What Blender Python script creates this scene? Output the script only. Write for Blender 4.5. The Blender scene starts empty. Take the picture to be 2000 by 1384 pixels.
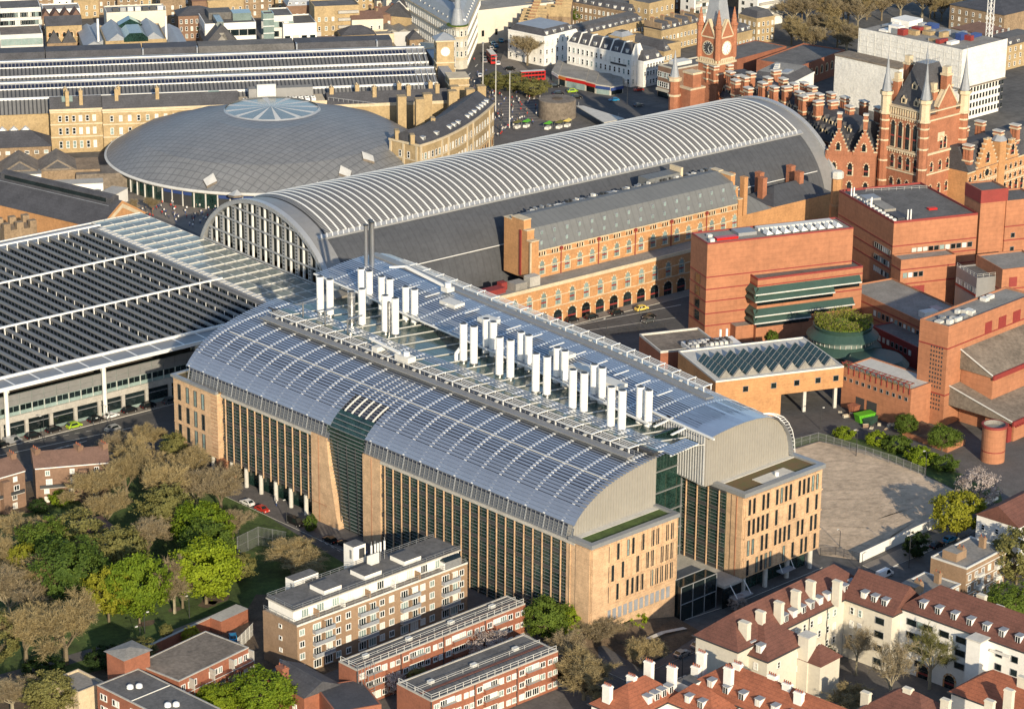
import bpy, math, random
import numpy as np
from mathutils import Matrix, Vector
random.seed(7)
SC = bpy.context.scene
COL = SC.collection
R = math.radians
CAM = dict(f=5346.448, yaw=0.8817795, pitch=0.3387597, roll=0.0084257, pos=(-444.7345, -621.5932, 267.7853))
def cam_axes():
    y, p, r = CAM['yaw'], CAM['pitch'], CAM['roll']
    f = np.array([math.cos(y)*math.cos(p), math.sin(y)*math.cos(p), -math.sin(p)])
    rt = np.array([math.sin(y), -math.cos(y), 0.0]); up = np.cross(rt, f)
    c, s = math.cos(r), math.sin(r)
    return c*rt+s*up, -s*rt+c*up, f
RT, UP, FW = cam_axes(); CO = np.array(CAM['pos'])
ZB = 0.0      # level of the ground a thing stands on (the north side lies higher)
def P(x, y, z=0.0):
    "plan position of the point z above local ground seen at photo pixel x, y (2000 x 1384)"
    z = z+ZB
    d = FW + RT*(x-1000)/CAM['f'] - UP*(y-692)/CAM['f']
    t = (z-CO[2])/d[2]; q = CO+d*t
    return float(q[0]), float(q[1])
def HZ(x, y, xy):
    "height of pixel x, y above ground point xy"
    d = FW + RT*(x-1000)/CAM['f'] - UP*(y-692)/CAM['f']
    t = ((xy[0]-CO[0])*d[0]+(xy[1]-CO[1])*d[1])/(d[0]**2+d[1]**2)
    return float(CO[2]+d[2]*t)
cd = bpy.data.cameras.new('camera'); cam = bpy.data.objects.new('camera', cd); COL.objects.link(cam)
cd.sensor_fit = 'HORIZONTAL'; cd.sensor_width = 36.0; cd.lens = 36.0*CAM['f']/2000.0
cd.clip_start = 5; cd.clip_end = 6000
m = Matrix.Identity(4)
for i in range(3):
    m[i][0], m[i][1], m[i][2], m[i][3] = RT[i], UP[i], -FW[i], CO[i]
cam.matrix_world = m
SC.camera = cam
SC.render.resolution_x, SC.render.resolution_y = 1024, 708
SUN_EL, SUN_TRAVEL = R(18.5), R(66.0)          # light travels towards azimuth 66 deg (from +x, ccw)
wd = bpy.data.worlds.new('World'); SC.world = wd; wd.use_nodes = True
nt = wd.node_tree; nt.nodes.clear()
sky = nt.nodes.new('ShaderNodeTexSky'); sky.sky_type = 'NISHITA'; sky.sun_disc = False
sky.sun_elevation = SUN_EL; sky.altitude = 200; sky.air_density = 1.0; sky.dust_density = 0.6; sky.ozone_density = 1.5
sx, sy = -math.cos(SUN_TRAVEL), -math.sin(SUN_TRAVEL)   # where the sun stands
sky.sun_rotation = math.atan2(sx, sy)
bg = nt.nodes.new('ShaderNodeBackground'); bg.inputs[1].default_value = 0.15
wo = nt.nodes.new('ShaderNodeOutputWorld')
nt.links.new(sky.outputs[0], bg.inputs[0]); nt.links.new(bg.outputs[0], wo.inputs[0])
sd = bpy.data.lights.new('sun', 'SUN'); sd.energy = 4.8; sd.angle = R(0.6); sd.color = (1.0, 0.85, 0.62)
sun = bpy.data.objects.new('sun', sd); COL.objects.link(sun)
ld = Vector((math.cos(SUN_TRAVEL)*math.cos(SUN_EL), math.sin(SUN_TRAVEL)*math.cos(SUN_EL), -math.sin(SUN_EL)))
sun.rotation_euler = ld.to_track_quat('-Z', 'Y').to_euler(); sun.location = (0, -300, 300)
SC.view_settings.view_transform = 'Standard'; SC.view_settings.look = 'None'
SC.view_settings.exposure = 0.33; SC.view_settings.gamma = 1.0
SC.cycles.max_bounces = 5; SC.cycles.diffuse_bounces = 3; SC.cycles.glossy_bounces = 3
SC.cycles.transmission_bounces = 4; SC.cycles.transparent_max_bounces = 6
MATS = {}
def mat(name, col, rough=0.8, metal=0.0, var=0.18, scale=0.25, col2=None, streak=0.0, rnd=0.0, spec=0.5, bump=0.0, bscale=3.0, alpha=1.0, stripe=None):
    """procedural surface: base colour broken by two scales of noise in world space, optional run-off streaks,
    per-object shift, stripes (period, axis, amount)"""
    if name in MATS: return MATS[name]
    mt = bpy.data.materials.new(name); mt.use_nodes = True; t = mt.node_tree; N = t.nodes; L = t.links
    b = N['Principled BSDF']; b.inputs['Roughness'].default_value = rough; b.inputs['Metallic'].default_value = metal
    b.inputs['Specular IOR Level'].default_value = spec
    if alpha < 1: b.inputs['Alpha'].default_value = alpha
    geo = N.new('ShaderNodeNewGeometry')
    def noise(s, det, stretch=None):
        n = N.new('ShaderNodeTexNoise'); n.inputs['Scale'].default_value = s; n.inputs['Detail'].default_value = det
        n.inputs['Roughness'].default_value = 0.65
        if stretch:
            mp = N.new('ShaderNodeMapping'); mp.inputs['Scale'].default_value = stretch
            L.new(geo.outputs['Position'], mp.inputs[0]); L.new(mp.outputs[0], n.inputs['Vector'])
        else: L.new(geo.outputs['Position'], n.inputs['Vector'])
        return n.outputs['Fac']
    c2 = col2 or tuple(max(0, c*(1-1.6*var)) for c in col)
    c1 = col if col2 else tuple(min(1, c*(1+0.9*var)) for c in col)
    mix = N.new('ShaderNodeMix'); mix.data_type = 'RGBA'
    mix.inputs[6].default_value = (*c1, 1); mix.inputs[7].default_value = (*c2, 1)
    ad = N.new('ShaderNodeMath'); ad.operation = 'ADD'
    L.new(noise(scale, 4), ad.inputs[0]); L.new(noise(scale*7, 3), ad.inputs[1])
    rm = N.new('ShaderNodeMapRange'); rm.inputs['From Min'].default_value = 0.72; rm.inputs['From Max'].default_value = 1.3
    L.new(ad.outputs[0], rm.inputs['Value']); fac = rm.outputs[0]
    if streak:
        s = noise(1.0, 3, (1.3, 1.3, 0.05)); r2 = N.new('ShaderNodeMapRange')
        r2.inputs['From Min'].default_value = 0.5; r2.inputs['From Max'].default_value = 0.75; r2.inputs['To Max'].default_value = streak
        L.new(s, r2.inputs['Value']); a2 = N.new('ShaderNodeMath'); a2.operation = 'ADD'; a2.use_clamp = True
        L.new(fac, a2.inputs[0]); L.new(r2.outputs[0], a2.inputs[1]); fac = a2.outputs[0]
    L.new(fac, mix.inputs[0]); out = mix.outputs[2]
    if stripe:
        per, ax, amt = stripe
        sp = N.new('ShaderNodeSeparateXYZ'); L.new(geo.outputs['Position'], sp.inputs[0])
        if ax in 'XYZ': src = sp.outputs[ax]
        else:
            src_ = N.new('ShaderNodeMath'); src_.operation = 'ADD'; L.new(sp.outputs['X'], src_.inputs[0]); L.new(sp.outputs['Y'], src_.inputs[1]); src = src_.outputs[0]
        md = N.new('ShaderNodeMath'); md.operation = 'PINGPONG'; md.inputs[1].default_value = per/2; L.new(src, md.inputs[0])
        gt = N.new('ShaderNodeMath'); gt.operation = 'LESS_THAN'; gt.inputs[1].default_value = per*0.09; L.new(md.outputs[0], gt.inputs[0])
        sc = N.new('ShaderNodeMath'); sc.operation = 'MULTIPLY'; sc.inputs[1].default_value = amt; L.new(gt.outputs[0], sc.inputs[0])
        hs = N.new('ShaderNodeMix'); hs.data_type = 'RGBA'; hs.inputs[7].default_value = (*[c*0.35 for c in col], 1)
        L.new(sc.outputs[0], hs.inputs[0]); L.new(out, hs.inputs[6]); out = hs.outputs[2]
    if rnd:
        oi = N.new('ShaderNodeObjectInfo'); hv = N.new('ShaderNodeHueSaturation')
        r3 = N.new('ShaderNodeMapRange'); r3.inputs['To Min'].default_value = 1-rnd; r3.inputs['To Max'].default_value = 1+rnd
        L.new(oi.outputs['Random'], r3.inputs['Value']); L.new(r3.outputs[0], hv.inputs['Value']); L.new(out, hv.inputs['Color']); out = hv.outputs[0]
    L.new(out, b.inputs['Base Color'])
    if bump:
        bp = N.new('ShaderNodeBump'); bp.inputs['Strength'].default_value = bump; bp.inputs['Distance'].default_value = 0.3
        L.new(noise(bscale, 4), bp.inputs['Height']); L.new(bp.outputs[0], b.inputs['Normal'])
    MATS[name] = mt
    return mt
def leafmat(name, c1, c2, trans=0.25):
    mt = bpy.data.materials.new(name); mt.use_nodes = True; t = mt.node_tree; N = t.nodes; L = t.links
    b = N['Principled BSDF']; b.inputs['Roughness'].default_value = 0.7; b.inputs['Specular IOR Level'].default_value = 0.2
    geo = N.new('ShaderNodeNewGeometry'); oi = N.new('ShaderNodeObjectInfo')
    n = N.new('ShaderNodeTexNoise'); n.inputs['Scale'].default_value = 0.55; n.inputs['Detail'].default_value = 3
    L.new(geo.outputs['Position'], n.inputs['Vector'])
    ad = N.new('ShaderNodeMath'); ad.operation = 'ADD'; L.new(n.outputs['Fac'], ad.inputs[0])
    mu = N.new('ShaderNodeMath'); mu.operation = 'MULTIPLY'; mu.inputs[1].default_value = 0.5; L.new(oi.outputs['Random'], mu.inputs[0]); L.new(mu.outputs[0], ad.inputs[1])
    rm = N.new('ShaderNodeMapRange'); rm.inputs['From Min'].default_value = 0.35; rm.inputs['From Max'].default_value = 1.1; L.new(ad.outputs[0], rm.inputs['Value'])
    mix = N.new('ShaderNodeMix'); mix.data_type = 'RGBA'; mix.inputs[6].default_value = (*c1, 1); mix.inputs[7].default_value = (*c2, 1)
    L.new(rm.outputs[0], mix.inputs[0]); L.new(mix.outputs[2], b.inputs['Base Color'])
    tr = N.new('ShaderNodeBsdfTranslucent'); L.new(mix.outputs[2], tr.inputs[0])
    ms = N.new('ShaderNodeMixShader'); ms.inputs[0].default_value = trans
    L.new(b.outputs[0], ms.inputs[1]); L.new(tr.outputs[0], ms.inputs[2]); L.new(ms.outputs[0], N['Material Output'].inputs[0])
    MATS[name] = mt
    return mt
def M(n): return MATS[n]
mat('terracotta', (0.56, 0.375, 0.225), 0.8, var=0.22, scale=0.5, streak=0.15, stripe=(1.1, 'Z', 0.12))
mat('terracotta_red', (0.36, 0.165, 0.09), 0.85, var=0.15)
mat('library_brick', (0.385, 0.165, 0.085), 0.85, var=0.14, scale=0.1, streak=0.3, stripe=(1.5, 'Z', 0.13))
mat('orange_brick', (0.48, 0.25, 0.108), 0.85, var=0.16, scale=0.2, streak=0.25, stripe=(0.9, 'Z', 0.1))
mat('gothic_brick', (0.35, 0.14, 0.075), 0.85, var=0.2, scale=0.3, streak=0.2)
mat('yellow_brick', (0.40, 0.295, 0.16), 0.88, var=0.2, scale=0.2, streak=0.2)
mat('stock_brick', (0.28, 0.20, 0.125), 0.9, var=0.25, scale=0.2, streak=0.25)
mat('brown_brick', (0.22, 0.135, 0.09), 0.9, var=0.16, scale=0.25, streak=0.1)
mat('tan_brick', (0.30, 0.20, 0.125), 0.9, var=0.14, scale=0.25, streak=0.12)
mat('red_brick', (0.28, 0.105, 0.06), 0.88, var=0.16, scale=0.25, streak=0.1)
mat('stone', (0.58, 0.48, 0.33), 0.85, var=0.15, scale=0.4, streak=0.15)
mat('pale_stone', (0.50, 0.47, 0.39), 0.85, var=0.12, scale=0.3, streak=0.15)
mat('cream_render', (0.62, 0.575, 0.48), 0.85, var=0.07, scale=0.2, streak=0.12)
mat('white_render', (0.78, 0.76, 0.71), 0.8, var=0.06, scale=0.2, streak=0.1)
mat('white_paint', (0.78, 0.78, 0.76), 0.5, var=0.06, scale=0.3, streak=0.08)
mat('off_white', (0.62, 0.61, 0.57), 0.7, var=0.08)
mat('concrete', (0.42, 0.40, 0.36), 0.9, var=0.15, scale=0.3, streak=0.15)
mat('pale_concrete', (0.55, 0.53, 0.48), 0.9, var=0.12, scale=0.3)
mat('slate', (0.07, 0.07, 0.078), 0.75, var=0.25, scale=0.25, stripe=(0.7, 'Z', 0.2))
mat('shed_slate', (0.072, 0.076, 0.085), 0.7, var=0.14, scale=0.12, streak=0.3, stripe=(2.6, 'X', 0.22))
mat('mansard_grey', (0.15, 0.155, 0.155), 0.65, var=0.08, scale=0.1, stripe=(2.5, 'X', 0.2))
mat('lead', (0.28, 0.30, 0.33), 0.5, var=0.12, scale=0.3)
mat('felt', (0.13, 0.125, 0.12), 0.92, var=0.25, scale=0.18)
mat('felt_pale', (0.26, 0.245, 0.22), 0.92, var=0.2, scale=0.2)
mat('felt_brown', (0.20, 0.165, 0.13), 0.92, var=0.3, scale=0.15)
mat('red_tile', (0.30, 0.10, 0.052), 0.85, var=0.22, scale=0.35, bump=0.3, bscale=4, stripe=(0.55, 'Z', 0.3))
mat('dark_tile', (0.15, 0.062, 0.045), 0.85, var=0.22, scale=0.35, bump=0.3, bscale=4, stripe=(0.55, 'Z', 0.3))
mat('brown_tile', (0.17, 0.10, 0.075), 0.85, var=0.2, scale=0.4, bump=0.3, bscale=4)
mat('louvre_metal', (0.42, 0.455, 0.515), 0.34, metal=0.68, var=0.05, scale=0.08)
mat('louvre_grey', (0.25, 0.25, 0.25), 0.5, metal=0.2, var=0.08, scale=0.1)
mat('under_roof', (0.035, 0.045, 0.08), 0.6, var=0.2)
mat('ribbed_metal', (0.34, 0.32, 0.285), 0.5, metal=0.2, var=0.05, scale=0.1)
mat('ribbed_white', (0.48, 0.49, 0.50), 0.45, metal=0.2, var=0.05, scale=0.1)
mat('blade', (0.15, 0.15, 0.15), 0.6, var=0.1, scale=0.1)
mat('sand_track', (0.50, 0.385, 0.27), 0.97, var=0.25, scale=0.3)
mat('skirt', (0.17, 0.185, 0.215), 0.45, metal=0.4, var=0.06)
mat('white_metal', (0.74, 0.74, 0.72), 0.45, var=0.04)
mat('grey_metal', (0.32, 0.33, 0.34), 0.5, metal=0.4, var=0.08)
mat('steel', (0.55, 0.55, 0.55), 0.3, metal=0.9, var=0.05)
mat('silver', (0.42, 0.43, 0.44), 0.42, metal=0.35, var=0.08, scale=0.3)
mat('dark_metal', (0.045, 0.047, 0.05), 0.5, var=0.1)
mat('glass_dark', (0.012, 0.02, 0.022), 0.08, var=0.3, rnd=0.4, spec=0.8)
mat('glass_green', (0.018, 0.045, 0.038), 0.07, var=0.5, scale=0.3, spec=0.9)
mat('glass_pale', (0.22, 0.29, 0.275), 0.15, var=0.15, rnd=0.25)
mat('blind', (0.62, 0.60, 0.54), 0.6, var=0.05, rnd=0.15)
mat('roof_glass', (0.025, 0.055, 0.048), 0.15, var=0.3, scale=0.15, spec=0.35)
mat('deck_glass', (0.20, 0.235, 0.225), 0.25, var=0.15, rnd=0.12, spec=0.6, stripe=(0.62, 'Y', 0.55))
mat('pv_blue', (0.015, 0.02, 0.05), 0.25, var=0.1, spec=0.4)
mat('bl_red', (0.24, 0.035, 0.03), 0.6, var=0.1)
mat('bl_green', (0.035, 0.075, 0.06), 0.5, var=0.12)
mat('bus_red', (0.45, 0.02, 0.018), 0.3, var=0.05)
mat('shop_blue', (0.03, 0.06, 0.2), 0.5, var=0.1)
mat('shop_orange', (0.5, 0.16, 0.03), 0.5, var=0.1)
mat('skip_green', (0.10, 0.38, 0.02), 0.5, var=0.08)
mat('yellow_paint', (0.62, 0.45, 0.04), 0.5, var=0.06)
mat('car_black', (0.012, 0.012, 0.014), 0.2, var=0.05)
mat('car_silver', (0.45, 0.46, 0.47), 0.3, metal=0.5, var=0.03)
mat('car_white', (0.75, 0.75, 0.74), 0.3, var=0.03)
mat('car_red', (0.45, 0.03, 0.02), 0.3, var=0.03)
mat('car_blue', (0.02, 0.22, 0.42), 0.3, var=0.03)
mat('car_grey', (0.10, 0.11, 0.12), 0.3, metal=0.3, var=0.03)
mat('cab_yellow', (0.68, 0.52, 0.12), 0.3, var=0.03)
mat('cab_green', (0.30, 0.45, 0.03), 0.3, var=0.03)
mat('tyre', (0.012, 0.012, 0.012), 0.9, var=0.1)
mat('skin', (0.45, 0.27, 0.18), 0.7, var=0.05)
mat('line_paint', (0.62, 0.60, 0.54), 0.8, var=0.15, scale=0.8)
mat('asphalt', (0.085, 0.083, 0.083), 0.92, var=0.2, scale=0.12)
mat('city_ground', (0.11, 0.105, 0.10), 0.95, var=0.3, scale=0.05)
mat('paving', (0.21, 0.185, 0.16), 0.92, var=0.15, scale=0.25)
mat('paving_dark', (0.12, 0.11, 0.105), 0.92, var=0.2, scale=0.25)
mat('sand_yard', (0.56, 0.43, 0.30), 0.97, var=0.26, scale=0.07, bump=0.6, bscale=1.2)
mat('lawn', (0.065, 0.105, 0.022), 0.95, var=0.35, scale=0.12, bump=0.4, bscale=5)
mat('sedum', (0.10, 0.105, 0.035), 0.97, col2=(0.16, 0.085, 0.045), scale=0.35, bump=0.6, bscale=4)
mat('soil', (0.12, 0.085, 0.055), 0.97, var=0.3, scale=0.4, bump=0.5, bscale=4)
mat('bark', (0.17, 0.135, 0.085), 0.9, var=0.25, scale=1.0)
mat('bark_pale', (0.30, 0.26, 0.18), 0.9, var=0.25, scale=1.0)
leafmat('leaf_bright', (0.29, 0.36, 0.022), (0.13, 0.2, 0.018), 0.35)
leafmat('leaf_mid', (0.15, 0.21, 0.03), (0.065, 0.11, 0.02), 0.3)
leafmat('leaf_dark', (0.035, 0.065, 0.014), (0.018, 0.035, 0.010), 0.2)
leafmat('leaf_yellow', (0.33, 0.32, 0.03), (0.19, 0.21, 0.025), 0.35)
leafmat('leaf_olive', (0.24, 0.225, 0.075), (0.15, 0.15, 0.05), 0.3)
leafmat('twig_brown', (0.40, 0.315, 0.16), (0.25, 0.2, 0.105), 0.2)
leafmat('twig_grey', (0.36, 0.29, 0.175), (0.23, 0.185, 0.115), 0.2)
leafmat('blossom', (0.62, 0.54, 0.50), (0.36, 0.30, 0.27), 0.3)
class Fr:
    "plan frame: a along angle deg, b to its left"
    def __init__(s, o, deg):
        s.o = (o[0], o[1]); s.deg = deg; c, n = math.cos(R(deg)), math.sin(R(deg)); s.c, s.n = c, n
    def __call__(s, a, b): return (s.o[0]+a*s.c-b*s.n, s.o[1]+a*s.n+b*s.c)
    def inv(s, x, y):
        x -= s.o[0]; y -= s.o[1]; return (x*s.c+y*s.n, -x*s.n+y*s.c)
WORLD = Fr((0, 0), 0)
class MB:
    def __init__(s, fr=WORLD, raw=False): s.v = []; s.f = []; s.mi = []; s.fr = fr; s.mats = []; s.zb = 0.0 if raw else ZB
    def m(s, name):
        if name not in s.mats: s.mats.append(name)
        return s.mats.index(name)
    def pt(s, a, b, z):
        x, y = s.fr(a, b); s.v.append((x, y, z+s.zb)); return len(s.v)-1
    def face(s, ids, mt): s.f.append(ids); s.mi.append(s.m(mt))
    def poly(s, pts, mt): s.face([s.pt(*p) for p in pts], mt)
    def box(s, a0, a1, b0, b1, z0, z1, mt, top=None, skip=''):
        k = [s.pt(a, b, z) for z in (z0, z1) for a, b in ((a0, b0), (a1, b0), (a1, b1), (a0, b1))]
        for nm, q in (('d', (3, 2, 1, 0)), ('u', (4, 5, 6, 7)), ('w', (0, 1, 5, 4)), ('s', (1, 2, 6, 5)), ('e', (2, 3, 7, 6)), ('n', (3, 0, 4, 7))):
            if nm in skip: continue
            s.face([k[i] for i in q], top if (nm == 'u' and top) else mt)
    def prism(s, pl, z0, z1, mt, top=None, bottom=False):
        "vertical prism over plan polygon (any winding); z0/z1 may be lists"
        ar = sum(pl[i][0]*pl[(i+1) % len(pl)][1]-pl[(i+1) % len(pl)][0]*pl[i][1] for i in range(len(pl)))
        if ar < 0: pl = pl[::-1]
        n = len(pl); lo = [s.pt(p[0], p[1], z0) for p in pl]; hi = [s.pt(p[0], p[1], z1) for p in pl]
        for i in range(n): j = (i+1) % n; s.face([lo[i], lo[j], hi[j], hi[i]], mt)
        s.face(hi, top or mt)
        if bottom: s.face(lo[::-1], mt)
    def extr(s, prof, ax, c0, c1, mt, cap=True, capm=None):
        "profile [(u, z)] extruded: ax 'a' -> profile lies in b-z and runs along a from c0 to c1; 'b' -> profile in a-z, runs along b"
        n = len(prof)
        if ax == 'a': A = [s.pt(c0, u, z) for u, z in prof]; B = [s.pt(c1, u, z) for u, z in prof]
        else: A = [s.pt(u, c0, z) for u, z in prof]; B = [s.pt(u, c1, z) for u, z in prof]
        for i in range(n): j = (i+1) % n; s.face([A[i], A[j], B[j], B[i]], mt)
        if cap: s.face(A[::-1], capm or mt); s.face(B, capm or mt)
    def beam(s, p, q, w, h, mt):
        "bar from p to q (a,b,z), w wide, h high"
        p = np.array(p, float); q = np.array(q, float); d = q-p; L = np.linalg.norm(d)
        if L < 1e-6: return
        d /= L; up = np.array([0, 0, 1.0]) if abs(d[2]) < 0.95 else np.array([1.0, 0, 0])
        r = np.cross(d, up); r /= np.linalg.norm(r); u = np.cross(r, d)
        k = [s.pt(*(o+r*x*w/2+u*y*h/2)) for o in (p, q) for x, y in ((-1, -1), (1, -1), (1, 1), (-1, 1))]
        for qd in ((0, 1, 2, 3), (7, 6, 5, 4), (0, 4, 5, 1), (1, 5, 6, 2), (2, 6, 7, 3), (3, 7, 4, 0)): s.face([k[i] for i in qd], mt)
    def tube(s, p, q, r0, r1, mt, n=8, cap=True):
        p = np.array(p, float); q = np.array(q, float); d = q-p; L = np.linalg.norm(d)
        if L < 1e-6: return
        d /= L; up = np.array([0, 0, 1.0]) if abs(d[2]) < 0.95 else np.array([1.0, 0, 0])
        r = np.cross(d, up); r /= np.linalg.norm(r); u = np.cross(r, d)
        A = [s.pt(*(p+(r*math.cos(t)+u*math.sin(t))*r0)) for t in [2*math.pi*i/n for i in range(n)]]
        if r1 < 1e-4:
            k = s.pt(*q)
            for i in range(n): s.face([A[(i+1) % n], A[i], k], mt)
        else:
            B = [s.pt(*(q+(r*math.cos(t)+u*math.sin(t))*r1)) for t in [2*math.pi*i/n for i in range(n)]]
            for i in range(n): j = (i+1) % n; s.face([A[j], A[i], B[i], B[j]], mt)
            if cap: s.face(B, mt)
        if cap: s.face(A[::-1], mt)
    def lathe(s, c, prof, mt, n=24, a0=0, a1=2*math.pi, mfun=None):
        full = abs(a1-a0-2*math.pi) < 1e-6; cnt = n if full else n+1
        rings = []
        for r, z in prof:
            if r < 1e-4: rings.append([s.pt(c[0], c[1], z)]*cnt)
            else: rings.append([s.pt(c[0]+r*math.cos(a0+(a1-a0)*i/n), c[1]+r*math.sin(a0+(a1-a0)*i/n), z) for i in range(cnt)])
        for k in range(len(prof)-1):
            for i in range(n):
                j = (i+1) % n if full else i+1
                q = [rings[k][i], rings[k][j], rings[k+1][j], rings[k+1][i]]
                q2 = []
                for x in q:
                    if x not in q2: q2.append(x)
                if len(q2) > 2: s.face(q2, mfun(k, i) if mfun else mt)
    def mesh(s, name, o=(0, 0, 0)):
        me = bpy.data.meshes.new(name)
        v = [(x-o[0], y-o[1], z-o[2]) for x, y, z in s.v]
        me.from_pydata(v, [], s.f)
        for n in s.mats: me.materials.append(MATS[n])
        if len(s.mats) > 1: me.polygons.foreach_set('material_index', s.mi)
        me.update(); return me
    def build(s, name, parent=None, kind=None, smooth=False, label=None):
        o = ORG.get(parent.name, (0, 0, 0)) if parent else (0, 0, 0)
        me = s.mesh(name, o)
        if smooth: me.polygons.foreach_set('use_smooth', [True]*len(me.polygons))
        ob = bpy.data.objects.new(name, me); COL.objects.link(ob)
        if parent: ob.parent = parent
        ORG[ob.name] = o
        if kind: ob['kind'] = kind
        if label: ob['label'] = label
        return ob
ORG = {}
def thing(name, label, cat, o, group=None, z=0.0):
    e = bpy.data.objects.new(name, None); COL.objects.link(e); z += ZB; e.location = (o[0], o[1], z); e.empty_display_size = 1
    ORG[e.name] = (o[0], o[1], z); e['label'] = label; e['category'] = cat
    if group: e['group'] = group
    return e
def tag(o, label, cat, group=None):
    o['label'] = label; o['category'] = cat
    if group: o['group'] = group
    return o
def put(name, me, parent, x, y, z, rz=0.0, sc=None):
    "place shared mesh me at world x,y,z under parent"
    ob = bpy.data.objects.new(name, me); COL.objects.link(ob)
    o = ORG.get(parent.name, (0, 0, 0)) if parent else (0, 0, 0)
    ob.location = (x-o[0], y-o[1], z+ZB-o[2]); ob.rotation_euler = (0, 0, rz)
    if sc: ob.scale = sc
    if parent: ob.parent = parent
    ORG[ob.name] = o
    return ob
def structure(ob): ob['kind'] = 'structure'; return ob
WCACHE = {}
def win_mesh(kind, w, h, g=0):
    key = (kind, round(w, 2), round(h, 2), g)
    if key in WCACHE: return WCACHE[key]
    b = MB(raw=True); gl = ['glass_dark', 'glass_pale', 'blind'][g]; hw = w/2
    if kind == 'sash' or kind == 'sash_dark' or kind == 'casement':
        fm = 'dark_metal' if kind == 'sash_dark' else 'white_paint'; t = 0.13 if w > 1.0 else 0.1
        b.box(-hw+t, hw-t, -0.06, 0.02, t, h-t, gl)
        b.box(-hw, -hw+t, -0.14, 0.02, 0, h, fm); b.box(hw-t, hw, -0.14, 0.02, 0, h, fm)
        b.box(-hw+t, hw-t, -0.14, 0.02, 0, t, fm); b.box(-hw+t, hw-t, -0.14, 0.02, h-t, h, fm)
        if kind == 'casement':
            n = max(1, int(round(w/0.75)))
            for i in range(1, n): x = -hw+w*i/n; b.box(x-0.05, x+0.05, -0.12, -0.05, t, h-t, fm)
        else: b.box(-hw+t, hw-t, -0.12, -0.05, h*0.5-0.05, h*0.5+0.05, fm)
        b.box(-hw-0.08, hw+0.08, -0.22, 0.02, -0.12, -0.003, 'pale_stone' if fm == 'white_paint' else 'concrete')
    elif kind == 'slot':
        b.box(-hw+0.08, hw-0.08, -0.03, 0.02, 0.06, h-0.06, gl)
        b.box(-hw, -hw+0.08, -0.16, 0.02, 0, h, 'dark_metal'); b.box(hw-0.08, hw, -0.16, 0.02, 0, h, 'dark_metal')
        b.box(-hw+0.08, hw-0.08, -0.10, 0.02, 0, 0.06, 'dark_metal'); b.box(-hw+0.08, hw-0.08, -0.10, 0.02, h-0.06, h, 'dark_metal')
        b.box(-hw+0.08, hw-0.08, -0.07, -0.02, h*0.33, h*0.33+0.08, 'dark_metal')
    elif kind == 'pane':
        b.box(-hw, hw, -0.05, 0.02, 0, h, gl)
        b.box(-hw-0.08, -hw, -0.12, 0.02, -0.08, h+0.08, 'grey_metal'); b.box(hw, hw+0.08, -0.12, 0.02, -0.08, h+0.08, 'grey_metal')
        b.box(-hw, hw, -0.12, 0.02, -0.08, 0, 'grey_metal'); b.box(-hw, hw, -0.12, 0.02, h, h+0.08, 'grey_metal')
    elif kind in ('arch', 'arch_dark', 'arch_round'):
        n = 5; spring = h-w*(0.9 if kind != 'arch_round' else 0.5); g2 = 'glass_pale' if kind == 'arch' else 'glass_dark'
        if g: g2 = 'glass_dark'
        def ring(e, y):
            pts = [(-hw-e, y, 0), (hw+e, y, 0)]
            for i in range(n+1):
                t = i/n
                if kind == 'arch_round': x = math.cos(t*math.pi/2)*(hw+e); z = spring+math.sin(t*math.pi/2)*(hw+e)
                else: x = (hw+e)*(1-t**1.7); z = spring+(h-spring+e*1.1)*(math.sin(t*math.pi/2))
                pts.append((x, y, z))
            lft = [(-x, yy, z) for x, yy, z in pts[2:-1]][::-1]
            return pts+lft
        o1 = ring(0.45, -0.10); i1 = ring(0.0, -0.10); i0 = ring(0.0, -0.03)
        A = [b.pt(*p) for p in o1]; B = [b.pt(*p) for p in i1]; C = [b.pt(*p) for p in i0]; O2 = [b.pt(p[0], 0.02, p[2]) for p in o1]
        k = len(A)
        for i in range(1, k):
            j = (i+1) % k
            mt_ = ('stone' if i % 2 else 'orange_brick') if kind != 'arch_dark' else ('stone' if i % 2 else 'gothic_brick')
            b.face([A[i], A[j], B[j], B[i]], mt_); b.face([O2[i], O2[j], A[j], A[i]], mt_); b.face([B[i], B[j], C[j], C[i]], 'dark_metal')
        b.face([C[i] for i in range(k)], g2)
        if h > 3:
            b.box(-0.06, 0.06, -0.07, -0.031, 0.05, spring, 'dark_metal'); b.box(-hw, hw, -0.075, -0.032, spring*0.48, spring*0.48+0.5, 'bl_red')
            b.box(-hw, hw, -0.072, -0.0335, spring-0.05, spring+0.05, 'dark_metal')
        else: b.box(-hw, hw, -0.07, -0.031, spring-0.05, spring+0.05, 'dark_metal')
        b.box(-hw-0.45, hw+0.45, -0.2, 0.02, -0.2, -0.004, 'stone')
    elif kind == 'dormer':
        d = 1.6; b.box(-hw, hw, -0.1, d, 0, h, 'white_paint', top='lead'); b.box(-hw+0.18, hw-0.18, -0.16, -0.1, 0.2, h-0.2, gl)
        b.box(-0.05, 0.05, -0.2, -0.16, 0.2, h-0.2, 'white_paint'); b.box(-hw-0.15, hw+0.15, -0.25, d, h, h+0.14, 'lead')
    elif kind == 'grey_dormer':
        b.extr([(0, 0), (0, h), (1.6, h*0.9)], 'a', -hw, hw, 'lead'); b.box(-hw+0.15, hw-0.15, -0.05, 0.0, 0.15, h-0.15, 'glass_pale')
    me = b.mesh('window'); WCACHE[key] = me
    return me
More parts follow.
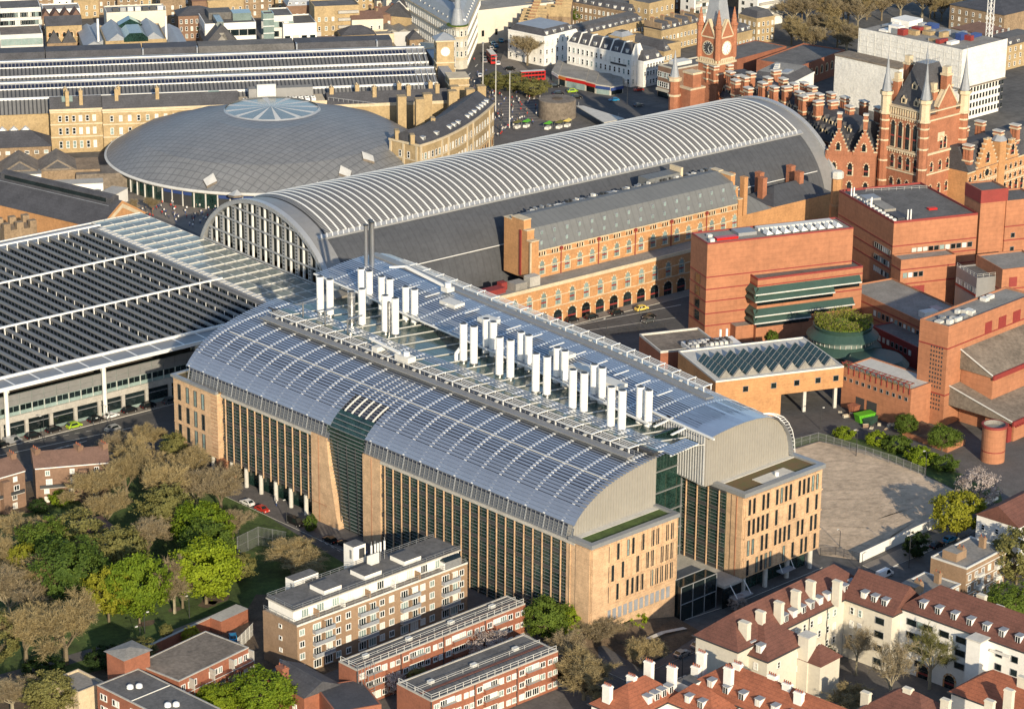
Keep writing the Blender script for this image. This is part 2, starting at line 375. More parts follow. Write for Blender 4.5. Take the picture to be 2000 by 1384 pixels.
def windows(parent, p0, p1, rows, us, w, h, kind='sash', name='window', gmix=(0.6, 0.2, 0.2), out=0.02):
    """windows along the wall p0->p1 (outside on the right-hand side when walking p0->p1); rows = sill heights, us = distances"""
    dx, dy = p1[0]-p0[0], p1[1]-p0[1]; L = math.hypot(dx, dy); dx /= L; dy /= L; rz = math.atan2(dy, dx); nx, ny = dy, -dx
    for z in rows:
        for u in us:
            r = random.random(); g = 0 if r < gmix[0] else 1 if r < gmix[0]+gmix[1] else 2
            put(name, win_mesh(kind, w, h, g), parent, p0[0]+dx*u+nx*out, p0[1]+dy*u+ny*out, z, rz)
def spread(L, n, m=None):
    m = L/n/2 if m is None else m
    return [m+(L-2*m)*i/max(1, n-1) for i in range(n)] if n > 1 else [L/2]
def stacks(parent, name, spots, w, d, h, mt, pots=3, pot='red_tile', deg=0):
    "chimney stacks: body, cornice, clay pots"
    key = ('stk', w, d, h, mt, pots, pot)
    if key not in WCACHE:
        b = MB(raw=True); b.box(-w/2, w/2, -d/2, d/2, 0, h-0.45, mt); b.box(-w/2-0.12, w/2+0.12, -d/2-0.12, d/2+0.12, h-0.45, h-0.2, mt); b.box(-w/2, w/2, -d/2, d/2, h-0.2, h, mt)
        for i in range(pots):
            x = (i-(pots-1)/2)*(max(w, d)-0.4)/max(1, pots-1) if pots > 1 else 0
            q = (x, 0) if w >= d else (0, x)
            b.tube((q[0], q[1], h), (q[0], q[1], h+0.55), 0.17, 0.13, pot, 6)
        WCACHE[key] = b.mesh('chimney')
    for x, y, z in spots: put(name, WCACHE[key], parent, x, y, z, R(deg))
g = MB(); g.box(-900, 1800, -900, 1800, -1.0, -0.02, 'city_ground', skip='d'); structure(g.build('ground'))
def sheet(name, pts, z, mt, world=False, kind='structure'):
    b = MB(); pl = pts if world else [P(*p, 0) for p in pts]
    ar = sum(pl[i][0]*pl[(i+1) % len(pl)][1]-pl[(i+1) % len(pl)][0]*pl[i][1] for i in range(len(pl)))
    if ar < 0: pl = pl[::-1]
    b.poly([(x, y, z) for x, y in pl], mt); o = b.build(name); o['kind'] = kind; return o
def kerbed(name, pts, h, mt, world=False):
    b = MB(); b.prism(pts if world else [P(*p, 0) for p in pts], -0.02, h, 'pale_concrete', mt); o = b.build(name); o['kind'] = 'structure'; return o
def hip(mb, a0, a1, b0, b1, z0, h, mt, e=0.5, inset=None):
    "hipped roof over a rectangle, ridge along the longer side; inset 0 gives a gable"
    a0 -= e; a1 += e; b0 -= e; b1 += e
    long_a = a1-a0 >= b1-b0
    if long_a: i = (b1-b0)/2 if inset is None else inset; m_ = (b0+b1)/2; r0, r1 = (a0+i, m_), (a1-i, m_)
    else: i = (a1-a0)/2 if inset is None else inset; m_ = (a0+a1)/2; r0, r1 = (m_, b0+i), (m_, b1-i)
    c = [(a0, b0, z0), (a1, b0, z0), (a1, b1, z0), (a0, b1, z0)]; A = (*r0, z0+h); B = (*r1, z0+h)
    if long_a: fs = [[c[0], c[1], B, A], [c[1], c[2], B], [c[2], c[3], A, B], [c[3], c[0], A]]
    else: fs = [[c[0], c[1], A], [c[1], c[2], B, A], [c[2], c[3], B], [c[3], c[0], A, B]]
    for f in fs: mb.poly(f, mt)
    mb.poly(c[::-1], mt)
def frame(c0, c1, c2, z, D=None, deg=None, L=None):
    p0, p1 = P(*c0, z), P(*c1, z); d = math.degrees(math.atan2(p1[1]-p0[1], p1[0]-p0[0])) if deg is None else deg
    fr = Fr(p0, d); L = fr.inv(*p1)[0] if L is None else L
    if D is None: D = fr.inv(*P(*c2, z))[1]
    return fr, L, D
def block(name, label, cat, c0, c1, c2, z, wall, roof=('flat', 'felt'), W=(), N=(), D=None, deg=None, L=None, par=0.6, z0=0.0, group=None, cornice=None, parent=None, zt=None):
    """rectangular building from roof-corner pixels: c0 near corner, c1 end of the west face, c2 end of the north face"""
    fr, L, D = frame(c0, c1, c2, z, D, deg, L)
    z = zt or z
    t = parent or thing(name, label, cat, fr(0, 0), group)
    b = MB(fr); b.box(0, L, 0, D, z0, z, wall); b.build('wall', t)
    k = roof[0]; rm = roof[1]
    if k == 'flat':
        b = MB(fr); b.box(0.35, L-0.35, 0.35, D-0.35, z+0.005, z+0.12, rm, skip='d'); b.build('roof', t)
        if par:
            b = MB(fr); pm = cornice or wall
            b.box(0, L, 0, 0.35, z, z+par, pm); b.box(0, L, D-0.35, D, z, z+par, pm); b.box(0, 0.35, 0.35, D-0.35, z, z+par, pm); b.box(L-0.35, L, 0.35, D-0.35, z, z+par, pm); b.build('parapet', t)
    elif k == 'hip': b = MB(fr); hip(b, 0, L, 0, D, z, roof[2], rm); b.build('roof', t)
    elif k == 'gable':
        b = MB(fr); hip(b, 0, L, 0, D, z, roof[2], rm, 0.3, 0.0); b.build('roof', t)
    elif k == 'mansard':
        h, i = roof[2], roof[3]; b = MB(fr); lo = [(0.1, 0.1), (L-0.1, 0.1), (L-0.1, D-0.1), (0.1, D-0.1)]; hi = [(i, i), (L-i, i), (L-i, D-i), (i, D-i)]
        for q in range(4): r = (q+1) % 4; b.poly([(*lo[q], z), (*lo[r], z), (*hi[r], z+h), (*hi[q], z+h)], rm)
        b.poly([(*p, z+h) for p in hi], roof[4] if len(roof) > 4 else 'felt'); b.build('roof', t)
        b = MB(fr); b.box(-0.2, L+0.2, -0.2, 0.1, z-0.35, z+0.35, cornice or wall); b.box(-0.2, 0.1, 0.1, D, z-0.35, z+0.35, cornice or wall); b.build('cornice', t)
    elif k == 'saw':
        n, h = roof[2], roof[3]; s = L/n
        for i in range(n): b = MB(fr); b.extr([(i*s, z), (i*s+s*0.5, z+h), ((i+1)*s, z)][::-1], 'b', 0.1, D-0.1, rm); b.build('roof_ridge', t)
    for rows, n, w, h, kind in W: windows(t, fr(0, 0), fr(L, 0), rows, spread(L, n) if isinstance(n, int) else n, w, h, kind)
    for rows, n, w, h, kind in N: windows(t, fr(0, D), fr(0, 0), rows, spread(D, n) if isinstance(n, int) else n, w, h, kind)
    return t, fr, L, D
def kit(t, fr, spots, z, name='roof_box'):
    "rooftop boxes (a, b, w, d, h, material)"
    for a, b_, w, d, h, mt in spots:
        g = MB(fr); g.box(a, a+w, b_, b_+d, z, z+h, mt); g.build(name, t)
def rail(t, fr, pts, z, h=1.0, mt='grey_metal', step=2.0, r=0.06, name='guard_rail'):
    g = MB(fr)
    for p, q in zip(pts, pts[1:]):
        n = max(1, int(math.dist(p, q)/step))
        for i in range(n+1): a = p[0]+(q[0]-p[0])*i/n; c = p[1]+(q[1]-p[1])*i/n; g.beam((a, c, z), (a, c, z+h), r, r, mt)
        for zz in (0.5, 1.0): g.beam((*p, z+h*zz), (*q, z+h*zz), r, r, mt)
    return g.build(name, t)
CRg = Fr((-76.6, -203.0), 4.0)
sheet('station_road', [(-160, -6), (150, -24), (150, -48), (40, -52), (30, -28), (-62, -28), (-160, -40)], 0.0, 'asphalt', True)
kerbed('station_pavement', [(-160, -5), (10, -5), (62, -21.6), (150, -21.6), (150, -27), (62, -25.5), (10, -9), (-160, -9)], 0.12, 'paving', True)
sheet('west_street', [(-140, -226), (160, -212), (160, -225), (-140, -240)], 0.003, 'asphalt', True)
kerbed('west_pavement', [(-72, -208.5), (-5, -204.5), (7, -206), (7, -212.5), (-76, -217.5)], 0.12, 'paving_dark', True)
kerbed('forecourt', [CRg(28, -1.2), CRg(47, -3.3), CRg(76, -3.3), CRg(80, 12), CRg(50, 12), CRg(28, 9)], 0.1, 'paving_dark', True)
kerbed('yard_pavement', [(8, -206), (75, -201), (140, -196), (140, -203), (75, -207), (8, -211.5)], 0.12, 'paving', True)
sheet('sandy_yard', [(1600, 1083), (1530, 900), (1548, 878), (1600, 862), (1690, 880), (1800, 925), (1900, 975), (1835, 1022), (1682, 1094)], 0.004, 'sand_yard')
for k in range(9):
    y0 = 905+k*17; x0 = 1560+k*8; sheet('tyre_track', [(x0+random.uniform(0, 30), y0), (1640+k*12, y0-8+k*2), (1760+random.uniform(0, 30), y0+8-k*4), (1765, y0+10-k*4), (1640+k*12, y0-5+k*2), (x0, y0+4)], 0.008+0.001*k, 'sand_track')
sheet('grass_verge', [(1530, 862), (1600, 846), (1700, 860), (1820, 905), (1950, 950), (1960, 985), (1900, 973), (1800, 923), (1690, 878), (1600, 860), (1545, 875)], 0.008, 'lawn')
sheet('library_yard', [(1480, 790), (1660, 780), (1790, 845), (1800, 905), (1700, 858), (1600, 845), (1530, 860)], 0.002, 'asphalt')
sheet('library_court', [(1790, 845), (1830, 838), (2000, 860), (2000, 960), (1950, 950), (1800, 905)], 0.002, 'paving_dark')
sheet('estate_court', [(-40, -300), (-70, -246), (-25, -240), (-5, -300)], 0.002, 'paving_dark', True)
sheet('dome_square', [(225, 455), (235, 380), (330, 375), (450, 392), (430, 440), (395, 460), (300, 420)], 0.002, 'paving')
sheet('plaza', [(900, 270), (905, 190), (960, 180), (1060, 190), (1080, 230), (1070, 262), (960, 290)], 0.002, 'paving_dark')
for k in range(9):
    a, b_ = (962+k*1.5, 196+k*5.2), (1052+k*2.0, 192+k*5.2); sheet('paving_strip', [a, b_, (b_[0], b_[1]+1.7), (a[0], a[1]+1.7)], 0.006, 'paving')
sheet('main_road', [(880, 170), (960, 60), (1010, -10), (1040, -10), (1000, 110), (1080, 160), (1300, 215), (1340, 235), (1330, 270), (1180, 230), (1060, 190), (930, 185)], 0.003, 'asphalt')
kerbed('corner_pavement', [(985, 100), (1035, 140), (1075, 150), (1070, 160), (1000, 150), (975, 125)], 0.12, 'paving')
def line(p, q, w=0.15, z=0.02, n=1, duty=0.5, world=False):
    p, q = (p, q) if world else (P(*p, 0), P(*q, 0)); L = math.dist(p, q); d = ((q[0]-p[0])/L, (q[1]-p[1])/L); nx, ny = -d[1]*w/2, d[0]*w/2
    for k in range(n):
        u0 = L*k/n; u1 = u0+L/n*(duty if n > 1 else 1); a = (p[0]+d[0]*u0, p[1]+d[1]*u0); c = (p[0]+d[0]*u1, p[1]+d[1]*u1)
        b = MB(); b.poly([(a[0]-nx, a[1]-ny, z), (c[0]-nx, c[1]-ny, z), (c[0]+nx, c[1]+ny, z), (a[0]+nx, a[1]+ny, z)], 'line_paint'); o = b.build('road_marking'); o['kind'] = 'structure'
line((0, 889), (275, 831), 0.3); line((10, 872), (190, 838), 0.2, n=8); line((1100, 640), (1330, 595), 0.35); line((1080, 655), (1320, 620), 0.25)
for k in range(5): line((105+k*12, 878-k*3), (122+k*12, 872-k*3), 0.25)
line((1735, 1103), (1745, 1100), 1.2); line((1742, 1106), (1752, 1103), 1.2); line((1310, 1330), (1340, 1318), 0.5); line((1318, 1338), (1348, 1326), 0.5)
for k in range(6): line((900+k*14, 165-k*17), (905+k*14, 160-k*17), 0.4)
ZB = 0.0
def bank(name, inner, outer, z, mt):
    b = MB(); n = len(inner); I = [b.pt(*p, z) for p in inner]; O = [b.pt(*p, -0.3) for p in outer]; b.face(I, mt)
    for i in range(n): j = (i+1) % n; b.face([O[i], O[j], I[j], I[i]], mt)
    return structure(b.build(name))
e0, e1, e2 = CRg(1.9, 158), CRg(1.9, 0), CRg(1.9, -10)
bank('raised_ground', [e0, (-150, -38), (-420, -60), (-420, -420), (-140, -420), (-112, -262), (-92, -228), e2, e1][::-1], [e0, (-150, -30), (-420, -50), (-420, -420), (-130, -420), (-103, -258), (-80, -226), CRg(4, -12), e1][::-1], 2.98, 'soil')
b = MB(CRg); pts = [(-6, -12, 2.95), (-6, -0.2, 3.6), (0, -0.3, 5.4), (14, -0.3, 4.6), (27.4, -0.3, 1.2), (27.4, -9, 0.16), (14, -11.5, 0.2), (3, -12.5, 1.0)]
for i in range(8): j = (i+1) % 8; b.poly([(9, -6, 2.4), pts[j], pts[i]], 'soil')
structure(b.build('garden_bank'))
b = MB(CRg); q = [(5, -12, 1.2), (7, -9, 2.0), (12, -7, 2.4), (18, -6.2, 1.9), (25, -6.5, 0.9)]
for p, r in zip(q, q[1:]): b.poly([(p[0], p[1], p[2]+0.15), (r[0], r[1], r[2]+0.15), (r[0]-0.3, r[1]+1.1, r[2]+0.3), (p[0]-0.3, p[1]+1.1, p[2]+0.3)], 'pale_concrete')
structure(b.build('garden_path'))
ZB = 3.0
sheet('side_road', [CRg(-7.5, -30), CRg(-7.5, 165), CRg(-18, 165), CRg(-20, 60), CRg(-18, -30)], 0.002, 'asphalt', True)
kerbed('institute_pavement', [CRg(-7.5, -20), CRg(-7.5, 165), CRg(2, 165), CRg(2, 0), CRg(-1.5, -20)], 0.12, 'paving_dark', True)
sheet('park_lawn', [(-60, 1010), (60, 1000), (230, 930), (330, 850), (380, 890), (470, 975), (640, 1080), (690, 1110), (640, 1160), (500, 1160), (480, 1195), (282, 1288), (100, 1330), (-60, 1345)], 0.004, 'lawn')
sheet('park_path', [(282, 1286), (290, 1262), (330, 1232), (400, 1205), (470, 1180), (474, 1188), (402, 1215), (345, 1240), (310, 1268), (300, 1283)], 0.010, 'paving')
sheet('park_path', [(-60, 1332), (60, 1300), (190, 1262), (290, 1255), (300, 1268), (190, 1280), (60, 1320), (-60, 1350)], 0.011, 'paving_dark')
for px, py, r in ((285, 1217, 1.6), (420, 1170, 2.5), (405, 1180, 1.8), (340, 1190, 1.2)):
    x, y = P(px, py, 0); sheet('bare_soil', [(x+r*1.5*math.cos(t/6*math.pi)*random.uniform(0.7, 1.2), y+r*math.sin(t/6*math.pi)*random.uniform(0.7, 1.2)) for t in range(12)], 0.015, 'soil', True)
sheet('flats_yard', [(-160, -245), (-150, -180), (-84, -175), (-90, -228), (-112, -262)], 0.002, 'paving_dark', True)
for px_ in ((700, 1095, 560, 1020),): line((px_[0], px_[1]), (px_[2], px_[3]), 0.15, n=12)
ZB = 0.0
CR = Fr((-76.6, -203.0), 4.0)
crick = thing('research_institute', 'large research institute with vaulted blue-grey louvre roof, white flues and terracotta end blocks', 'building', CR(0, 0))
def face_w(a0, a1, b): return CR(a0, b), CR(a1, b)
def face_n(b0, b1, a): return CR(a, b1), CR(a, b0)
b = MB(CR)
b.box(0, 27.5, 0, 8, 0, 26, 'terracotta')
b.build('terracotta_block', crick)
b = MB(CR); b.box(0.15, 5.2, -0.25, -0.004, 0.3, 25.6, 'terracotta'); b.box(-0.2, -0.004, 0.4, 4.8, 0.5, 25.6, 'terracotta')
for k in range(1, 17): b.box(1.15+k*1.65, 1.32+k*1.65, -0.13, -0.004, 10.6, 25.7, 'terracotta')
for z in (10.4, 15.3, 20.2): b.box(0, 27.5, -0.18, -0.006, z, z+0.35, 'terracotta')
b.build('terracotta_band', crick)
b = MB(CR); b.box(-0.5, 27.9, -0.5, 0.9, 26, 27.0, 'grey_metal'); b.box(-0.5, 0.9, 0.9, 7, 26, 27.0, 'grey_metal'); b.box(26.8, 27.9, 0.9, 7, 26, 27, 'grey_metal')
b.build('coping', crick)
b = MB(CR); b.box(0.9, 26.8, 0.9, 5.2, 26, 26.4, 'lawn'); b.build('green_roof', crick)
b = MB(CR); b.box(0.9, 26.8, 5.2, 7, 26, 26.5, 'pale_concrete'); b.build('roof_path', crick)
p0, p1 = face_w(0, 27.5, 0)
for z, ks in ((21.1, (0, 1, 2, 4, 6, 7, 9, 11, 12, 14, 15)), (16.2, (0, 2, 3, 5, 8, 10, 11, 13, 14, 15)), (11.3, (0, 1, 2, 4, 6, 7, 8, 9, 11, 12, 13, 14, 15))):
    windows(crick, p0, p1, [z], [1.9+1.6*k for k in ks], 0.75, 3.9, 'slot', gmix=(0.85, 0.15, 0))
b = MB(); b.box(-0.55, 0.55, -0.12, 0.02, 0, 2.6, 'lead'); b.box(-0.65, 0.65, -0.08, 0.02, -0.1, 0, 'grey_metal'); vent = b.mesh('vent_panel')
for k in range(13):
    x, y = CR(4+1.75*k, 0); put('vent_panel', vent, crick, x, y, 6.8, R(4))
b = MB(CR); b.box(47.5, 75.2, -2.5, 17, 5.2, 26, 'terracotta'); b.build('terracotta_block', crick)
b = MB(CR); b.box(47.9, 74.8, -2.75, -2.504, 5.4, 25.6, 'terracotta')
for z in (10.1, 15.2, 20.4): b.box(47.5, 75.2, -2.9, -2.754, z, z+0.35, 'terracotta')
for k in range(0, 17): b.box(48.3+k*1.6, 48.45+k*1.6, -2.86, -2.754, 5.6, 25.7, 'terracotta')
b.box(47.25, 47.496, -2.3, 1.2, 5.4, 25.6, 'terracotta'); b.box(47.1, 47.245, -0.6, -0.4, 5.4, 25.6, 'terracotta_red')
b.build('terracotta_band', crick)
b = MB(CR); b.box(47, 75.7, -3.1, -1.6, 26, 27, 'grey_metal'); b.box(74.2, 75.7, -1.6, 17, 26, 27, 'grey_metal'); b.box(47, 48.4, -1.6, 17, 26, 27, 'grey_metal'); b.build('coping', crick)
b = MB(CR); b.box(48.4, 74.2, -1.6, 5.6, 26, 26.45, 'sedum'); b.build('green_roof', crick)
b = MB(CR); b.box(56, 67, -1.2, 2.8, 26.45, 26.62, 'pale_concrete'); b.box(48.4, 74.2, 5.6, 7, 26, 26.6, 'pale_concrete'); b.build('roof_path', crick)
b = MB(CR); b.lathe((62, 0.4), [(0.01, 27.6), (0.5, 27.5), (0.5, 26.6)], 'white_paint', 10); b.build('roof_dome', crick)
p0, p1 = face_w(47.5, 75.2, -2.76)
for z, ks in ((21.1, (0, 1, 3, 4, 6, 7, 8, 9, 11, 12, 13, 14, 15)), (15.9, (0, 1, 2, 3, 4, 6, 9, 10, 13, 15)), (10.8, (0, 1, 3, 4, 6, 7, 8, 9, 11, 12, 14, 15)), (5.8, (0, 2, 3, 4, 5, 8, 10, 12, 13, 15))):
    windows(crick, p0, p1, [z], [1.6+1.6*k for k in ks], 0.72, 3.9, 'slot', gmix=(0.85, 0.15, 0))
b = MB(CR); b.box(50.5, 74, 0.6, 16, 0, 5.2, 'glass_green')
for k in range(9): b.box(50.5+k*2.9, 50.65+k*2.9, 0.45, 0.596, 0, 5.2, 'dark_metal')
b.box(50.5, 74, 0.4, 0.594, 2.7, 2.85, 'dark_metal'); b.build('ground_floor_glazing', crick)
for a in (49.5, 57.3, 65.1, 73.5):
    b = MB(CR); b.tube((a, -1.3, 0), (a, -1.3, 5.2), 0.62, 0.62, 'pale_concrete', 12); b.build('column', crick)
b = MB(CR); b.box(60.2, 65, -4.2, -2.2, 3.3, 3.55, 'lead'); b.beam((60.5, -4.0, 3.5), (60.5, -2.9, 5.4), 0.12, 0.12, 'white_metal'); b.beam((64.6, -4.0, 3.5), (64.6, -2.9, 5.4), 0.12, 0.12, 'white_metal'); b.build('door_canopy', crick)
def fin_wall(mb_name, u0, u1, z0, z1, n, pos, zf=None, north=True):
    """glass wall between u0,u1 on a face; pos = plane; fins terracotta"""
    g = MB(CR)
    def bx(q, ua, ub, d0, d1, za, zb, mt):
        q.box(pos+d0, pos+d1, ua, ub, za, zb, mt)
    bx(g, u0, u1, 0.35, 0.6, z0, z1, 'glass_green')
    g.build('curtain_glass', crick)
    g = MB(CR); z = z0+0.5
    while z < z1-0.3:
        bx(g, u0, u1, 0.1, 0.25, z, z+0.06, 'grey_metal'); z += 0.86
    z = z0+0.2
    while z < z1:
        bx(g, u0, u1, 0.12, 0.346, z, z+1.0, 'dark_metal'); z += 4.95
    g.build('sunshade', crick, 'stuff')
    step = (u1-u0)/n
    g = MB(CR); q = MB(CR)
    for i in range(2*n+1):
        if i % 2: bx(q, u0+i*step/2-0.05, u0+i*step/2+0.05, 0.2, 0.34, z0, z1, 'dark_metal')
    q.build('mullion', crick, 'stuff')
    for i in range(n):
        u = u0+(i+0.5)*step; g = MB(CR); bx(g, u-0.11, u+0.11, -0.2, 0.05, (zf[i] if zf else z0-0.3), z1+0.1, 'terracotta'); g.build('fin', crick)
fin_wall('n1', 5.2, 71.5, 1.5, 25.2, 22, 0.0)
fin_wall('n2', 97.5, 133.5, 8.2, 25.2, 12, 0.0)
fin_wall('s1', 3.0, 17.0, 5.3, 25.6, 4, 46.9)
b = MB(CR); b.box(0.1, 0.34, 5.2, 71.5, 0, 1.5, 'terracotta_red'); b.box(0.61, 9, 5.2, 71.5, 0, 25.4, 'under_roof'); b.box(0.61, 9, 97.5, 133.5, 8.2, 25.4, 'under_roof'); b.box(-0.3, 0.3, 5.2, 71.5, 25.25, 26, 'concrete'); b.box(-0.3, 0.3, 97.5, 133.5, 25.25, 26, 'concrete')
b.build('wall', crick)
b = MB(CR); b.box(3.2, 3.6, 97.5, 133.5, 0, 8.1, 'glass_green'); b.build('ground_floor_glazing', crick)
for k in range(6):
    b = MB(CR); bb = 100.5+k*6; b.tube((0.3, bb, 0), (0.3, bb, 8.2), 0.55, 0.55, 'pale_concrete', 10); b.build('column', crick)
b = MB(CR); b.box(-0.25, 3, 71.5, 78, 0, 26, 'terracotta'); b.build('terracotta_pier', crick)
b = MB(CR)
A = [(-0.25, 91.5, 26), (-0.25, 97.5, 26), (-0.25, 97.5, 0), (-0.25, 86.5, 0), (-0.25, 88.3, 7), (-0.25, 89.8, 14), (-0.25, 90.9, 20)]
i0 = [b.pt(*p) for p in A]; i1 = [b.pt(4, p[1], p[2]) for p in A]
b.face(i0, 'terracotta')
for i in range(len(A)): j = (i+1) % len(A); b.face([i0[j], i0[i], i1[i], i1[j]], 'terracotta')
b.build('terracotta_pier', crick)
b = MB(CR); b.box(-0.4, -0.254, 87.2, 89.2, 1.0, 3.2, 'lead'); b.build('wall_plaque', crick)
b = MB(CR); b.box(-0.34, -0.254, 91.7, 97.4, 8.0, 8.12, 'terracotta_red'); b.box(-0.34, -0.254, 94.6, 94.72, 0.3, 25.8, 'terracotta_red'); b.box(-0.34, -0.254, 74.7, 74.82, 0.3, 25.8, 'terracotta_red'); b.build('movement_joint', crick, 'stuff')
NV = [(-0.15, 26.0), (0.05, 27.6), (0.6, 29.2), (1.8, 30.6), (3.3, 31.9), (5.2, 33.2), (7.6, 34.5), (10.5, 35.7), (14, 36.7), (18, 37.5), (22, 38.1), (26, 38.5), (30, 38.8), (34, 39.0)]
NV = [(a, z+0.35) for a, z in NV]
def arc(prof):
    d = [0]
    for p, q in zip(prof, prof[1:]): d.append(d[-1]+math.dist(p, q))
    return d
ND = arc(NV)
def along(prof, d, s):
    s = max(0, min(s, d[-1])); i = max(k for k in range(len(d)-1) if d[k] <= s)
    t = (s-d[i])/(d[i+1]-d[i]); p, q = prof[i], prof[i+1]
    return (p[0]+(q[0]-p[0])*t, p[1]+(q[1]-p[1])*t)
def tang(prof, d, s):
    p, q = along(prof, d, s-0.2), along(prof, d, s+0.2); L = math.dist(p, q); return ((q[0]-p[0])/L, (q[1]-p[1])/L)
def skew(bb): return 0.0
SL0, SL1 = 78.0, 91.0
b = MB(CR)
pf = [(1.6, 0.0), (1.3, 12), (0.9, 20), (0.5, 26)]+[along(NV, ND, s) for s in (3, 5, 6.5, 8)]
for p, q in zip(pf, pf[1:]): b.poly([(p[0], SL1+1.5, p[1]), (p[0], SL0, p[1]), (q[0], SL0, q[1]), (q[0], SL1+1.5, q[1])], 'glass_green')
b.build('atrium_glass', crick)
b = MB(CR)
z = 0.8
while z < 33:
    a = np.interp(z, [0, 12, 20, 26, 28, 29.5, 31, 32.3, 33.5], [1.6, 1.3, 0.9, 0.1, 0.1, 0.55, 1.7, 3.2, 5.0]); b.box(a-0.35, a-0.1, SL0, SL1-0.4, z, z+0.09, 'grey_metal'); z += 0.95
for bb in (81.2, 84.5, 87.8): b.beam((1.2, bb, 0), (0.15, bb, 26), 0.1, 0.2, 'dark_metal')
b.build('sunshade', crick, 'stuff')
VB0, VB1 = 7.0, 149.0
def endb(a): return VB1+0.13*max(0, a)                 # east edge runs back with a
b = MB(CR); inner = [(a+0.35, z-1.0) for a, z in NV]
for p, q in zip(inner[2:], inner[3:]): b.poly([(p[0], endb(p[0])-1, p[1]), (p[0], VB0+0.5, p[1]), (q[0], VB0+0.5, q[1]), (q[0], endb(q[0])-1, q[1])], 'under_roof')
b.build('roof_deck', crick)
S_TOT = ND[-1]; s = 3.2; li = 0
def slat(mb, prof, d, s0, s1, b0, b1, mt='louvre_metal', lift=0.0, bend=None):
    p, q = along(prof, d, s0), along(prof, d, s1); t = tang(prof, d, (s0+s1)/2); n = (-t[1], t[0])
    off = 0.14+lift
    prof4 = [(p[0], p[1]), (q[0]+n[0]*off*0, q[1]+n[1]*off*0), (q[0]+n[0]*(-0.10), q[1]+n[1]*(-0.10)), (p[0]-n[0]*0.10, p[1]-n[1]*0.10)]
    prof4 = prof4[::-1]
    e1 = b1 if b1 < 140 else endb(p[0])
    mb.extr(prof4, 'b', b0, e1, mt)
while s < S_TOT-0.3:
    w = 0.96; t = s/S_TOT; gap = 0.05 if t < 0.16 else (0.2 if t < 0.3 else 0.36 if t < 0.62 else 0.48)
    mb = MB(CR)
    st = 6.2 if s < S_TOT-5 else 4.2
    if s < 13:
        slat(mb, NV, ND, s, s+w-gap, st, SL0); slat(mb, NV, ND, s, s+w-gap, SL1, 200)
    else:
        slat(mb, NV, ND, s, s+w-gap, st, 200)
    mb.build('louvre', crick); s += w; li += 1
for k in range(9):
    g = MB(CR); a = 30.2+k*0.95; z = 39.2+0.06*k; g.box(a, a+0.72, 4.2, 8.6, z, z+0.1, 'louvre_metal'); g.build('louvre', crick)
for bb in (4.6, 7.9):
    g = MB(CR); g.beam((29.5, bb, 38.95), (39, bb, 39.5), 0.25, 0.3, 'white_metal'); g.build('eave_beam', crick)
def rib(mb, prof, d, bb, s0, s1, w=0.28, drop=0.12, th=0.3, mt='white_metal', n=26, top=None):
    for i in range(n):
        p, q = along(prof, d, s0+(s1-s0)*i/n), along(prof, d, s0+(s1-s0)*(i+1)/n)
        mb.beam((p[0]+0.1, bb, p[1]-drop-th/2), (q[0]+0.1, bb, q[1]-drop-th/2), w, th, mt)
for k in range(24):
    bb = 10.0+k*6.0
    if SL0-1 < bb < SL1+1: continue
    g = MB(CR); rib(g, NV, ND, bb, 3.3, S_TOT, 0.62, 0.0); g.build('rib', crick)
for k in range(5):
    g = MB(CR); rib(g, NV, ND, SL0+1.3+k*2.6, 8.0, 25, 0.3, 0.0, 0.35, 'off_white'); g.build('rib', crick)
g = MB(CR)
for i in range(12):
    p = along(NV, ND, 8.0+i*0.9); g.beam((p[0], SL0, p[1]-0.25), (p[0], SL1, p[1]-0.25), 0.12, 0.12, 'grey_metal')
g.build('lattice', crick, 'stuff')
for s in (17.5, 27.0):
    g = MB(CR); p = along(NV, ND, s); g.beam((p[0], 8, p[1]+0.1), (p[0], 146, p[1]+0.1), 0.22, 0.16, 'off_white'); g.build('roof_rail', crick)
g = MB(CR)
for i in range(5):
    p = along(NV, ND, 0.2+i*0.72)
    for x0, x1 in ((6.2, SL0), (SL1, 147)): g.beam((p[0], x0, p[1]), (p[0], x1, p[1]), 0.09, 0.09, 'grey_metal')
for k in range(95):
    bb = 6.5+k*1.5
    if SL0-0.5 < bb < SL1+0.5: continue
    p, q = along(NV, ND, 0), along(NV, ND, 3.1); wd_ = 0.3 if k % 4 == 2 else 0.09
    g.beam((p[0], bb, p[1]), (q[0], bb, q[1]), wd_, 0.12, 'silver' if k % 4 == 2 else 'grey_metal')
g.build('lattice_skirt', crick, 'stuff')
g = MB(CR); p, q = along(inner, arc(inner), 0), along(inner, arc(inner), 3.4)
for x0, x1 in ((6.4, SL0), (SL1, 147)): g.poly([(p[0]-0.2, x1, p[1]), (p[0]-0.22, x0, p[1]), (q[0]-0.22, x0, q[1]), (q[0]-0.22, x1, q[1])], 'skirt')
g.build('skirt_panel', crick)
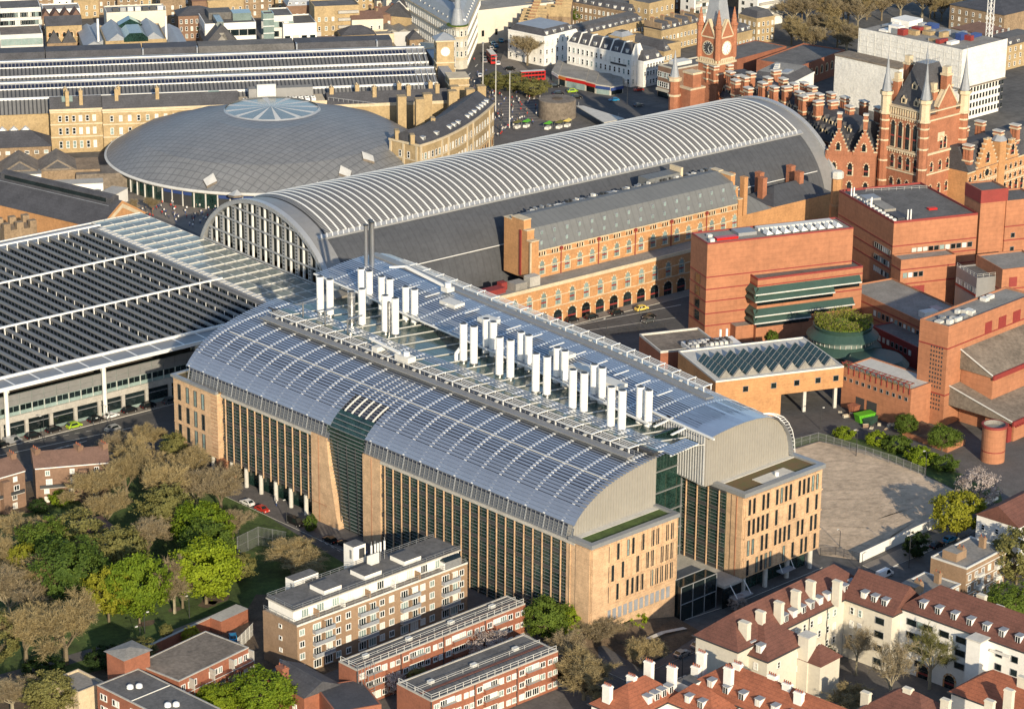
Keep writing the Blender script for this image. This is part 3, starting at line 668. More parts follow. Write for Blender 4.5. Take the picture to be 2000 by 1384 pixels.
def gable(prof, b_pos, zb, mt, rib_m, right):
    g = MB(CR); top = [(a, z-0.25) for a, z in prof if a < right]; z_r = np.interp(right, [p[0] for p in prof], [p[1] for p in prof])-0.25
    pl = [(top[0][0]+0.4, zb)]+[(max(a, top[0][0]+0.4), z) for a, z in top]+[(right, z_r), (right, zb)]
    i0 = [g.pt(a, b_pos, z) for a, z in pl]; i1 = [g.pt(a, b_pos+1.0, z) for a, z in pl]
    g.face(i0[::-1], mt); g.face(i1, mt)
    for i in range(len(pl)): j = (i+1) % len(pl); g.face([i0[i], i0[j], i1[j], i1[i]], mt)
    g.build('gable_wall', crick)
    g = MB(CR); a = pl[0][0]+0.7
    while a < right-0.1:
        z1 = np.interp(a, [p[0] for p in pl[1:-1]], [p[1] for p in pl[1:-1]])-0.05
        g.box(a, a+0.14, b_pos-0.09, b_pos-0.004, zb+0.1, z1, rib_m); a += 0.85
    g.build('gable_ribs', crick, 'stuff')
gable(NV, 7.0, 26.45, 'ribbed_metal', 'ribbed_metal', 27.5)
SV = [(44.0, 39.4), (48, 39.9), (52, 40.2), (56, 40.3), (60, 40.1), (63.5, 39.6), (66.5, 38.6), (69, 37.2), (71, 35.2), (72.5, 32.8), (73.4, 30.0), (73.8, 26.8)]
SV0 = SV
g_top = [(a, z-0.25) for a, z in SV]
g = MB(CR); pl = [(44.3, 26.6)]+[(max(a, 44.3), z) for a, z in g_top]+[(73.3, 26.6)]
i0 = [g.pt(a, 7.0, z) for a, z in pl]; i1 = [g.pt(a, 8.0, z) for a, z in pl]; g.face(i0[::-1], 'ribbed_metal'); g.face(i1, 'ribbed_metal')
for i in range(len(pl)): j = (i+1) % len(pl); g.face([i0[i], i0[j], i1[j], i1[i]], 'ribbed_metal')
g.build('gable_wall', crick)
g = MB(CR); a = 45.0
while a < 73:
    z1 = np.interp(a, [p[0] for p in g_top], [p[1] for p in g_top])-0.05; g.box(a, a+0.14, 6.91, 6.996, 26.7, z1, 'ribbed_metal'); a += 0.85
g.build('gable_ribs', crick, 'stuff')
def off_s(bb): return np.interp(bb, [0, 7, 27, 53, 67, 105, 145, 170], [-0.6, 0, 2.2, 6.0, 7.5, 10.0, 13.0, 14.0])
def lift_s(bb): return np.interp(bb, [0, 60, 120, 150, 170], [0, 0.2, 0.8, 1.6, 1.9])
BS = [4.0, 12, 22, 32, 42, 52, 62, 72, 82, 92, 102, 112, 122, 132, 142, 152, 160]
def strip(mb, pts4, b_list, mt, ends=True):
    rings = []
    for bb in b_list: rings.append([mb.pt(a+off_s(bb), bb, z+lift_s(bb)) for a, z in pts4])
    n = len(pts4)
    for r0, r1 in zip(rings, rings[1:]):
        for i in range(n): j = (i+1) % n; mb.face([r0[i], r0[j], r1[j], r1[i]], mt)
    if ends: mb.face(rings[0][::-1], mt); mb.face(rings[-1], mt)
SVX = [(38.8, 38.9)]+SV[:-1]+[(73.9, 27.0)]
SVD = arc(SVX); s = 0.0
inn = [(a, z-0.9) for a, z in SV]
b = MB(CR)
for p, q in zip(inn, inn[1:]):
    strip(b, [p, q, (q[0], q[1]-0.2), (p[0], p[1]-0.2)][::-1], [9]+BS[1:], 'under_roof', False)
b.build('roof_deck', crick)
while s < SVD[-1]-0.3:
    t = s/SVD[-1]; w = 0.95; gap = 0.42 if t < 0.3 else (0.26 if t < 0.6 else 0.1)
    p, q = along(SVX, SVD, s), along(SVX, SVD, s+w-gap); tt = tang(SVX, SVD, s+0.3); n = (-tt[1], tt[0])
    pr = [p, q, (q[0]-n[0]*0.1, q[1]-n[1]*0.1), (p[0]-n[0]*0.1, p[1]-n[1]*0.1)][::-1]
    mb = MB(CR)
    if t < 0.14: strip(mb, pr, BS[2:], 'louvre_metal')
    else:
        strip(mb, pr, [5.5]+BS[1:], 'louvre_metal')
    mb.build('louvre', crick); s += w
mb = MB(CR)          # the closed western bay of the south roof
for p, q in zip(SVX[1:], SVX[2:]): strip(mb, [p, q, (q[0], q[1]-0.08), (p[0], p[1]-0.08)][::-1], [5.4, 12, 19.5], 'louvre_metal')
mb.build('roof_sheet', crick)
for k in range(23):
    bb = 14+k*6.3; g = MB(CR); prof = [(a+off_s(bb), z+lift_s(bb)) for a, z in SVX]; rib(g, prof, arc(prof), bb, 0.1, SVD[-1]-2, 0.5, 0.02); g.build('rib', crick)
g = MB(CR); strip(g, [(44.1, 26.6), (44.7, 26.6), (44.7, 39.2), (44.1, 39.2)][::-1], [7.4]+BS[1:], 'ribbed_white'); g.build('ribbed_wall', crick)
g = MB(CR)
for k in range(165):
    bb = 7.5+k*0.9; a = 44.0+off_s(bb); g.box(a-0.14, a+0.09, bb, bb+0.16, 27, 39.1+lift_s(bb), 'ribbed_white')
g.build('wall_ribs', crick, 'stuff')
g = MB(CR); strip(g, [(38.6, 38.7), (39.0, 38.7), (39.0, 39.1), (38.6, 39.1)][::-1], BS[2:], 'white_metal'); g.build('eave_beam', crick)
g = MB(CR); strip(g, [(43.6, 39.3), (44.0, 39.3), (44.0, 39.75), (43.6, 39.75)][::-1], BS[:4], 'white_metal'); g.build('eave_beam', crick)
for off, w in ((0.8, 0.25), (2.0, 0.14)):
    g = MB(CR); pr = [(a+off, z+0.15) for a, z in SV[5:]]
    for p, q in zip(pr, pr[1:]): g.beam((p[0], 7.6-off*0.4, p[1]), (q[0], 7.6-off*0.4, q[1]), w, w, 'white_metal')
    g.build('trellis_rail', crick)
g = MB(CR); pr = [(a, z) for a, z in SV[5:]]; dd = arc(pr)
for i in range(18):
    p = along(pr, dd, dd[-1]*i/17); g.beam((p[0]+0.8, 7.3, p[1]+0.15), (p[0]+2.0, 6.8, p[1]+0.15), 0.1, 0.1, 'white_metal')
g.build('trellis_rungs', crick, 'stuff')
def sw(bb): return 44.0+off_s(bb)
for i in range(23):
    b0, b1 = 7.6+i*6.0, 13.5+i*6.0
    g = MB(CR); g.poly([(27.2, b0, 39.5), (sw(b0), b0, 37.0), (sw(b1), b1, 37.0), (27.2, b1, 39.5)], 'roof_glass')
    g.poly([(27.2, b0, 39.38), (27.2, b1, 39.38), (sw(b1), b1, 36.88), (sw(b0), b0, 36.88)], 'roof_glass'); g.build('valley_glass', crick)
    g = MB(CR); g.beam((27.2, b0-0.05, 39.62), (sw(b0), b0-0.05, 37.12), 0.22, 0.2, 'off_white'); g.build('glazing_beam', crick)
g = MB(CR)
for i in range(138):
    bb = 7.6+i; g.beam((27.3, bb, 39.52), (sw(bb)-0.2, bb, 37.02), 0.05, 0.05, 'bl_green')
g.build('glazing_bars', crick, 'stuff')
g = MB(CR); g.box(26.6, 28.0, 7.0, 146, 39.0, 39.75, 'dark_metal'); g.build('valley_kerb', crick)
g = MB(CR)
for i in range(14):
    bb = 8+i*10; g.box(26.2, 27.0, bb, bb+9.2, 39.75, 39.95, 'slate')
g.build('kerb_flashing', crick)
def gantry(fa, zb, b_list, wid, name):
    g = MB(CR)
    for p, q in zip(b_list, b_list[1:]):
        a, c = fa(p), fa(q)
        for dz in (zb, ): 
            g.beam((a, p, dz+1.3), (c, q, dz+1.3), 0.22, 0.22, 'white_metal'); g.beam((a+wid, p, dz+1.3), (c+wid, q, dz+1.3), 0.16, 0.16, 'white_metal')
        for k in range(1, 4): g.beam((a+wid*k/4, p, dz+1.25), (c+wid*k/4, q, dz+1.25), 0.22, 0.08, 'off_white')
        g.beam((a, p, zb), (a, p, zb+1.3), 0.2, 0.2, 'white_metal'); g.beam((a+wid, p, zb), (a+wid, p, zb+1.3), 0.2, 0.2, 'white_metal')
        g.beam((a-0.3, p, zb+1.42), (a+wid+0.3, p, zb+1.42), 0.45, 0.16, 'white_metal')
        g.beam((a+0.2, (p+q)/2, zb+0.25), (a+wid, (p+q)/2+1.2, zb+0.25), 0.7, 0.4, 'off_white')
    g.build(name, crick)
for i in range(22): gantry(lambda bb: 23.6, 38.9, [12+i*6, 17.4+i*6], 3.0, 'roof_gantry')
for i in range(21): gantry(lambda bb: 61.5+off_s(bb), 40.2, [26+i*6, 31.4+i*6], 2.6, 'roof_gantry')
g = MB(CR); strip(g, [(58.5, 40.1), (61.2, 39.9), (61.2, 40.35), (58.5, 40.55)][::-1], BS[2:], 'louvre_grey'); g.build('roof_walkway', crick)
g = MB(CR); g.box(21.0, 23.3, 10, 144, 38.9, 39.25, 'louvre_grey')
for i in range(68):
    bb = 10+i*2; g.beam((23.3, bb, 39.2), (23.3, bb, 40.2), 0.07, 0.07, 'grey_metal')
g.beam((23.3, 10, 40.2), (23.3, 144, 40.2), 0.08, 0.08, 'grey_metal'); g.build('roof_walkway', crick)
for bb, aa, l in ((40, 50, 7), (52, 50.5, 7), (64, 53, 6), (96, 55, 5), (112, 56, 6)):
    g = MB(CR); o = off_s(bb)-6; g.box(aa+o, aa+o+3.6, bb, bb+l, 40.6, 41.6, 'off_white'); g.build('plant_box', crick)
for k in range(14):
    bb = 30+k*8.5; o = off_s(bb); g = MB(CR); g.beam((49+o, bb, 41.2), (54+o, bb, 41.3), 0.5, 0.16, 'white_metal'); g.build('roof_beam', crick)
g = MB(CR); g.box(23.2, 25.8, 88, 93, 40.6, 42.0, 'off_white'); g.beam((24, 92, 42.2), (24.5, 104, 43.0), 0.5, 0.6, 'white_metal'); g.box(23.4, 26.2, 100, 102, 40.4, 41.6, 'off_white'); g.tube((24.5, 90, 42), (24.5, 90, 43), 0.8, 0.8, 'white_metal'); g.build('cleaning_cradle', crick)
g = MB(CR); g.box(66, 68.6, 121, 123.5, 41.6, 42.8, 'off_white'); g.beam((67, 123, 42.8), (66.2, 138, 45.0), 0.5, 0.7, 'white_metal'); g.beam((66.2, 138, 45), (64, 142, 44.3), 0.4, 0.5, 'white_metal'); g.tube((67.2, 122, 42.6), (67.2, 122, 44), 0.9, 0.9, 'white_metal', 10); g.build('cleaning_cradle', crick)
def flue_mesh(h, mt):
    g = MB(); g.tube((0, 0, 0), (0, 0, h), 0.98, 0.98, mt, 18); g.tube((0, 0, 0), (0, 0, 0.7), 1.08, 1.08, 'steel', 18); g.tube((0, 0, h), (0, 0, h+0.12), 0.8, 0.8, 'dark_metal', 18)
    [g.tube((0, 0, z_), (0, 0, z_+0.1), 1.005, 1.005, 'off_white', 18) for z_ in (2.9, 5.4, 7.8)]; g.lathe((0, 0), [(1.03, h-0.25), (1.03, h+0.02), (0.8, h+0.03)], mt, 18); me = g.mesh('flue'); return me
FL, FS, FM = flue_mesh(10.2, 'white_paint'), flue_mesh(9.6, 'white_paint'), flue_mesh(9.2, 'steel')
def zval(a, bb): return 39.5+(a-27.2)/(sw(bb)-27.2)*(37.0-39.5)
NB = [(33.4, 24.0), (33.0, 27.2), (35.6, 38.8), (35.0, 42.0), (37.3, 53.2), (36.6, 56.4), (39.3, 68.2), (38.6, 71.4), (39.6, 81.8), (39.0, 85.0), (39.6, 111.6), (39.0, 114.8), (37.8, 122.6), (36.5, 134.0), (36.0, 137.4)]
for a, bb in NB: x, y = CR(a, bb); put('flue', FL, crick, x, y, zval(a, bb)-0.2)
x, y = CR(37.1, 126.0); put('flue', FM, crick, x, y, 38.0)
x, y = CR(38.9, 113.2); put('flue', FM, crick, x, y, 37.8, sc=(0.45, 0.45, 1))
SB = [(42.3, 24.0), (42.6, 27.0), (45.3, 42.4), (45.6, 45.4), (47.2, 57.2), (47.5, 60.2), (48.6, 71.5), (48.9, 74.5), (49.2, 85.0), (49.5, 88.0), (51.8, 118.0), (51.6, 121.2), (52.8, 129.0), (52.6, 132.0), (53.2, 137.8), (53.0, 140.8)]
for a, bb in SB: x, y = CR(a, bb); put('flue', FS, crick, x, y, 36.9 if a < sw(bb)-1 else 37.1)
for a, bb, h in ((66.5, 152.0, 14), (67.3, 153.6, 14), (65.6, 153.6, 13)):
    g = MB(CR); g.tube((a, bb, 40), (a, bb, 40+h), 0.55, 0.55, 'steel', 12); g.tube((a, bb, 40+h), (a, bb, 40.4+h), 0.7, 0.7, 'dark_metal', 12); g.build('steel_flue', crick)
g = MB(CR); g.tube((38.0, 86.6, 38), (38.0, 86.6, 40.2), 0.5, 0.5, 'white_paint', 10); g.tube((38.0, 86.6, 40.2), (38.6, 85.8, 41.6), 0.5, 0.5, 'white_paint', 10); g.build('flue_duct', crick)
for bb in (118, 127, 136):
    g = MB(CR); g.tube((29, bb, 39.6), (29, bb, 43.4), 0.22, 0.22, 'steel', 8); g.tube((29, bb, 43.4), (34, bb, 43.4), 0.22, 0.22, 'steel', 8); g.build('steam_pipe', crick)
b = MB(CR); b.box(-1.2, 22, 134, 152.5, 8.4, 26, 'terracotta'); b.build('terracotta_block', crick)
b = MB(CR)
for z in (13.6, 19.2): b.box(-1.35, -1.204, 134, 152.5, z, z+0.3, 'terracotta')
for z in range(9, 26): b.box(-1.3, -1.204, 134, 136.6, z, z+0.08, 'terracotta_red')
b.build('terracotta_band', crick)
p0, p1 = face_n(134, 152.5, -1.2)
windows(crick, p0, p1, [9.3, 14.6, 20.2], [2.6, 6.1, 9.4, 12.6], 1.15, 4.3, 'slot', gmix=(0.7, 0.3, 0))
b = MB(CR); b.box(-1.7, -0.7, 134, 153, 26, 26.7, 'grey_metal'); b.box(-0.7, 12, 152, 153, 26, 26.7, 'grey_metal'); b.build('coping', crick)
b = MB(CR); b.box(-0.7, 6, 134, 152, 26, 26.3, 'sedum'); b.build('green_roof', crick)
for bb in (138, 143.5, 150):
    b = MB(CR); b.tube((0.2, bb, 0), (0.2, bb, 8.4), 0.6, 0.6, 'pale_concrete', 10); b.build('column', crick)
b = MB(CR); b.box(4, 20, 133, 150, 0, 8.4, 'glass_dark'); b.box(-0.8, 4, 132.5, 135.5, 0, 8.39, 'terracotta_red'); b.build('ground_floor_glazing', crick)
b = MB(CR); b.box(27.5, 47.4, 16.8, 17.0, 0, 38.5, 'glass_green'); b.build('atrium_glass', crick)
b = MB(CR)
for a in (27.7, 36.5, 46.5): b.box(a, a+0.2, 16.5, 16.796, 4, 38.4, 'grey_metal')
for z in (8, 13, 18.2, 23.6, 29, 34.2): b.box(27.5, 47, 16.45, 16.794, z, z+0.22, 'grey_metal')
b.build('atrium_frame', crick)
b = MB(CR); b.box(44.2, 44.6, 7.6, 9.4, 26.6, 38.5, 'ribbed_white'); b.build('ribbed_wall', crick)
b = MB(CR); b.box(28, 46.8, 2.5, 16.7, 5.2, 5.8, 'concrete'); b.box(40.5, 46.8, -3.5, 2.5, 5.2, 5.8, 'concrete'); b.build('entrance_roof', crick)
b = MB(CR); b.box(28, 40, -1.4, 2.4, 0, 8.6, 'glass_dark'); b.box(28, 28.2, 2.4, 9, 0, 5.1, 'glass_dark')
for a in (28, 32, 36, 40): b.box(a-0.06, a+0.06, -1.55, -1.404, 0, 8.7, 'silver')
b.box(28, 40, -1.6, -1.41, 8.6, 8.75, 'silver'); b.box(28, 40, -1.6, -1.41, 4.2, 4.3, 'silver'); b.box(28, 40, 2.3, 2.45, 8.6, 8.75, 'silver'); b.build('entrance_glazing', crick)
b = MB(CR); b.box(41, 46.8, -7, -4.8, 3.2, 3.5, 'lead'); b.beam((41.5, -6.8, 3.5), (41.5, -4.4, 6.2), 0.16, 0.16, 'white_metal'); b.beam((46.2, -6.8, 3.5), (46.2, -4.4, 6.2), 0.16, 0.16, 'white_metal'); b.build('door_canopy', crick)
b = MB(CR); b.box(40.5, 46.8, -3.2, -3.0, 0, 5.1, 'glass_dark'); b.box(42.5, 45, -3.5, -3.21, 0, 2.8, 'dark_metal'); b.build('entrance_doors', crick)
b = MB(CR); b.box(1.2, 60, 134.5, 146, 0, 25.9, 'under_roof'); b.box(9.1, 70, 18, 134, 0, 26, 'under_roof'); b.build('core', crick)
b = MB(CR)
for bb in (7.6, ): pass
b.prism([(1.5, 148), (34, 152), (54, 154), (54, 150), (34, 148), (1.5, 146)], 26, 30, 'ribbed_metal'); b.prism([(8, 148), (34, 152), (70, 155), (70, 150), (34, 148), (8, 146)], 30, 33.5, 'ribbed_metal'); b.prism([(18, 149.5), (54, 153.5), (85, 156), (85, 150), (34, 148), (18, 147)], 33.5, 36.8, 'ribbed_metal'); b.build('end_wall', crick)
b = MB(CR)
S2 = [(a+off_s(bb), bb) for a, bb in ((75.2, 17), (75, 60), (75, 100), (75, 150))]
b.prism([(70, 17)]+S2+[(70, 150)], 0, 27.5, 'terracotta'); b.build('south_wall', crick)
SHW, SHZ0, SHH = 36.6, 5.5, 30.6
def shy(t): return SHW-SHW*math.cos(t)
def shz(t): return SHZ0+SHH*math.sin(t)**0.94
shed = thing('train_shed', 'long arched train shed with silver ribbed rooflights and dark slate flanks', 'train shed', (0, 0))
TS = [math.pi*i/40 for i in range(41)]
def t_of_y(y): return math.acos((SHW-y)/SHW)
b = MB()
for t0, t1 in zip(TS, TS[1:]):
    y0, y1, z0, z1 = shy(t0), shy(t1), shz(t0)-0.15, shz(t1)-0.15
    b.poly([(0.5, y0, z0), (211, y0, z0), (211, y1, z1), (0.5, y1, z1)], 'shed_slate')
b.build('slate_roof', shed)
T0, T1 = t_of_y(15.2), t_of_y(55)
NT = 34; g = MB()
tt = [T0+(T1-T0)*i/NT for i in range(NT+1)]
def q3(x, t, up): 
    y, z = shy(t), shz(t); n = (-math.cos(t), math.sin(t)); return (x, y+n[0]*up, z+n[1]*up)
for t0, t1 in zip(tt, tt[1:]):
    for (x0, u0), (x1, u1), mt_ in (((0, 0.05), (1.8, 0.6), 'dark_metal'), ((1.8, 0.6), (1.9, 0.82), 'white_metal'), ((1.9, 0.82), (2.2, 0.82), 'white_metal'), ((2.2, 0.82), (2.66, 0.02), 'louvre_grey')):
        g.poly([q3(x0, t0, u0), q3(x1, t0, u1), q3(x1, t1, u1), q3(x0, t1, u0)], mt_)
for i in range(NT*2):
    t = T0+(T1-T0)*(i+0.5)/(NT*2); dt = 0.0055
    g.poly([q3(0.1, t-dt, 0.12), q3(1.75, t-dt, 0.62), q3(1.75, t+dt, 0.62), q3(0.1, t+dt, 0.12)], 'louvre_grey')
for tE in (T0, T1): g.poly([q3(0, tE, 0.05), q3(1.8, tE, 0.6), q3(1.9, tE, 0.82), q3(2.2, tE, 0.82), q3(2.66, tE, 0.02)], 'white_metal')
rl = g.mesh('rooflight')
for k in range(74): put('rooflight', rl, shed, 7.5+k*2.66, 0, 0)
g = MB(); t0, t1 = t_of_y(13.6), t_of_y(15.1)
y0, z0, y1, z1 = shy(t0), shz(t0), shy(t1), shz(t1)
g.extr([(y0, z0-0.1), (y0-0.15, z0+0.55), (y0+0.25, z0+0.6), (y1-0.2, z1+0.3), (y1, z1)][::-1], 'a', 4, 206, 'silver')
g.build('gutter_walkway', shed)
g = MB()
for k in range(100): x = 5+k*2; g.beam((x, y0-0.1, z0+0.62), (x+0.9, y1-0.1, z1+0.42), 0.35, 0.12, 'white_metal')
g.build('gutter_grating', shed, 'stuff')
g = MB(); t = t_of_y(3.5); g.beam((28, shy(t)-0.2, shz(t)+0.1), (203, shy(t)-0.2, shz(t)+0.1), 0.28, 0.2, 'white_metal'); g.build('safety_rail', shed)
def arch_band(x0, x1, up, mt, ya=0, yb=73.2):
    g = MB(); ts = [t_of_y(max(0.01, min(73.19, ya+(yb-ya)*(1-math.cos(math.pi*i/44))/2))) for i in range(45)]
    for t0, t1 in zip(ts, ts[1:]):
        c = [q3(x0, t0, -0.6), q3(x0, t1, -0.6), q3(x0, t1, up), q3(x0, t0, up)]; d = [(x1, *p[1:]) for p in c]
        g.poly([c[0], c[1], c[2], c[3]][::-1], mt); g.poly(d, mt); g.poly([c[3], c[2], d[2], d[3]], mt); g.poly([c[1], c[0], d[0], d[1]], mt)
    return g
arch_band(-0.5, 1.3, 0.7, 'silver').build('end_arch', shed); arch_band(209.7, 211.5, 0.6, 'silver').build('end_arch', shed)
arch_band(1.3, 6.9, 0.12, 'louvre_grey').build('verge', shed); arch_band(204.5, 209.7, 0.12, 'louvre_grey').build('verge', shed)
g = MB()
ts = [t_of_y(0.05+73.1*(1-math.cos(math.pi*i/80))/2) for i in range(81)]
for t0, t1 in zip(ts, ts[1:]):
    a = q3(-0.62, t0, 0.15); c = q3(-0.62, (t0*0.4+t1*0.6), 0.75); g.beam(a, c, 0.14, 0.1, 'grey_metal')
g.build('arch_rivets', shed, 'stuff')
GZ = 17.6
g = MB(); pl = [(shy(t), shz(t)-0.7) for t in TS if shz(t)-0.7 > GZ]
ids = [g.pt(1.2, y, z) for y, z in pl]; g.face(ids[::-1], 'glass_dark'); g.build('gable_glass', shed)
g = MB()
for k in range(19):
    y = 6.6+k*3.34; zt = shz(t_of_y(y))-0.8
    if zt < GZ+1: continue
    wide = k % 2 == 0
    g.box(0.3, 0.9, y-(0.75 if wide else 0.2), y+(0.75 if wide else 0.2), GZ, zt, 'silver' if wide else 'white_metal')
    if wide:
        z = GZ+0.6
        while z < zt-0.8: g.box(0.2, 0.296, y-0.35, y+0.35, z, z+0.55, 'dark_metal'); z += 1.05
for z in (17.7, 22.2, 27.2, 31.6):
    yy = [y for y in np.linspace(0.1, 73.1, 400) if shz(t_of_y(y)) > z+0.9]
    if yy: g.box(-0.1, 0.29, min(yy), max(yy), z, z+0.5, 'silver')
g.build('gable_frame', shed)
b = MB(); b.box(0.5, 211, 0.2, 73, 0, 5.6, 'orange_brick'); b.build('plinth', shed)
b = MB(); pl = [(shy(t), shz(t)-0.6) for t in TS]; ids = [b.pt(209, y, z) for y, z in pl]; b.face(ids, 'glass_dark'); b.build('gable_glass', shed)
ext = thing('station_extension', 'flat station extension roof of grey sawtooth blades between white beams', 'station roof', (-20, -5))
XW, XE = -142.0, -20.5
g = MB()
def tooth(L, posts):
    g = MB(); g.extr([(0.1, 0.75), (0, 0.85), (0, 1.25), (0.12, 1.45), (1.25, 1.3), (1.5, 0.1), (1.5, -0.4), (1.35, -0.4), (0.95, 0.7)][::-1], 'b', 0, L, 'blade')
    g.box(-0.03, -0.004, 0, L, 1.12, 1.24, 'louvre_grey'); g.box(0.3, 0.35, 0.1, L-0.1, -0.4, 0.75, 'glass_dark')
    n = int(L/1.9)
    for i in range(n+1): y = 0.2+i*(L-0.4)/n; g.box(0.15, 0.29, y-0.1, y+0.1, -0.4, 0.74, 'under_roof')
    for i in range(1, 7 if posts else 0): y = i*L/7; g.box(-0.16, -0.034, y-0.13, y+0.13, -0.4, 1.1, 'white_metal')
    g.box(-0.2, 0.12, L-0.5, L-0.15, -0.4, 1.6, 'white_metal'); return g.mesh('roof_blade')
BY = [-3.6, 30.5, 66.5, 99.7]
for y0, y1 in zip(BY, BY[1:]):
    me = [tooth(y1-y0-0.3, p) for p in (0, 1)]; k = 0; x = XE-3.3
    while x > XW: put('roof_blade', me[k % 8 == 3 or k == 0], ext, x, y0+0.15, 16.6); x -= 3.62; k += 1
for y in BY[1:]:
    g = MB(); g.box(XW, XE+1.2, y-0.3, y+0.3, 18.2, 18.65, 'white_metal'); g.build('roof_beam', ext)
g = MB(); g.box(XE-1.2, XE-0.2, BY[0], 99.7, 16, 17.6, 'louvre_grey'); g.build('roof_beam', ext)
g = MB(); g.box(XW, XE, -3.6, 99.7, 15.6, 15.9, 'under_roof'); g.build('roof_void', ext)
pm = MB(); pm.box(0, 7.2, 0, 6.6, 0, 0.25, 'louvre_grey'); pm = pm.mesh('eave_panel')
x = XE-8
while x > XW: put('eave_panel', pm, ext, x, -10.9, 17.0); x -= 7.6
g = MB(); g.box(XW, XE+20, -11.5, -10.95, 16.6, 17.6, 'white_metal'); g.box(XW, XE+20, -4.2, -3.62, 16.6, 17.9, 'white_metal'); g.build('eave_beam', ext)
x = XE-0.4
while x > XW:
    g = MB(); g.box(x-0.4, x, -10.9, -4.2, 16.7, 17.35, 'white_metal'); g.build('eave_rib', ext); x -= 7.6
pm = MB(); pm.poly([(0.15, 0.15, 0), (4.35, 0.15, 0), (4.35, 3.1, 0.35), (0.15, 3.1, 0.35)], 'deck_glass'); pm.poly([(0.15, 3.1, 0.35), (4.35, 3.1, 0.35), (4.35, 6.05, 0), (0.15, 6.05, 0)], 'deck_glass'); pm.box(0.15, 4.35, 0.15, 6.05, -0.3, -0.05, 'under_roof'); pm = pm.mesh('glass_panel')
for i in range(4):
    for k in range(19):
        y = -11+k*6.2
        put('glass_panel', pm, ext, -18.2+i*4.5, y, 17.2)
for i in range(5):
    g = MB(); x = -18.2+i*4.5; g.box(x-0.14, x+0.14, -11, 106.8, 17.15, 17.45, 'off_white'); g.build('glazing_bar', ext)
for k in range(20):
    g = MB(); y = -11+k*6.2; g.box(-18.06, -0.2, y-0.12, y+0.12, 17.2, 17.48, 'off_white'); g.build('glazing_bar', ext)
for k in range(44):
    g = MB(); y = -3+k*2.35; g.box(-20.4, -18.4, y, y+1.5, 17.3, 17.5, 'off_white'); g.build('walkway_grate', ext)
g = MB(); g.box(-20.6, -18.35, -3.5, 100, 16.9, 17.28, 'louvre_grey'); g.build('walkway', ext)
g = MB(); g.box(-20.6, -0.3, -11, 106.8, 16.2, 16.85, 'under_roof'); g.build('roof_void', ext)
g = MB()
for z in (17.9, 18.4): g.beam((-20, -6.5, z), (-0.5, -6.5, z), 0.08, 0.08, 'off_white')
for k in range(14): g.beam((-20+k*1.5, -6.5, 17.3), (-20+k*1.5, -6.5, 18.4), 0.1, 0.1, 'off_white')
g.build('handrail', ext)
g = MB(); g.box(XW, XE+20, 99.7, 106.8, 16.5, 17.0, 'louvre_grey'); g.box(XW, XE+20, 106.8, 107.2, 16.4, 17.3, 'white_metal'); g.build('eave_panel_strip', ext)
for x in (-143, -112.6, -82.3, -52, -25):
    g = MB(); g.tube((x, -5.6, 0), (x, -5.6, 16.6), 0.62, 0.62, 'white_metal', 14); g.build('column', ext)
g = MB(); g.box(XW, 20, -4.4, 99, 0, 6.2, 'concrete'); g.build('platform_base', ext)
g = MB(); g.box(XW, 15, -4.2, -3.9, 6.2, 12.2, 'glass_pale'); g.build('street_wall', ext)
pm = MB()
for zz in (0, 1.65): pm.box(0.05, 3.7, -0.18, 0.0, zz, zz+1.55, 'louvre_grey')
pm = pm.mesh('wall_panel')
pw = MB(); pw.box(0.15, 1.75, -0.14, 0, 0, 1.5, 'glass_dark'); pw.box(1.95, 3.55, -0.14, 0, 0, 1.5, 'glass_dark'); pw.box(0, 0.1, -0.22, 0, -1.2, 1.7, 'off_white'); pw = pw.mesh('window')
x = 6.0; k = 0
while x > XW:
    put('wall_panel', pm, ext, x, -4.21, 9.0); put('window', pw, ext, x, -4.21, 7.3); x -= 3.8
g = MB(); g.box(XW, 15, -4.9, -4.41, 4.6, 6.3, 'concrete'); g.build('stone_band', ext)
pm = MB(); pm.box(0.7, 6.9, -0.3, 0, 0.9, 4.4, 'glass_dark'); pm.box(0.7, 6.9, -0.36, 0, 0, 0.9, 'glass_pale'); pm.box(-0.5, 0.5, -0.55, 0, 0, 4.55, 'concrete'); pm.box(0.7, 6.9, -0.4, -0.31, 3.2, 3.4, 'grey_metal'); pm = pm.mesh('shopfront')
x = 0.0
while x > XW: put('shopfront', pm, ext, x, -4.42, 0.0); x -= 7.6
g = MB(); g.box(XW, 15, -3.6, 99, 6.2, 6.4, 'paving'); g.box(XW, 15, 4, 8, 6.4, 6.5, 'asphalt'); g.box(XW, 15, -3.4, -3.2, 6.4, 12, 'dark_metal'); g.build('platform', ext)
for k in range(5):
    g = MB(); x = -135+k*30; g.box(x, x+0.8, 8, 8.8, 6.4, 15.8, 'white_metal'); g.build('column', ext)
hw = thing('brick_hotel_wing', 'orange brick Gothic wing with grey mansard roof and pointed windows beside the shed', 'building', (62, -20))
EY, EZ = -14.2, 21.8       # eave
PY = -21.5
b = MB(); b.box(64, 150, EY, -1.5, 12, EZ, 'orange_brick'); b.build('wall', hw)
b = MB(); b.box(13, 150, PY, EY+0.5, 0, 12.9, 'orange_brick', top='felt_pale'); b.build('podium', hw)
b = MB(); b.box(13, 150, PY-0.35, PY-0.004, 12.3, 13.4, 'stone'); b.box(12.6, 13.0, PY, EY, 12.3, 13.4, 'stone'); b.build('podium_parapet', hw)
b = MB()
for z in (5.6, 9.0): b.box(13, 150, PY-0.16, PY-0.003, z, z+0.25, 'stone')
for z in (16.2, 19.6, 21.4): b.box(64, 150, EY-0.16, EY-0.003, z, z+0.28, 'stone')
b.build('string_course', hw)
windows(hw, (13, PY), (150, PY), [6.2], [3.5+5.65*k for k in range(24)], 2.0, 4.6, 'arch', gmix=(1, 0, 0))
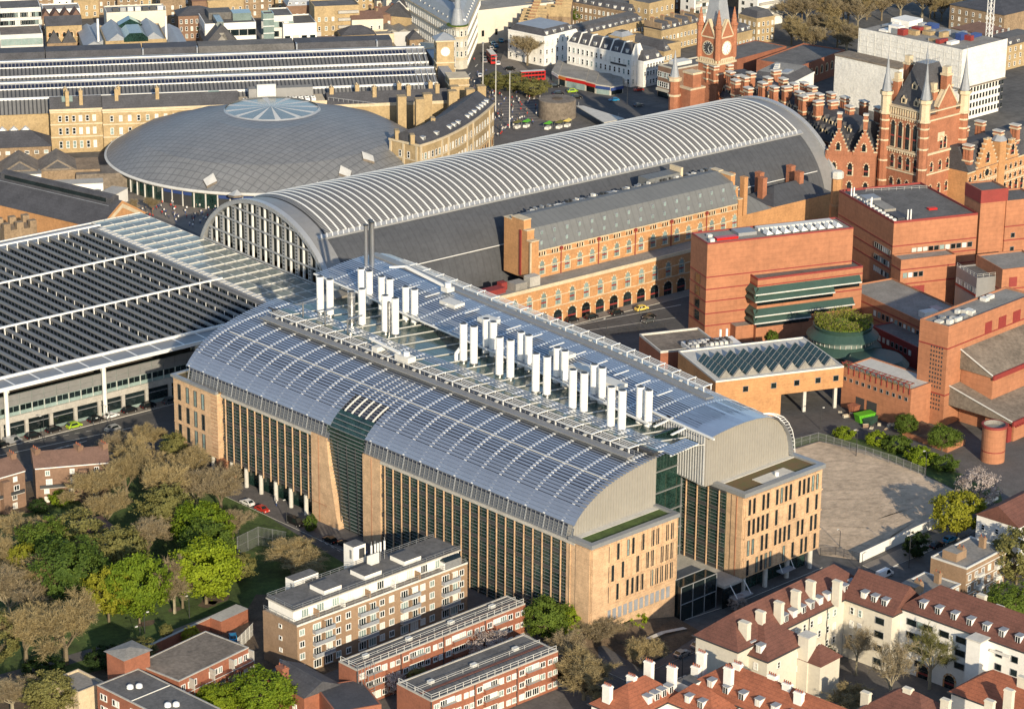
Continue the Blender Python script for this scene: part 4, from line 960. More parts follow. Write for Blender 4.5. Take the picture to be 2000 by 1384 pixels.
windows(hw, (13, PY), (150, PY), [0.1], [3.5+5.65*k for k in range(24)], 3.3, 4.4, 'arch_round', name='arcade_arch', gmix=(1, 0, 0))
us = [3.0+5.05*k for k in range(17)]
windows(hw, (64, EY), (150, EY), [14.0], us, 1.9, 4.2, 'arch', gmix=(1, 0, 0))
for k in range(3): windows(hw, (64, EY), (150, EY), [19.9], [u-0.95+0.95*k for u in us], 0.55, 1.25, 'arch_round', gmix=(1, 0, 0), name='triple_window')
for k in range(5):
    g = MB(); x = 74.5+k*15.2; g.tube((x, EY-0.25, 12.9), (x, EY-0.25, 21.6), 0.16, 0.16, 'bl_red', 6); g.box(x-0.5, x+0.5, EY-0.6, EY-0.05, 20.6, 21.5, 'bl_red'); g.build('downpipe', hw)
b = MB(); pr = [(EY-0.4, EZ), (EY-0.4, EZ+0.25), (EY+2.6, EZ+6.4), (EY+9.5, EZ+8.6), (EY+12, EZ+8.4), (EY+12.7, EZ)]
b.extr(pr[::-1], 'a', 65.2, 149, 'mansard_grey'); b.build('mansard_roof', hw)
for r, (yy, zz) in enumerate(((EY+0.25, EZ+1.2), (EY+1.55, EZ+3.9))):
    for u in us:
        x = 64+u+(0.0 if r == 0 else 1.2); put('dormer', win_mesh('grey_dormer', 1.0, 1.5, 0), hw, x, yy, zz, 0)
g = MB()
for k in range(60):
    x = 72+k*1.3; g.box(x, x+random.uniform(0.4, 1.1), EY+12.1, EY+13.5, EZ+6.5, EZ+8.2+random.uniform(0, 0.9), random.choice(['off_white', 'grey_metal', 'louvre_grey', 'dark_metal']))
g.build('roof_plant', hw, 'stuff')
g = MB(); g.box(122, 136, EY+13, EY+18, EZ, EZ+9.6, 'mansard_grey'); g.box(135.5, 136.4, EY+12.6, EY+18, EZ+8, EZ+11.2, 'stone'); g.build('plant_room', hw)
def step_gable(x0, x1, parent, ys, zb, zs, mt, cop):
    g = MB()
    for (y0, y1), z in zip(ys, zs): g.box(x0, x1, y0, y1, zb, z, mt); g.box(x0-0.15, x1+0.15, y0-0.1, y1+0.1, z, z+0.25, cop)
    g.build('end_gable', parent)
step_gable(62.4, 65.2, hw, [(EY-0.6, EY+1.6), (EY+1.6, EY+3.2), (EY+3.2, EY+9), (EY+9, EY+12.6)], 12.9, [EZ+3.2, EZ+6.2, EZ+9.2, EZ+8.2], 'orange_brick', 'stone')
step_gable(148.8, 150.6, hw, [(EY-0.6, EY+1.6), (EY+1.6, EY+3.2), (EY+3.2, EY+9), (EY+9, EY+12.6)], 12.9, [EZ+1.2, EZ+4.6, EZ+8.3, EZ+8.6], 'orange_brick', 'stone')
g = MB(); g.box(62.1, 62.4, EY+4.2, EY+5.0, 13.5, EZ+6, 'bl_red'); g.box(62.0, 62.4, EY-0.6, EY-0.1, 13, EZ+3, 'stone'); g.build('slot_recess', hw)
for x, y in ((152.5, EY+1), (152.5, EY+7)): stacks(hw, 'chimney', [(x, y, 17)], 1.6, 2.0, EZ-9, 'orange_brick', 0)
for x, y, w, d, h, mt in ((41, -19, 8, 3.5, 1.6, 'bl_red'), (52, -20, 4.5, 4, 2.2, 'felt_pale'), (58, -19.5, 4, 3, 3.0, 'concrete'), (49, -17, 2.2, 2.2, 2.4, 'bl_red')):
    g = MB(); g.box(x, x+w, y, y+d, 12.9, 12.9+h, mt); g.build('plant_box', hw)
lr = thing('slate_roof_range', 'low brick range with hipped slate roof and tall chimneys behind the hotel wing', 'building', (151, -12))
b = MB(); b.box(151, 196, -12, 3, 0, 16.5, 'orange_brick'); b.build('wall', lr)
b = MB(); hip(b, 152, 166, -12, 2, 16.5, 5.5, 'mansard_grey'); b.build('roof', lr)
b = MB(); hip(b, 168, 195, -11.5, 2.5, 16.5, 4.5, 'shed_slate'); b.build('roof', lr)
stacks(lr, 'chimney', [(154, -3, 17), (170, -4, 17), (172.5, 0, 17.5), (186, -5, 16.5), (188, 1, 17)], 1.9, 2.4, 7.5, 'gothic_brick', 0)
KX = Fr((180.2, 182.9), -28.5)
kx = thing('twin_vault_train_shed', 'twin glazed train sheds with solar panel strips and white gutters', 'train shed', KX(-80, 10))
def vault(c, a0, a1):
    pr = [(-16.5, 13.6), (-14, 16.0), (-11.9, 17.9), (-11.0, 18.5), (-8.5, 19.4), (-5.8, 20.3), (-5.4, 20.7), (-2.6, 21.5), (-1.8, 22.0), (1.8, 22.0), (2.6, 21.5), (6, 20.3), (11, 18.5), (16.5, 13.6)]
    mts = ['glass_pale_', 'g', 'white_metal', 'g', 'g', 'white_metal', 'louvre_grey', 'silver', 'louvre_grey', 'silver', 'g', 'g', 'g']
    g = MB(KX)
    for i, (p, q) in enumerate(zip(pr, pr[1:])):
        mt = mts[i]; mt = 'blade' if mt in ('g', 'glass_pale_') else mt
        g.poly([(a0, c+p[0], p[1]), (a1, c+p[0], p[1]), (a1, c+q[0], q[1]), (a0, c+q[0], q[1])], mt)
    g.poly([(a1, c+p[0], p[1]) for p in pr], 'glass_dark'); g.build('vault_roof', kx)
    g = MB(KX); a = a0
    while a < a1:                                         # glazing bars
        for p, q in ((pr[0], pr[2]), (pr[3], pr[5])): g.beam((a, c+p[0], p[1]+0.08), (a, c+q[0], q[1]+0.08), 0.5, 0.2, 'dark_metal')
        a += 1.5
    g.build('glazing_bars', kx, 'stuff')
    me = MB(KX); pv = MB(); dy, dz = 2.6, 0.75; pv.poly([(0, 0, 0), (1.0, 0, 0), (1.0, dy, dz), (0, dy, dz)], 'pv_blue'); pv.poly([(0, 0, -0.1), (0, dy, dz-0.1), (1.0, dy, dz-0.1), (1.0, 0, -0.1)], 'pv_blue'); pv = pv.mesh('solar_panel')
    n = 0; a = a1-9
    while a > a0 and n < 140:
        x, y = KX(a, c-5.35); put('solar_panel', pv, kx, x, y, 20.85, R(-28.5)); a -= 1.42; n += 1
    for bb, z, w in ((-11.4, 18.5, 0.7), (-5.7, 20.55, 0.4), (-2.0, 22.2, 0.35)):
        g = MB(KX); g.beam((a0, c+bb, z), (a1, c+bb, z), w, 0.4, 'white_metal'); g.build('gutter', kx)
    for k in range(4):
        g = MB(KX)
        for p, q in zip(pr[:7], pr[1:8]): g.beam((a1-1-k*2.2, c+p[0], p[1]+0.4), (a1-1-k*2.2, c+q[0], q[1]+0.4), 0.35, 0.4, 'silver')
        g.build('end_rib', kx)
vault(11.4, -235, 0); vault(46.0, -235, 2)
b = MB(KX); b.box(-235, 2, -4.5, 64, 0, 13.5, 'yellow_brick'); b.build('wall', kx)
er = thing('east_range', 'long dark grey roofed side range behind the twin sheds', 'building', KX(-80, 66))
b = MB(KX); b.box(-235, -6, 63.5, 74, 0, 17.5, 'yellow_brick'); b.build('wall', er)
for i, (a0, a1) in enumerate(((-235, -146), (-145.6, -108), (-107.5, -86), (-85.6, -47.5), (-47, -8))):
    b = MB(KX); b.extr([(63.2, 17.5), (65.5, 20.6), (73.5, 20.9), (74.2, 17.5)][::-1], 'a', a0, a1, 'slate' if i != 3 else 'felt'); b.build('roof_section', er)
for a0, a1 in ((-108, -86), (-47, -14)): b = MB(KX); b.box(a0, a1, 63.0, 63.3, 18.2, 18.5, 'lead'); b.box(a0, a0+0.6, 62.9, 66, 17.5, 20.8, 'lead'); b.box(a1-0.6, a1, 62.9, 66, 17.5, 20.8, 'lead'); b.build('roof_frame', er)
kf = thing('terminus_frontage', 'yellow brick station front with piers and central clock tower', 'building', KX(8, 28))
for b0, b1, h in ((-6, 3.5, 21), (25, 31, 17.5), (54, 64, 19)):
    b = MB(KX); b.box(3.5, 11, b0, b1, 0, h, 'yellow_brick'); b.box(3.2, 11.3, b0-0.3, b1+0.3, h, h+0.5, 'stone'); b.box(3.2, 11.3, b0-0.3, b1+0.3, h-2.6, h-2.2, 'stone'); b.build('pier', kf)
b = MB(KX); b.box(4, 8, 3.5, 25, 0, 19, 'lead'); b.box(4, 8, 31, 54, 0, 19, 'lead'); b.build('arch_wall', kf)
b = MB(KX); c0, c1 = 24.6, 31.4; b.box(3.6, 10.4, c0, c1, 17.5, 28.5, 'yellow_brick'); b.box(3.1, 10.9, c0-0.5, c1+0.5, 28.5, 29.1, 'stone'); b.box(3.2, 10.8, c0-0.4, c1+0.4, 20.0, 20.5, 'stone'); b.build('clock_tower', kf)
b = MB(KX); hip(b, 3.3, 10.7, c0-0.3, c1+0.3, 29.1, 2.6, 'lead', 0.4); b.build('tower_roof', kf)
def clock(fr_pt, rz, z, r, face, hands, parent, dark=False):
    g = MB(); n = 24
    g.poly([(r*math.cos(2*math.pi*i/n), -0.12, r*math.sin(2*math.pi*i/n)) for i in range(n)], face)
    for i in range(n):
        t0, t1 = 2*math.pi*i/n, 2*math.pi*(i+1)/n
        g.poly([(r*math.cos(t0), -0.2, r*math.sin(t0)), (r*math.cos(t1), -0.2, r*math.sin(t1)), (1.16*r*math.cos(t1), -0.2, 1.16*r*math.sin(t1)), (1.16*r*math.cos(t0), -0.2, 1.16*r*math.sin(t0))], 'stone')
    for i in range(12): t = 2*math.pi*i/12; g.beam((0.74*r*math.cos(t), -0.15, 0.74*r*math.sin(t)), (0.93*r*math.cos(t), -0.15, 0.93*r*math.sin(t)), 0.05*r, 0.05*r+0.04, hands)
    g.beam((0, -0.17, -0.1*r), (0.28*r, -0.17, -0.62*r) if dark else (0.02*r, -0.17, 0.8*r), 0.09*r, 0.05, hands); g.beam((0, -0.18, 0), (0.32*r, -0.18, 0.42*r) if dark else (0.0, -0.18, -0.55*r), 0.1*r, 0.05, hands)
    put('clock_face', g.mesh('clock_face'), parent, fr_pt[0], fr_pt[1], z, rz)
clock(KX(7.0, c0-0.03), R(-28.5), 24.6, 1.7, 'white_paint', 'dark_metal', kf)
clock(KX(3.57, 28), R(-28.5-90), 24.6, 1.7, 'white_paint', 'dark_metal', kf)
wr = thing('west_office_range', 'long yellow brick office range with dark slate roof beside the domed concourse', 'building', KX(-110, -12))
def wrange(a0, a1, bf, ze, rh, cols):
    b = MB(KX); b.box(a0, a1, bf, -4.6, 0, ze, 'yellow_brick'); b.build('wall', wr)
    b = MB(KX)
    for z in (ze-1.0, ze-5.6, ze-10.4): b.box(a0-0.1, a1+0.1, bf-0.25, bf-0.004, z, z+0.5, 'stone')
    b.box(a0-0.2, a1+0.2, bf-0.45, bf-0.002, ze-0.3, ze+0.5, 'stone'); b.build('string_course', wr)
    b = MB(KX); b.extr([(bf, ze+0.02), (bf+4.2, ze+rh), (-4.6, ze+rh*0.8), (-4.6, ze+0.02)][::-1], 'a', a0, a1, 'slate'); b.build('roof', wr)
    for z, h in ((ze-4.3, 2.2), (ze-9.2, 2.5), (ze-14.4, 2.7)):
        windows(wr, KX(a0, bf), KX(a1, bf), [z], cols, 1.25, h, 'sash', gmix=(0.45, 0.1, 0.45))
wrange(-146.5, -127.5, -11.4, 16.2, 4.2, [3.5, 6, 8.5, 11, 13.5, 16])
wrange(-127.4, -77, -13.2, 16.0, 4.4, [3.2+3.3*k for k in range(14)])
stacks(wr, 'chimney', [(*KX(a, bb), 17.5) for a, bb in ((-140, -10), (-135, -9), (-140.5, -5.5), (-122, -9.5), (-121, -6), (-107, -9.5))], 1.3, 2.2, 5.6, 'yellow_brick', 2, 'stone', -28.5)
for a in (-142, -88): b = MB(KX); b.poly([(a, -9.6, 18.9), (a+4, -9.6, 18.9), (a+4, -7.9, 20.65), (a, -7.9, 20.65)], 'glass_pale'); b.build('rooflight', wr)
pr_ = thing('plant_deck_block', 'stone block with rows of white air-conditioning units on its roof beside the dome', 'building', KX(-66, -12))
b = MB(KX); b.box(-77, -45, -17, -4.6, 0, 17.0, 'stone'); b.box(-77.3, -44.7, -17.4, -17.003, 15.9, 17.6, 'stone'); b.build('wall', pr_)
b = MB(KX); b.box(-73, -49, -9.5, -5.5, 17, 21, 'louvre_grey', top='felt_pale'); b.box(-70, -63, -10.5, -9.503, 17, 22.8, 'off_white'); b.build('plant_screen', pr_)
ac = MB(); ac.box(0, 1.6, 0, 1.1, 0, 1.3, 'white_metal'); ac.tube((0.8, 0.55, 1.3), (0.8, 0.55, 1.4), 0.42, 0.42, 'dark_metal', 10); ac = ac.mesh('air_unit')
for i in range(2):
    for k in range(12): x, y = KX(-75.5+k*2.3, -15.5+i*2.4); put('air_unit', ac, pr_, x, y, 17.02, R(-28.5))
sr = thing('slate_office_range', 'slate roofed brick range with many square chimney stacks beside the twin sheds', 'building', KX(-20, -10))
b = MB(KX); b.box(-44, 3, -14, -4.7, 0, 14.5, 'yellow_brick'); b.box(-44.2, 3.2, -14.3, -14.003, 13.8, 15.0, 'stone'); b.build('wall', sr)
b = MB(KX); b.extr([(-14, 14.52), (-9.5, 18.6), (-4.7, 17), (-4.7, 14.52)][::-1], 'a', -44, 3, 'slate'); b.build('roof', sr)
stacks(sr, 'chimney', [(*KX(a, bb), 15.0) for a, bb in ((-42, -9), (-32, -6.5), (-26, -10.5), (-16, -6.5), (-13, -10.5), (-4, -6.5), (-2, -10))], 1.5, 2.4, 5.6, 'yellow_brick', 2, 'stone', -28.5)
stacks(sr, 'brick_stack', [(*KX(a, bb), 8) for a, bb in ((-18, -26), (-8, -24), (2, -21), (9, -19), (14, -15), (-12, -31), (4, -14))], 3.2, 3.6, 12.5, 'yellow_brick', 0, 'stone', -28.5)
DC = (98.5, 178.5); DR = 60.0
dome = thing('domed_concourse', 'wide shallow grey lattice dome of the station concourse with glazed centre', 'concourse', DC)
def in_range(x, y): return KX.inv(x, y)[1] < -17.3
prof = [(58.5, 6.0), (58, 6.8), (55, 8.6), (51, 11.0), (46, 13.6), (39, 15.6), (32, 17.2), (25, 18.5), (19, 19.4), (10, 19.55), (0.5, 19.58)]
def dome_sheet():
    g = MB(); n = 96; keep = {}
    for k in range(len(prof)-1):
        for i in range(n):
            q = []
            for r, z, j in ((prof[k][0], prof[k][1], i), (prof[k][0], prof[k][1], i+1), (prof[k+1][0], prof[k+1][1], i+1), (prof[k+1][0], prof[k+1][1], i)):
                t = 2*math.pi*j/n; x, y = DC[0]+r*math.cos(t), DC[1]+r*math.sin(t)
                u, v = KX.inv(x, y)
                if v > -17.2: x, y = KX(u, -17.2)
                q.append((x, y, z))
            if KX.inv(*q[0][:2])[1] > -17.3 and KX.inv(*q[2][:2])[1] > -17.3: continue
            g.poly(q, 'dome_panel')
    return g
def lattice_mat():
    mt = mat('dome_panel', (0.20, 0.205, 0.21), 0.5, metal=0.0, var=0.12, scale=0.12, bump=0.0)
    t = mt.node_tree; N = t.nodes; L = t.links; b = N['Principled BSDF']
    old = b.inputs['Base Color'].links[0].from_socket
    geo = N.new('ShaderNodeNewGeometry'); sp = N.new('ShaderNodeSeparateXYZ'); L.new(geo.outputs['Position'], sp.inputs[0])
    def line(ax, bx):
        a = N.new('ShaderNodeMath'); a.operation = 'MULTIPLY'; a.inputs[1].default_value = ax; L.new(sp.outputs['X'], a.inputs[0])
        c = N.new('ShaderNodeMath'); c.operation = 'MULTIPLY_ADD'; c.inputs[1].default_value = bx; L.new(sp.outputs['Y'], c.inputs[0]); L.new(a.outputs[0], c.inputs[2])
        p = N.new('ShaderNodeMath'); p.operation = 'PINGPONG'; p.inputs[1].default_value = 1.35; L.new(c.outputs[0], p.inputs[0])
        l = N.new('ShaderNodeMath'); l.operation = 'LESS_THAN'; l.inputs[1].default_value = 0.17; L.new(p.outputs[0], l.inputs[0]); return l.outputs[0]
    m1 = N.new('ShaderNodeMath'); m1.operation = 'MAXIMUM'; L.new(line(0.93, 0.36), m1.inputs[0]); L.new(line(0.3, -0.95), m1.inputs[1])
    sc = N.new('ShaderNodeMath'); sc.operation = 'MULTIPLY'; sc.inputs[1].default_value = 0.55; L.new(m1.outputs[0], sc.inputs[0])
    mx = N.new('ShaderNodeMix'); mx.data_type = 'RGBA'; L.new(sc.outputs[0], mx.inputs[0]); L.new(old, mx.inputs[6]); mx.inputs[7].default_value = (0.07, 0.075, 0.08, 1); L.new(mx.outputs[2], b.inputs['Base Color'])
lattice_mat()
dome_sheet().build('dome_shell', dome, smooth=True)
def dome_z(r): return float(np.interp(r, [p[0] for p in prof[::-1]], [p[1] for p in prof[::-1]]))
for px, py in ((409, 313), (458, 318), (514, 320), (624, 315), (674, 309), (719, 299)):
    z = 12.0
    for _ in range(6): x, y = P(px, py, z); z = dome_z(math.dist((x, y), DC))
    u = np.array([DC[0]-x, DC[1]-y]); r0 = np.linalg.norm(u); u /= r0; v = np.array([-u[1], u[0]])
    pts = [np.array([x, y])+d for d in (u*3.0, v*2.6, -u*3.0, -v*2.6)]
    zz = [dome_z(math.dist(p, DC))+0.75 for p in pts]; zz[2] += 0.5
    g = MB(); g.poly([(p[0], p[1], q) for p, q in zip(pts, zz)], 'off_white')
    for i in range(4): j = (i+1) % 4; g.poly([(pts[i][0], pts[i][1], zz[i]-0.8), (pts[j][0], pts[j][1], zz[j]-0.8), (pts[j][0], pts[j][1], zz[j]), (pts[i][0], pts[i][1], zz[i])][::-1], 'felt_brown')
    g.build('diamond_vent', dome)
g = MB(); g.lathe(DC, [(56.5, 0.0), (56.5, 5.9)], 'glass_green', 72, R(110), R(330)); g.build('glass_wall', dome)
g = MB()
for i in range(50):
    t = R(110+220*i/49); x, y = DC[0]+56.8*math.cos(t), DC[1]+56.8*math.sin(t)
    g.box(x-0.2, x+0.2, y-0.2, y+0.2, 0, 6.0, 'off_white')
g.build('wall_fins', dome, 'stuff')
g = MB(); g.lathe(DC, [(58.7, 6.0), (58.9, 6.4), (58.2, 6.9), (58.0, 6.6)], 'off_white', 96, R(95), R(345)); g.build('rim', dome)
for t0, t1 in ((196, 208), (218, 232), (240, 252)):
    g = MB(); g.lathe(DC, [(56.9, 4.1), (56.95, 5.3)], 'shop_blue', 8, R(t0), R(t1)); g.build('fascia_sign', dome)
    g = MB(); g.lathe(DC, [(56.8, 0.1), (56.85, 4.0)], 'dark_metal', 8, R(t0), R(t1)); g.build('doorway', dome)
g = MB(); OC = (DC[0]+6.2, DC[1]+6.0); OR = 17.0
def clipk(x, y):
    u, v = KX.inv(x, y); return (x, y) if v < -17.2 else KX(u, -17.2)
ring = [clipk(OC[0]+OR*math.cos(2*math.pi*i/48), OC[1]+OR*math.sin(2*math.pi*i/48)) for i in range(48)]
for i in range(48):
    j = (i+1) % 48; g.poly([(*ring[i], 19.6), (*ring[j], 19.6), (OC[0], OC[1]+0.5, 20.6)], 'deck_glass' if i % 4 else 'off_white')
g.build('oculus_glass', dome)
g = MB()
for i in range(48):
    j = (i+1) % 48
    p, q = ring[i], ring[j]; o = lambda p: (OC[0]+(p[0]-OC[0])*1.06, OC[1]+(p[1]-OC[1])*1.06)
    if KX.inv(*p)[1] > -17.4 and KX.inv(*q)[1] > -17.4: continue
    g.poly([(*o(p), 18.9), (*o(q), 18.9), (*q, 20.0), (*p, 20.0)], 'silver')
g.build('oculus_kerb', dome)
g = MB()
for i in range(40):
    t0, t1 = R(250+2.6*i), R(250+2.6*(i+1)); pp = [(DC[0]+37*math.cos(t), DC[1]+37*math.sin(t)) for t in (t0, t1)]
    if KX.inv(*pp[0])[1] > -17.3: continue
g2 = MB(KX); g2.beam((-44, -16.6, 18.6), (-26, -20, 16.4), 0.1, 0.1, 'grey_metal')
for k in range(10): g2.beam((-44+1.8*k, -16.6-0.34*k, 17.4-0.2*k), (-44+1.8*k, -16.6-0.34*k, 18.6-0.24*k), 0.1, 0.1, 'grey_metal')
g2.build('edge_rail', dome)
gn = thing('curved_hotel', 'curved cream brick hotel with dark slate roof and white dormers', 'building', P(820, 285, 16))
ZH = 16.0
def bez(p, q, r, n):
    out = []
    for i in range(n+1):
        t = i/n; out.append(((1-t)**2*p[0]+2*t*(1-t)*q[0]+t*t*r[0], (1-t)**2*p[1]+2*t*(1-t)*q[1]+t*t*r[1]))
    return out
A0, A1, A2 = P(820, 285, ZH), P(905, 262, ZH), P(965, 203, ZH)
front = bez(A0, A1, A2, 12)
dirs = []
for i in range(13):
    p, q = front[max(0, i-1)], front[min(12, i+1)]; d = math.dist(p, q); dirs.append(((q[0]-p[0])/d, (q[1]-p[1])/d))
back = [(p[0]-d[1]*14.5, p[1]+d[0]*14.5) for p, d in zip(front, dirs)]
mid = [(p[0]-d[1]*6.5, p[1]+d[0]*6.5) for p, d in zip(front, dirs)]
b = MB(); b.prism(front+back[::-1], 0, ZH, 'yellow_brick'); b.build('wall', gn)
b = MB()
for i in range(12):
    f0, f1, m0, m1, k0, k1 = front[i], front[i+1], mid[i], mid[i+1], back[i], back[i+1]
    b.poly([(*f0, ZH+0.4), (*f1, ZH+0.4), (*m1, ZH+4.6), (*m0, ZH+4.6)], 'slate'); b.poly([(*m0, ZH+4.6), (*m1, ZH+4.6), (*k1, ZH+0.4), (*k0, ZH+0.4)], 'slate')
b.poly([(*front[0], ZH+0.4), (*mid[0], ZH+4.6), (*back[0], ZH+0.4)], 'slate'); b.build('roof', gn)
b = MB()
def off(p, d, o): return (p[0]+d[1]*o, p[1]-d[0]*o)
for z, h, o in ((ZH-0.3, 0.8, 0.5), (ZH-6, 0.4, 0.25), (4.5, 0.5, 0.3)):
    for i in range(12):
        p, q = off(front[i], dirs[i], o), off(front[i+1], dirs[i+1], o)
        b.prism([p, q, front[i+1], front[i]], z, z+h, 'stone', bottom=True)
    b.prism([off(front[0], dirs[0], o), front[0], (back[0][0]-dirs[0][0]*o, back[0][1]-dirs[0][1]*o), (off(front[0], dirs[0], o)[0]-dirs[0][0]*o, off(front[0], dirs[0], o)[1]-dirs[0][1]*o)], z, z+h, 'stone', bottom=True)
b.build('cornice', gn)
for i in range(12):
    Ls = math.dist(front[i], front[i+1])
    windows(gn, front[i], front[i+1], [5.4, 10.6], [Ls*0.25, Ls*0.75], 1.2, 2.4, 'sash', gmix=(0.3, 0.3, 0.4)); windows(gn, front[i], front[i+1], [0.6], [Ls*0.25, Ls*0.75], 1.4, 3.0, 'arch_round', gmix=(0.5, 0.2, 0.3))
    if i % 4 in (0, 3):
        b = MB(); p = front[i]; d = dirs[i]; b.prism([off(p, d, 0.35), (off(p, d, 0.35)[0]+d[0]*0.9, off(p, d, 0.35)[1]+d[1]*0.9), (p[0]+d[0]*0.9, p[1]+d[1]*0.9), p], 0, ZH-0.4, 'stone'); b.build('pilaster', gn)
b = MB()
for k in (1.0, 7.2, 13.4):
    d = dirs[0]; p = (front[0][0]-d[1]*k, front[0][1]+d[0]*k); b.prism([p, (p[0]-d[0]*0.3, p[1]-d[1]*0.3), (p[0]-d[0]*0.3-d[1]*0.9, p[1]-d[1]*0.3+d[0]*0.9), (p[0]-d[1]*0.9, p[1]+d[0]*0.9)], 0, ZH-0.4, 'stone')
b.build('pilaster', gn)
windows(gn, back[0], front[0], [5.4, 10.6], [5.2, 9.2], 1.2, 2.4, 'sash', gmix=(0.4, 0.3, 0.3))
for i in (1, 3, 5, 5.7, 6.4, 8, 8.6, 9.2, 10, 10.5, 11, 11.5):
    k = int(i); f = i-k; p = (front[k][0]*(1-f)+front[min(12, k+1)][0]*f, front[k][1]*(1-f)+front[min(12, k+1)][1]*f); d = dirs[k]; q = off(p, d, -1.3)
    put('dormer', win_mesh('dormer', 1.3, 1.7, 0), gn, q[0], q[1], ZH+0.6, math.atan2(d[1], d[0]))
stacks(gn, 'chimney', [(*P(775, 268, 17), 16.4), (*P(805, 277, 17), 16.4), (*P(845, 247, 18), 18)], 1.5, 3.0, 3.4, 'yellow_brick', 0, 'stone', -30)
t, fr, L, D = block('slate_workshop', 'low brick workshop with slate roof and four white rooflight hoods', 'building', (-70, 292), (98, 277), None, 7.0, 'stock_brick', ('hip', 'slate', 4.5), deg=-28.5, D=14, W=[([4.4], 9, 1.6, 1.2, 'sash')])
for k in range(5):
    b = MB(fr); a = L-27+k*4.2; b.extr([(a, 9.2), (a, 11.2), (a+1.6, 12.6), (a+3.2, 11.2), (a+3.2, 9.2)][::-1], 'b', 7.0, 9.5, 'white_render'); b.build('roof_hood', t)
sw_ = thing('ridged_workshop', 'brick workshop with three ridged slate roofs beside the dome', 'building', P(150, 322, 9))
f0 = Fr(P(195, 330, 7), -28.5)
b = MB(f0); b.box(-74, 0, 0, 16, 0, 7, 'stock_brick'); b.build('wall', sw_)
for k in range(5):
    b = MB(f0); a0 = -74+k*13.2; b.extr([(a0, 7.02), (a0+6.6, 11.0), (a0+13.2, 7.02)][::-1], 'b', 0.3, 15.7, 'felt_brown'); b.build('roof_ridge', sw_)
    b = MB(f0); b.poly([(a0+2.4, 0.25, 7.7), (a0+10.8, 0.25, 7.7), (a0+6.6, 0.25, 10.4)], 'slate'); b.build('gable_panel', sw_)
b = MB(f0); b.box(-8.5, 14, -3.5, 8, 0, 6.2, 'felt_brown'); b.build('annex', sw_)
def hut(label, c0, c1, z, D, wall, top, deg=None, name='site_cabin', cat='cabin', grp=None, L=None):
    fr, L, D = frame(c0, c1, None, z, D, deg, L); o = thing(name, label, cat, fr(0, 0), grp)
    b = MB(fr); b.box(0, L, 0, D, 0, z, wall); b.build('body', o)
    b = MB(fr); b.box(-0.15, L+0.15, -0.15, D+0.15, z, z+0.2, top); b.build('roof', o)
    n = max(1, int(L/4)); windows(o, fr(0, 0), fr(L, 0), [z*0.45], spread(L, n), 1.0, 1.0, 'pane')
    return o
hut('tall white tented store beside the ridged workshop', (7, 343), (62, 341), 7.0, 6, 'white_render', 'felt_pale', -28.5, 'tented_store', 'store', None, 13)
hut('long white site cabin with two windows by the dome wall', (105, 362), (180, 356), 5.5, 6, 'white_render', 'concrete', -28.5, L=17)
hut('white box cabin standing in front of the long site cabin', (123, 382), (180, 376), 5.2, 5, 'white_render', 'felt_pale', -28.5, L=13)
hut('white cabin turned endwise beside the birdcage sculpture', (195, 377), (240, 366), 4.6, 9, 'white_render', 'concrete', -60, L=6)
hut('low white cabin with blue-grey roof beside the tented store', (82, 392), (110, 380), 3.4, 9, 'white_render', 'lead', -28.5, L=6)
gh = thing('gabled_hall', 'old brick hall with dark pitched roof and glazed ridge lantern', 'building', P(100, 440, 6))
fg = Fr(P(193, 446, 8), -75); 
b = MB(fg); b.box(-58, 0, 0, 22, 0, 8, 'orange_brick'); b.build('wall', gh)
b = MB(fg); b.extr([(-0.6, 8.02), (11, 15), (22.6, 8.02)][::-1], 'a', -58, 0.4, 'slate', capm='orange_brick'); b.build('roof', gh)
b = MB(fg); b.extr([(9.0, 13.2), (9.0, 15.6), (11, 16.6), (13, 15.6), (13, 13.2)][::-1], 'a', -54, -3, 'slate'); b.box(-52, -5, 8.9, 8.996, 14.0, 15.3, 'glass_dark'); b.box(-54, -3, 8.0, 8.4, 12.2, 13.3, 'lead'); b.build('lantern', gh)
b = MB(fg); b.poly([(0.5, 1.5, 8.6), (0.5, 11, 14), (0.5, 20.5, 8.6), (0.5, 18, 8.6), (0.5, 11, 12.6), (0.5, 4, 8.6)], 'stone'); b.build('gable_band', gh)
bt = thing('castellated_turret', 'squat brick turret with crenellated top at the yard edge', 'tower', P(30, 455, 6))
fb = Fr(P(8, 452, 13), -10); b = MB(fb); b.box(0, 11, 0, 9, 0, 13, 'stock_brick'); b.build('wall', bt)
for a, c in ((0, 0), (4.4, 0), (8.8, 0), (0, 6.8), (8.8, 6.8), (4.4, 6.8)): b = MB(fb); b.box(a, a+2.2, c, c+2.2, 13, 15.2, 'stock_brick'); b.build('merlon', bt)
bc = thing('birdcage_sculpture', 'white birdcage sculpture of curved bars in the square beside the dome', 'sculpture', P(215, 432, 0))
cx, cy = P(216, 433, 0); g = MB()
for i in range(16):
    t = 2*math.pi*i/16; c, s_ = math.cos(t)*3.2, math.sin(t)*3.2; g.beam((cx+c, cy+s_, 0), (cx+c, cy+s_, 5.6), 0.14, 0.14, 'white_metal'); pr = [(1, 5.6), (0.92, 6.6), (0.7, 7.7), (0.35, 8.5), (0.02, 8.8)]
    for p, q in zip(pr, pr[1:]): g.beam((cx+c*p[0], cy+s_*p[0], p[1]), (cx+c*q[0], cy+s_*q[0], q[1]), 0.14, 0.14, 'white_metal')
for z in (0.2, 2.8, 5.6):
    for i in range(16): t, u = 2*math.pi*i/16, 2*math.pi*(i+1)/16; g.beam((cx+3.2*math.cos(t), cy+3.2*math.sin(t), z), (cx+3.2*math.cos(u), cy+3.2*math.sin(u), z), 0.12, 0.12, 'white_metal')
g.build('cage', bc)
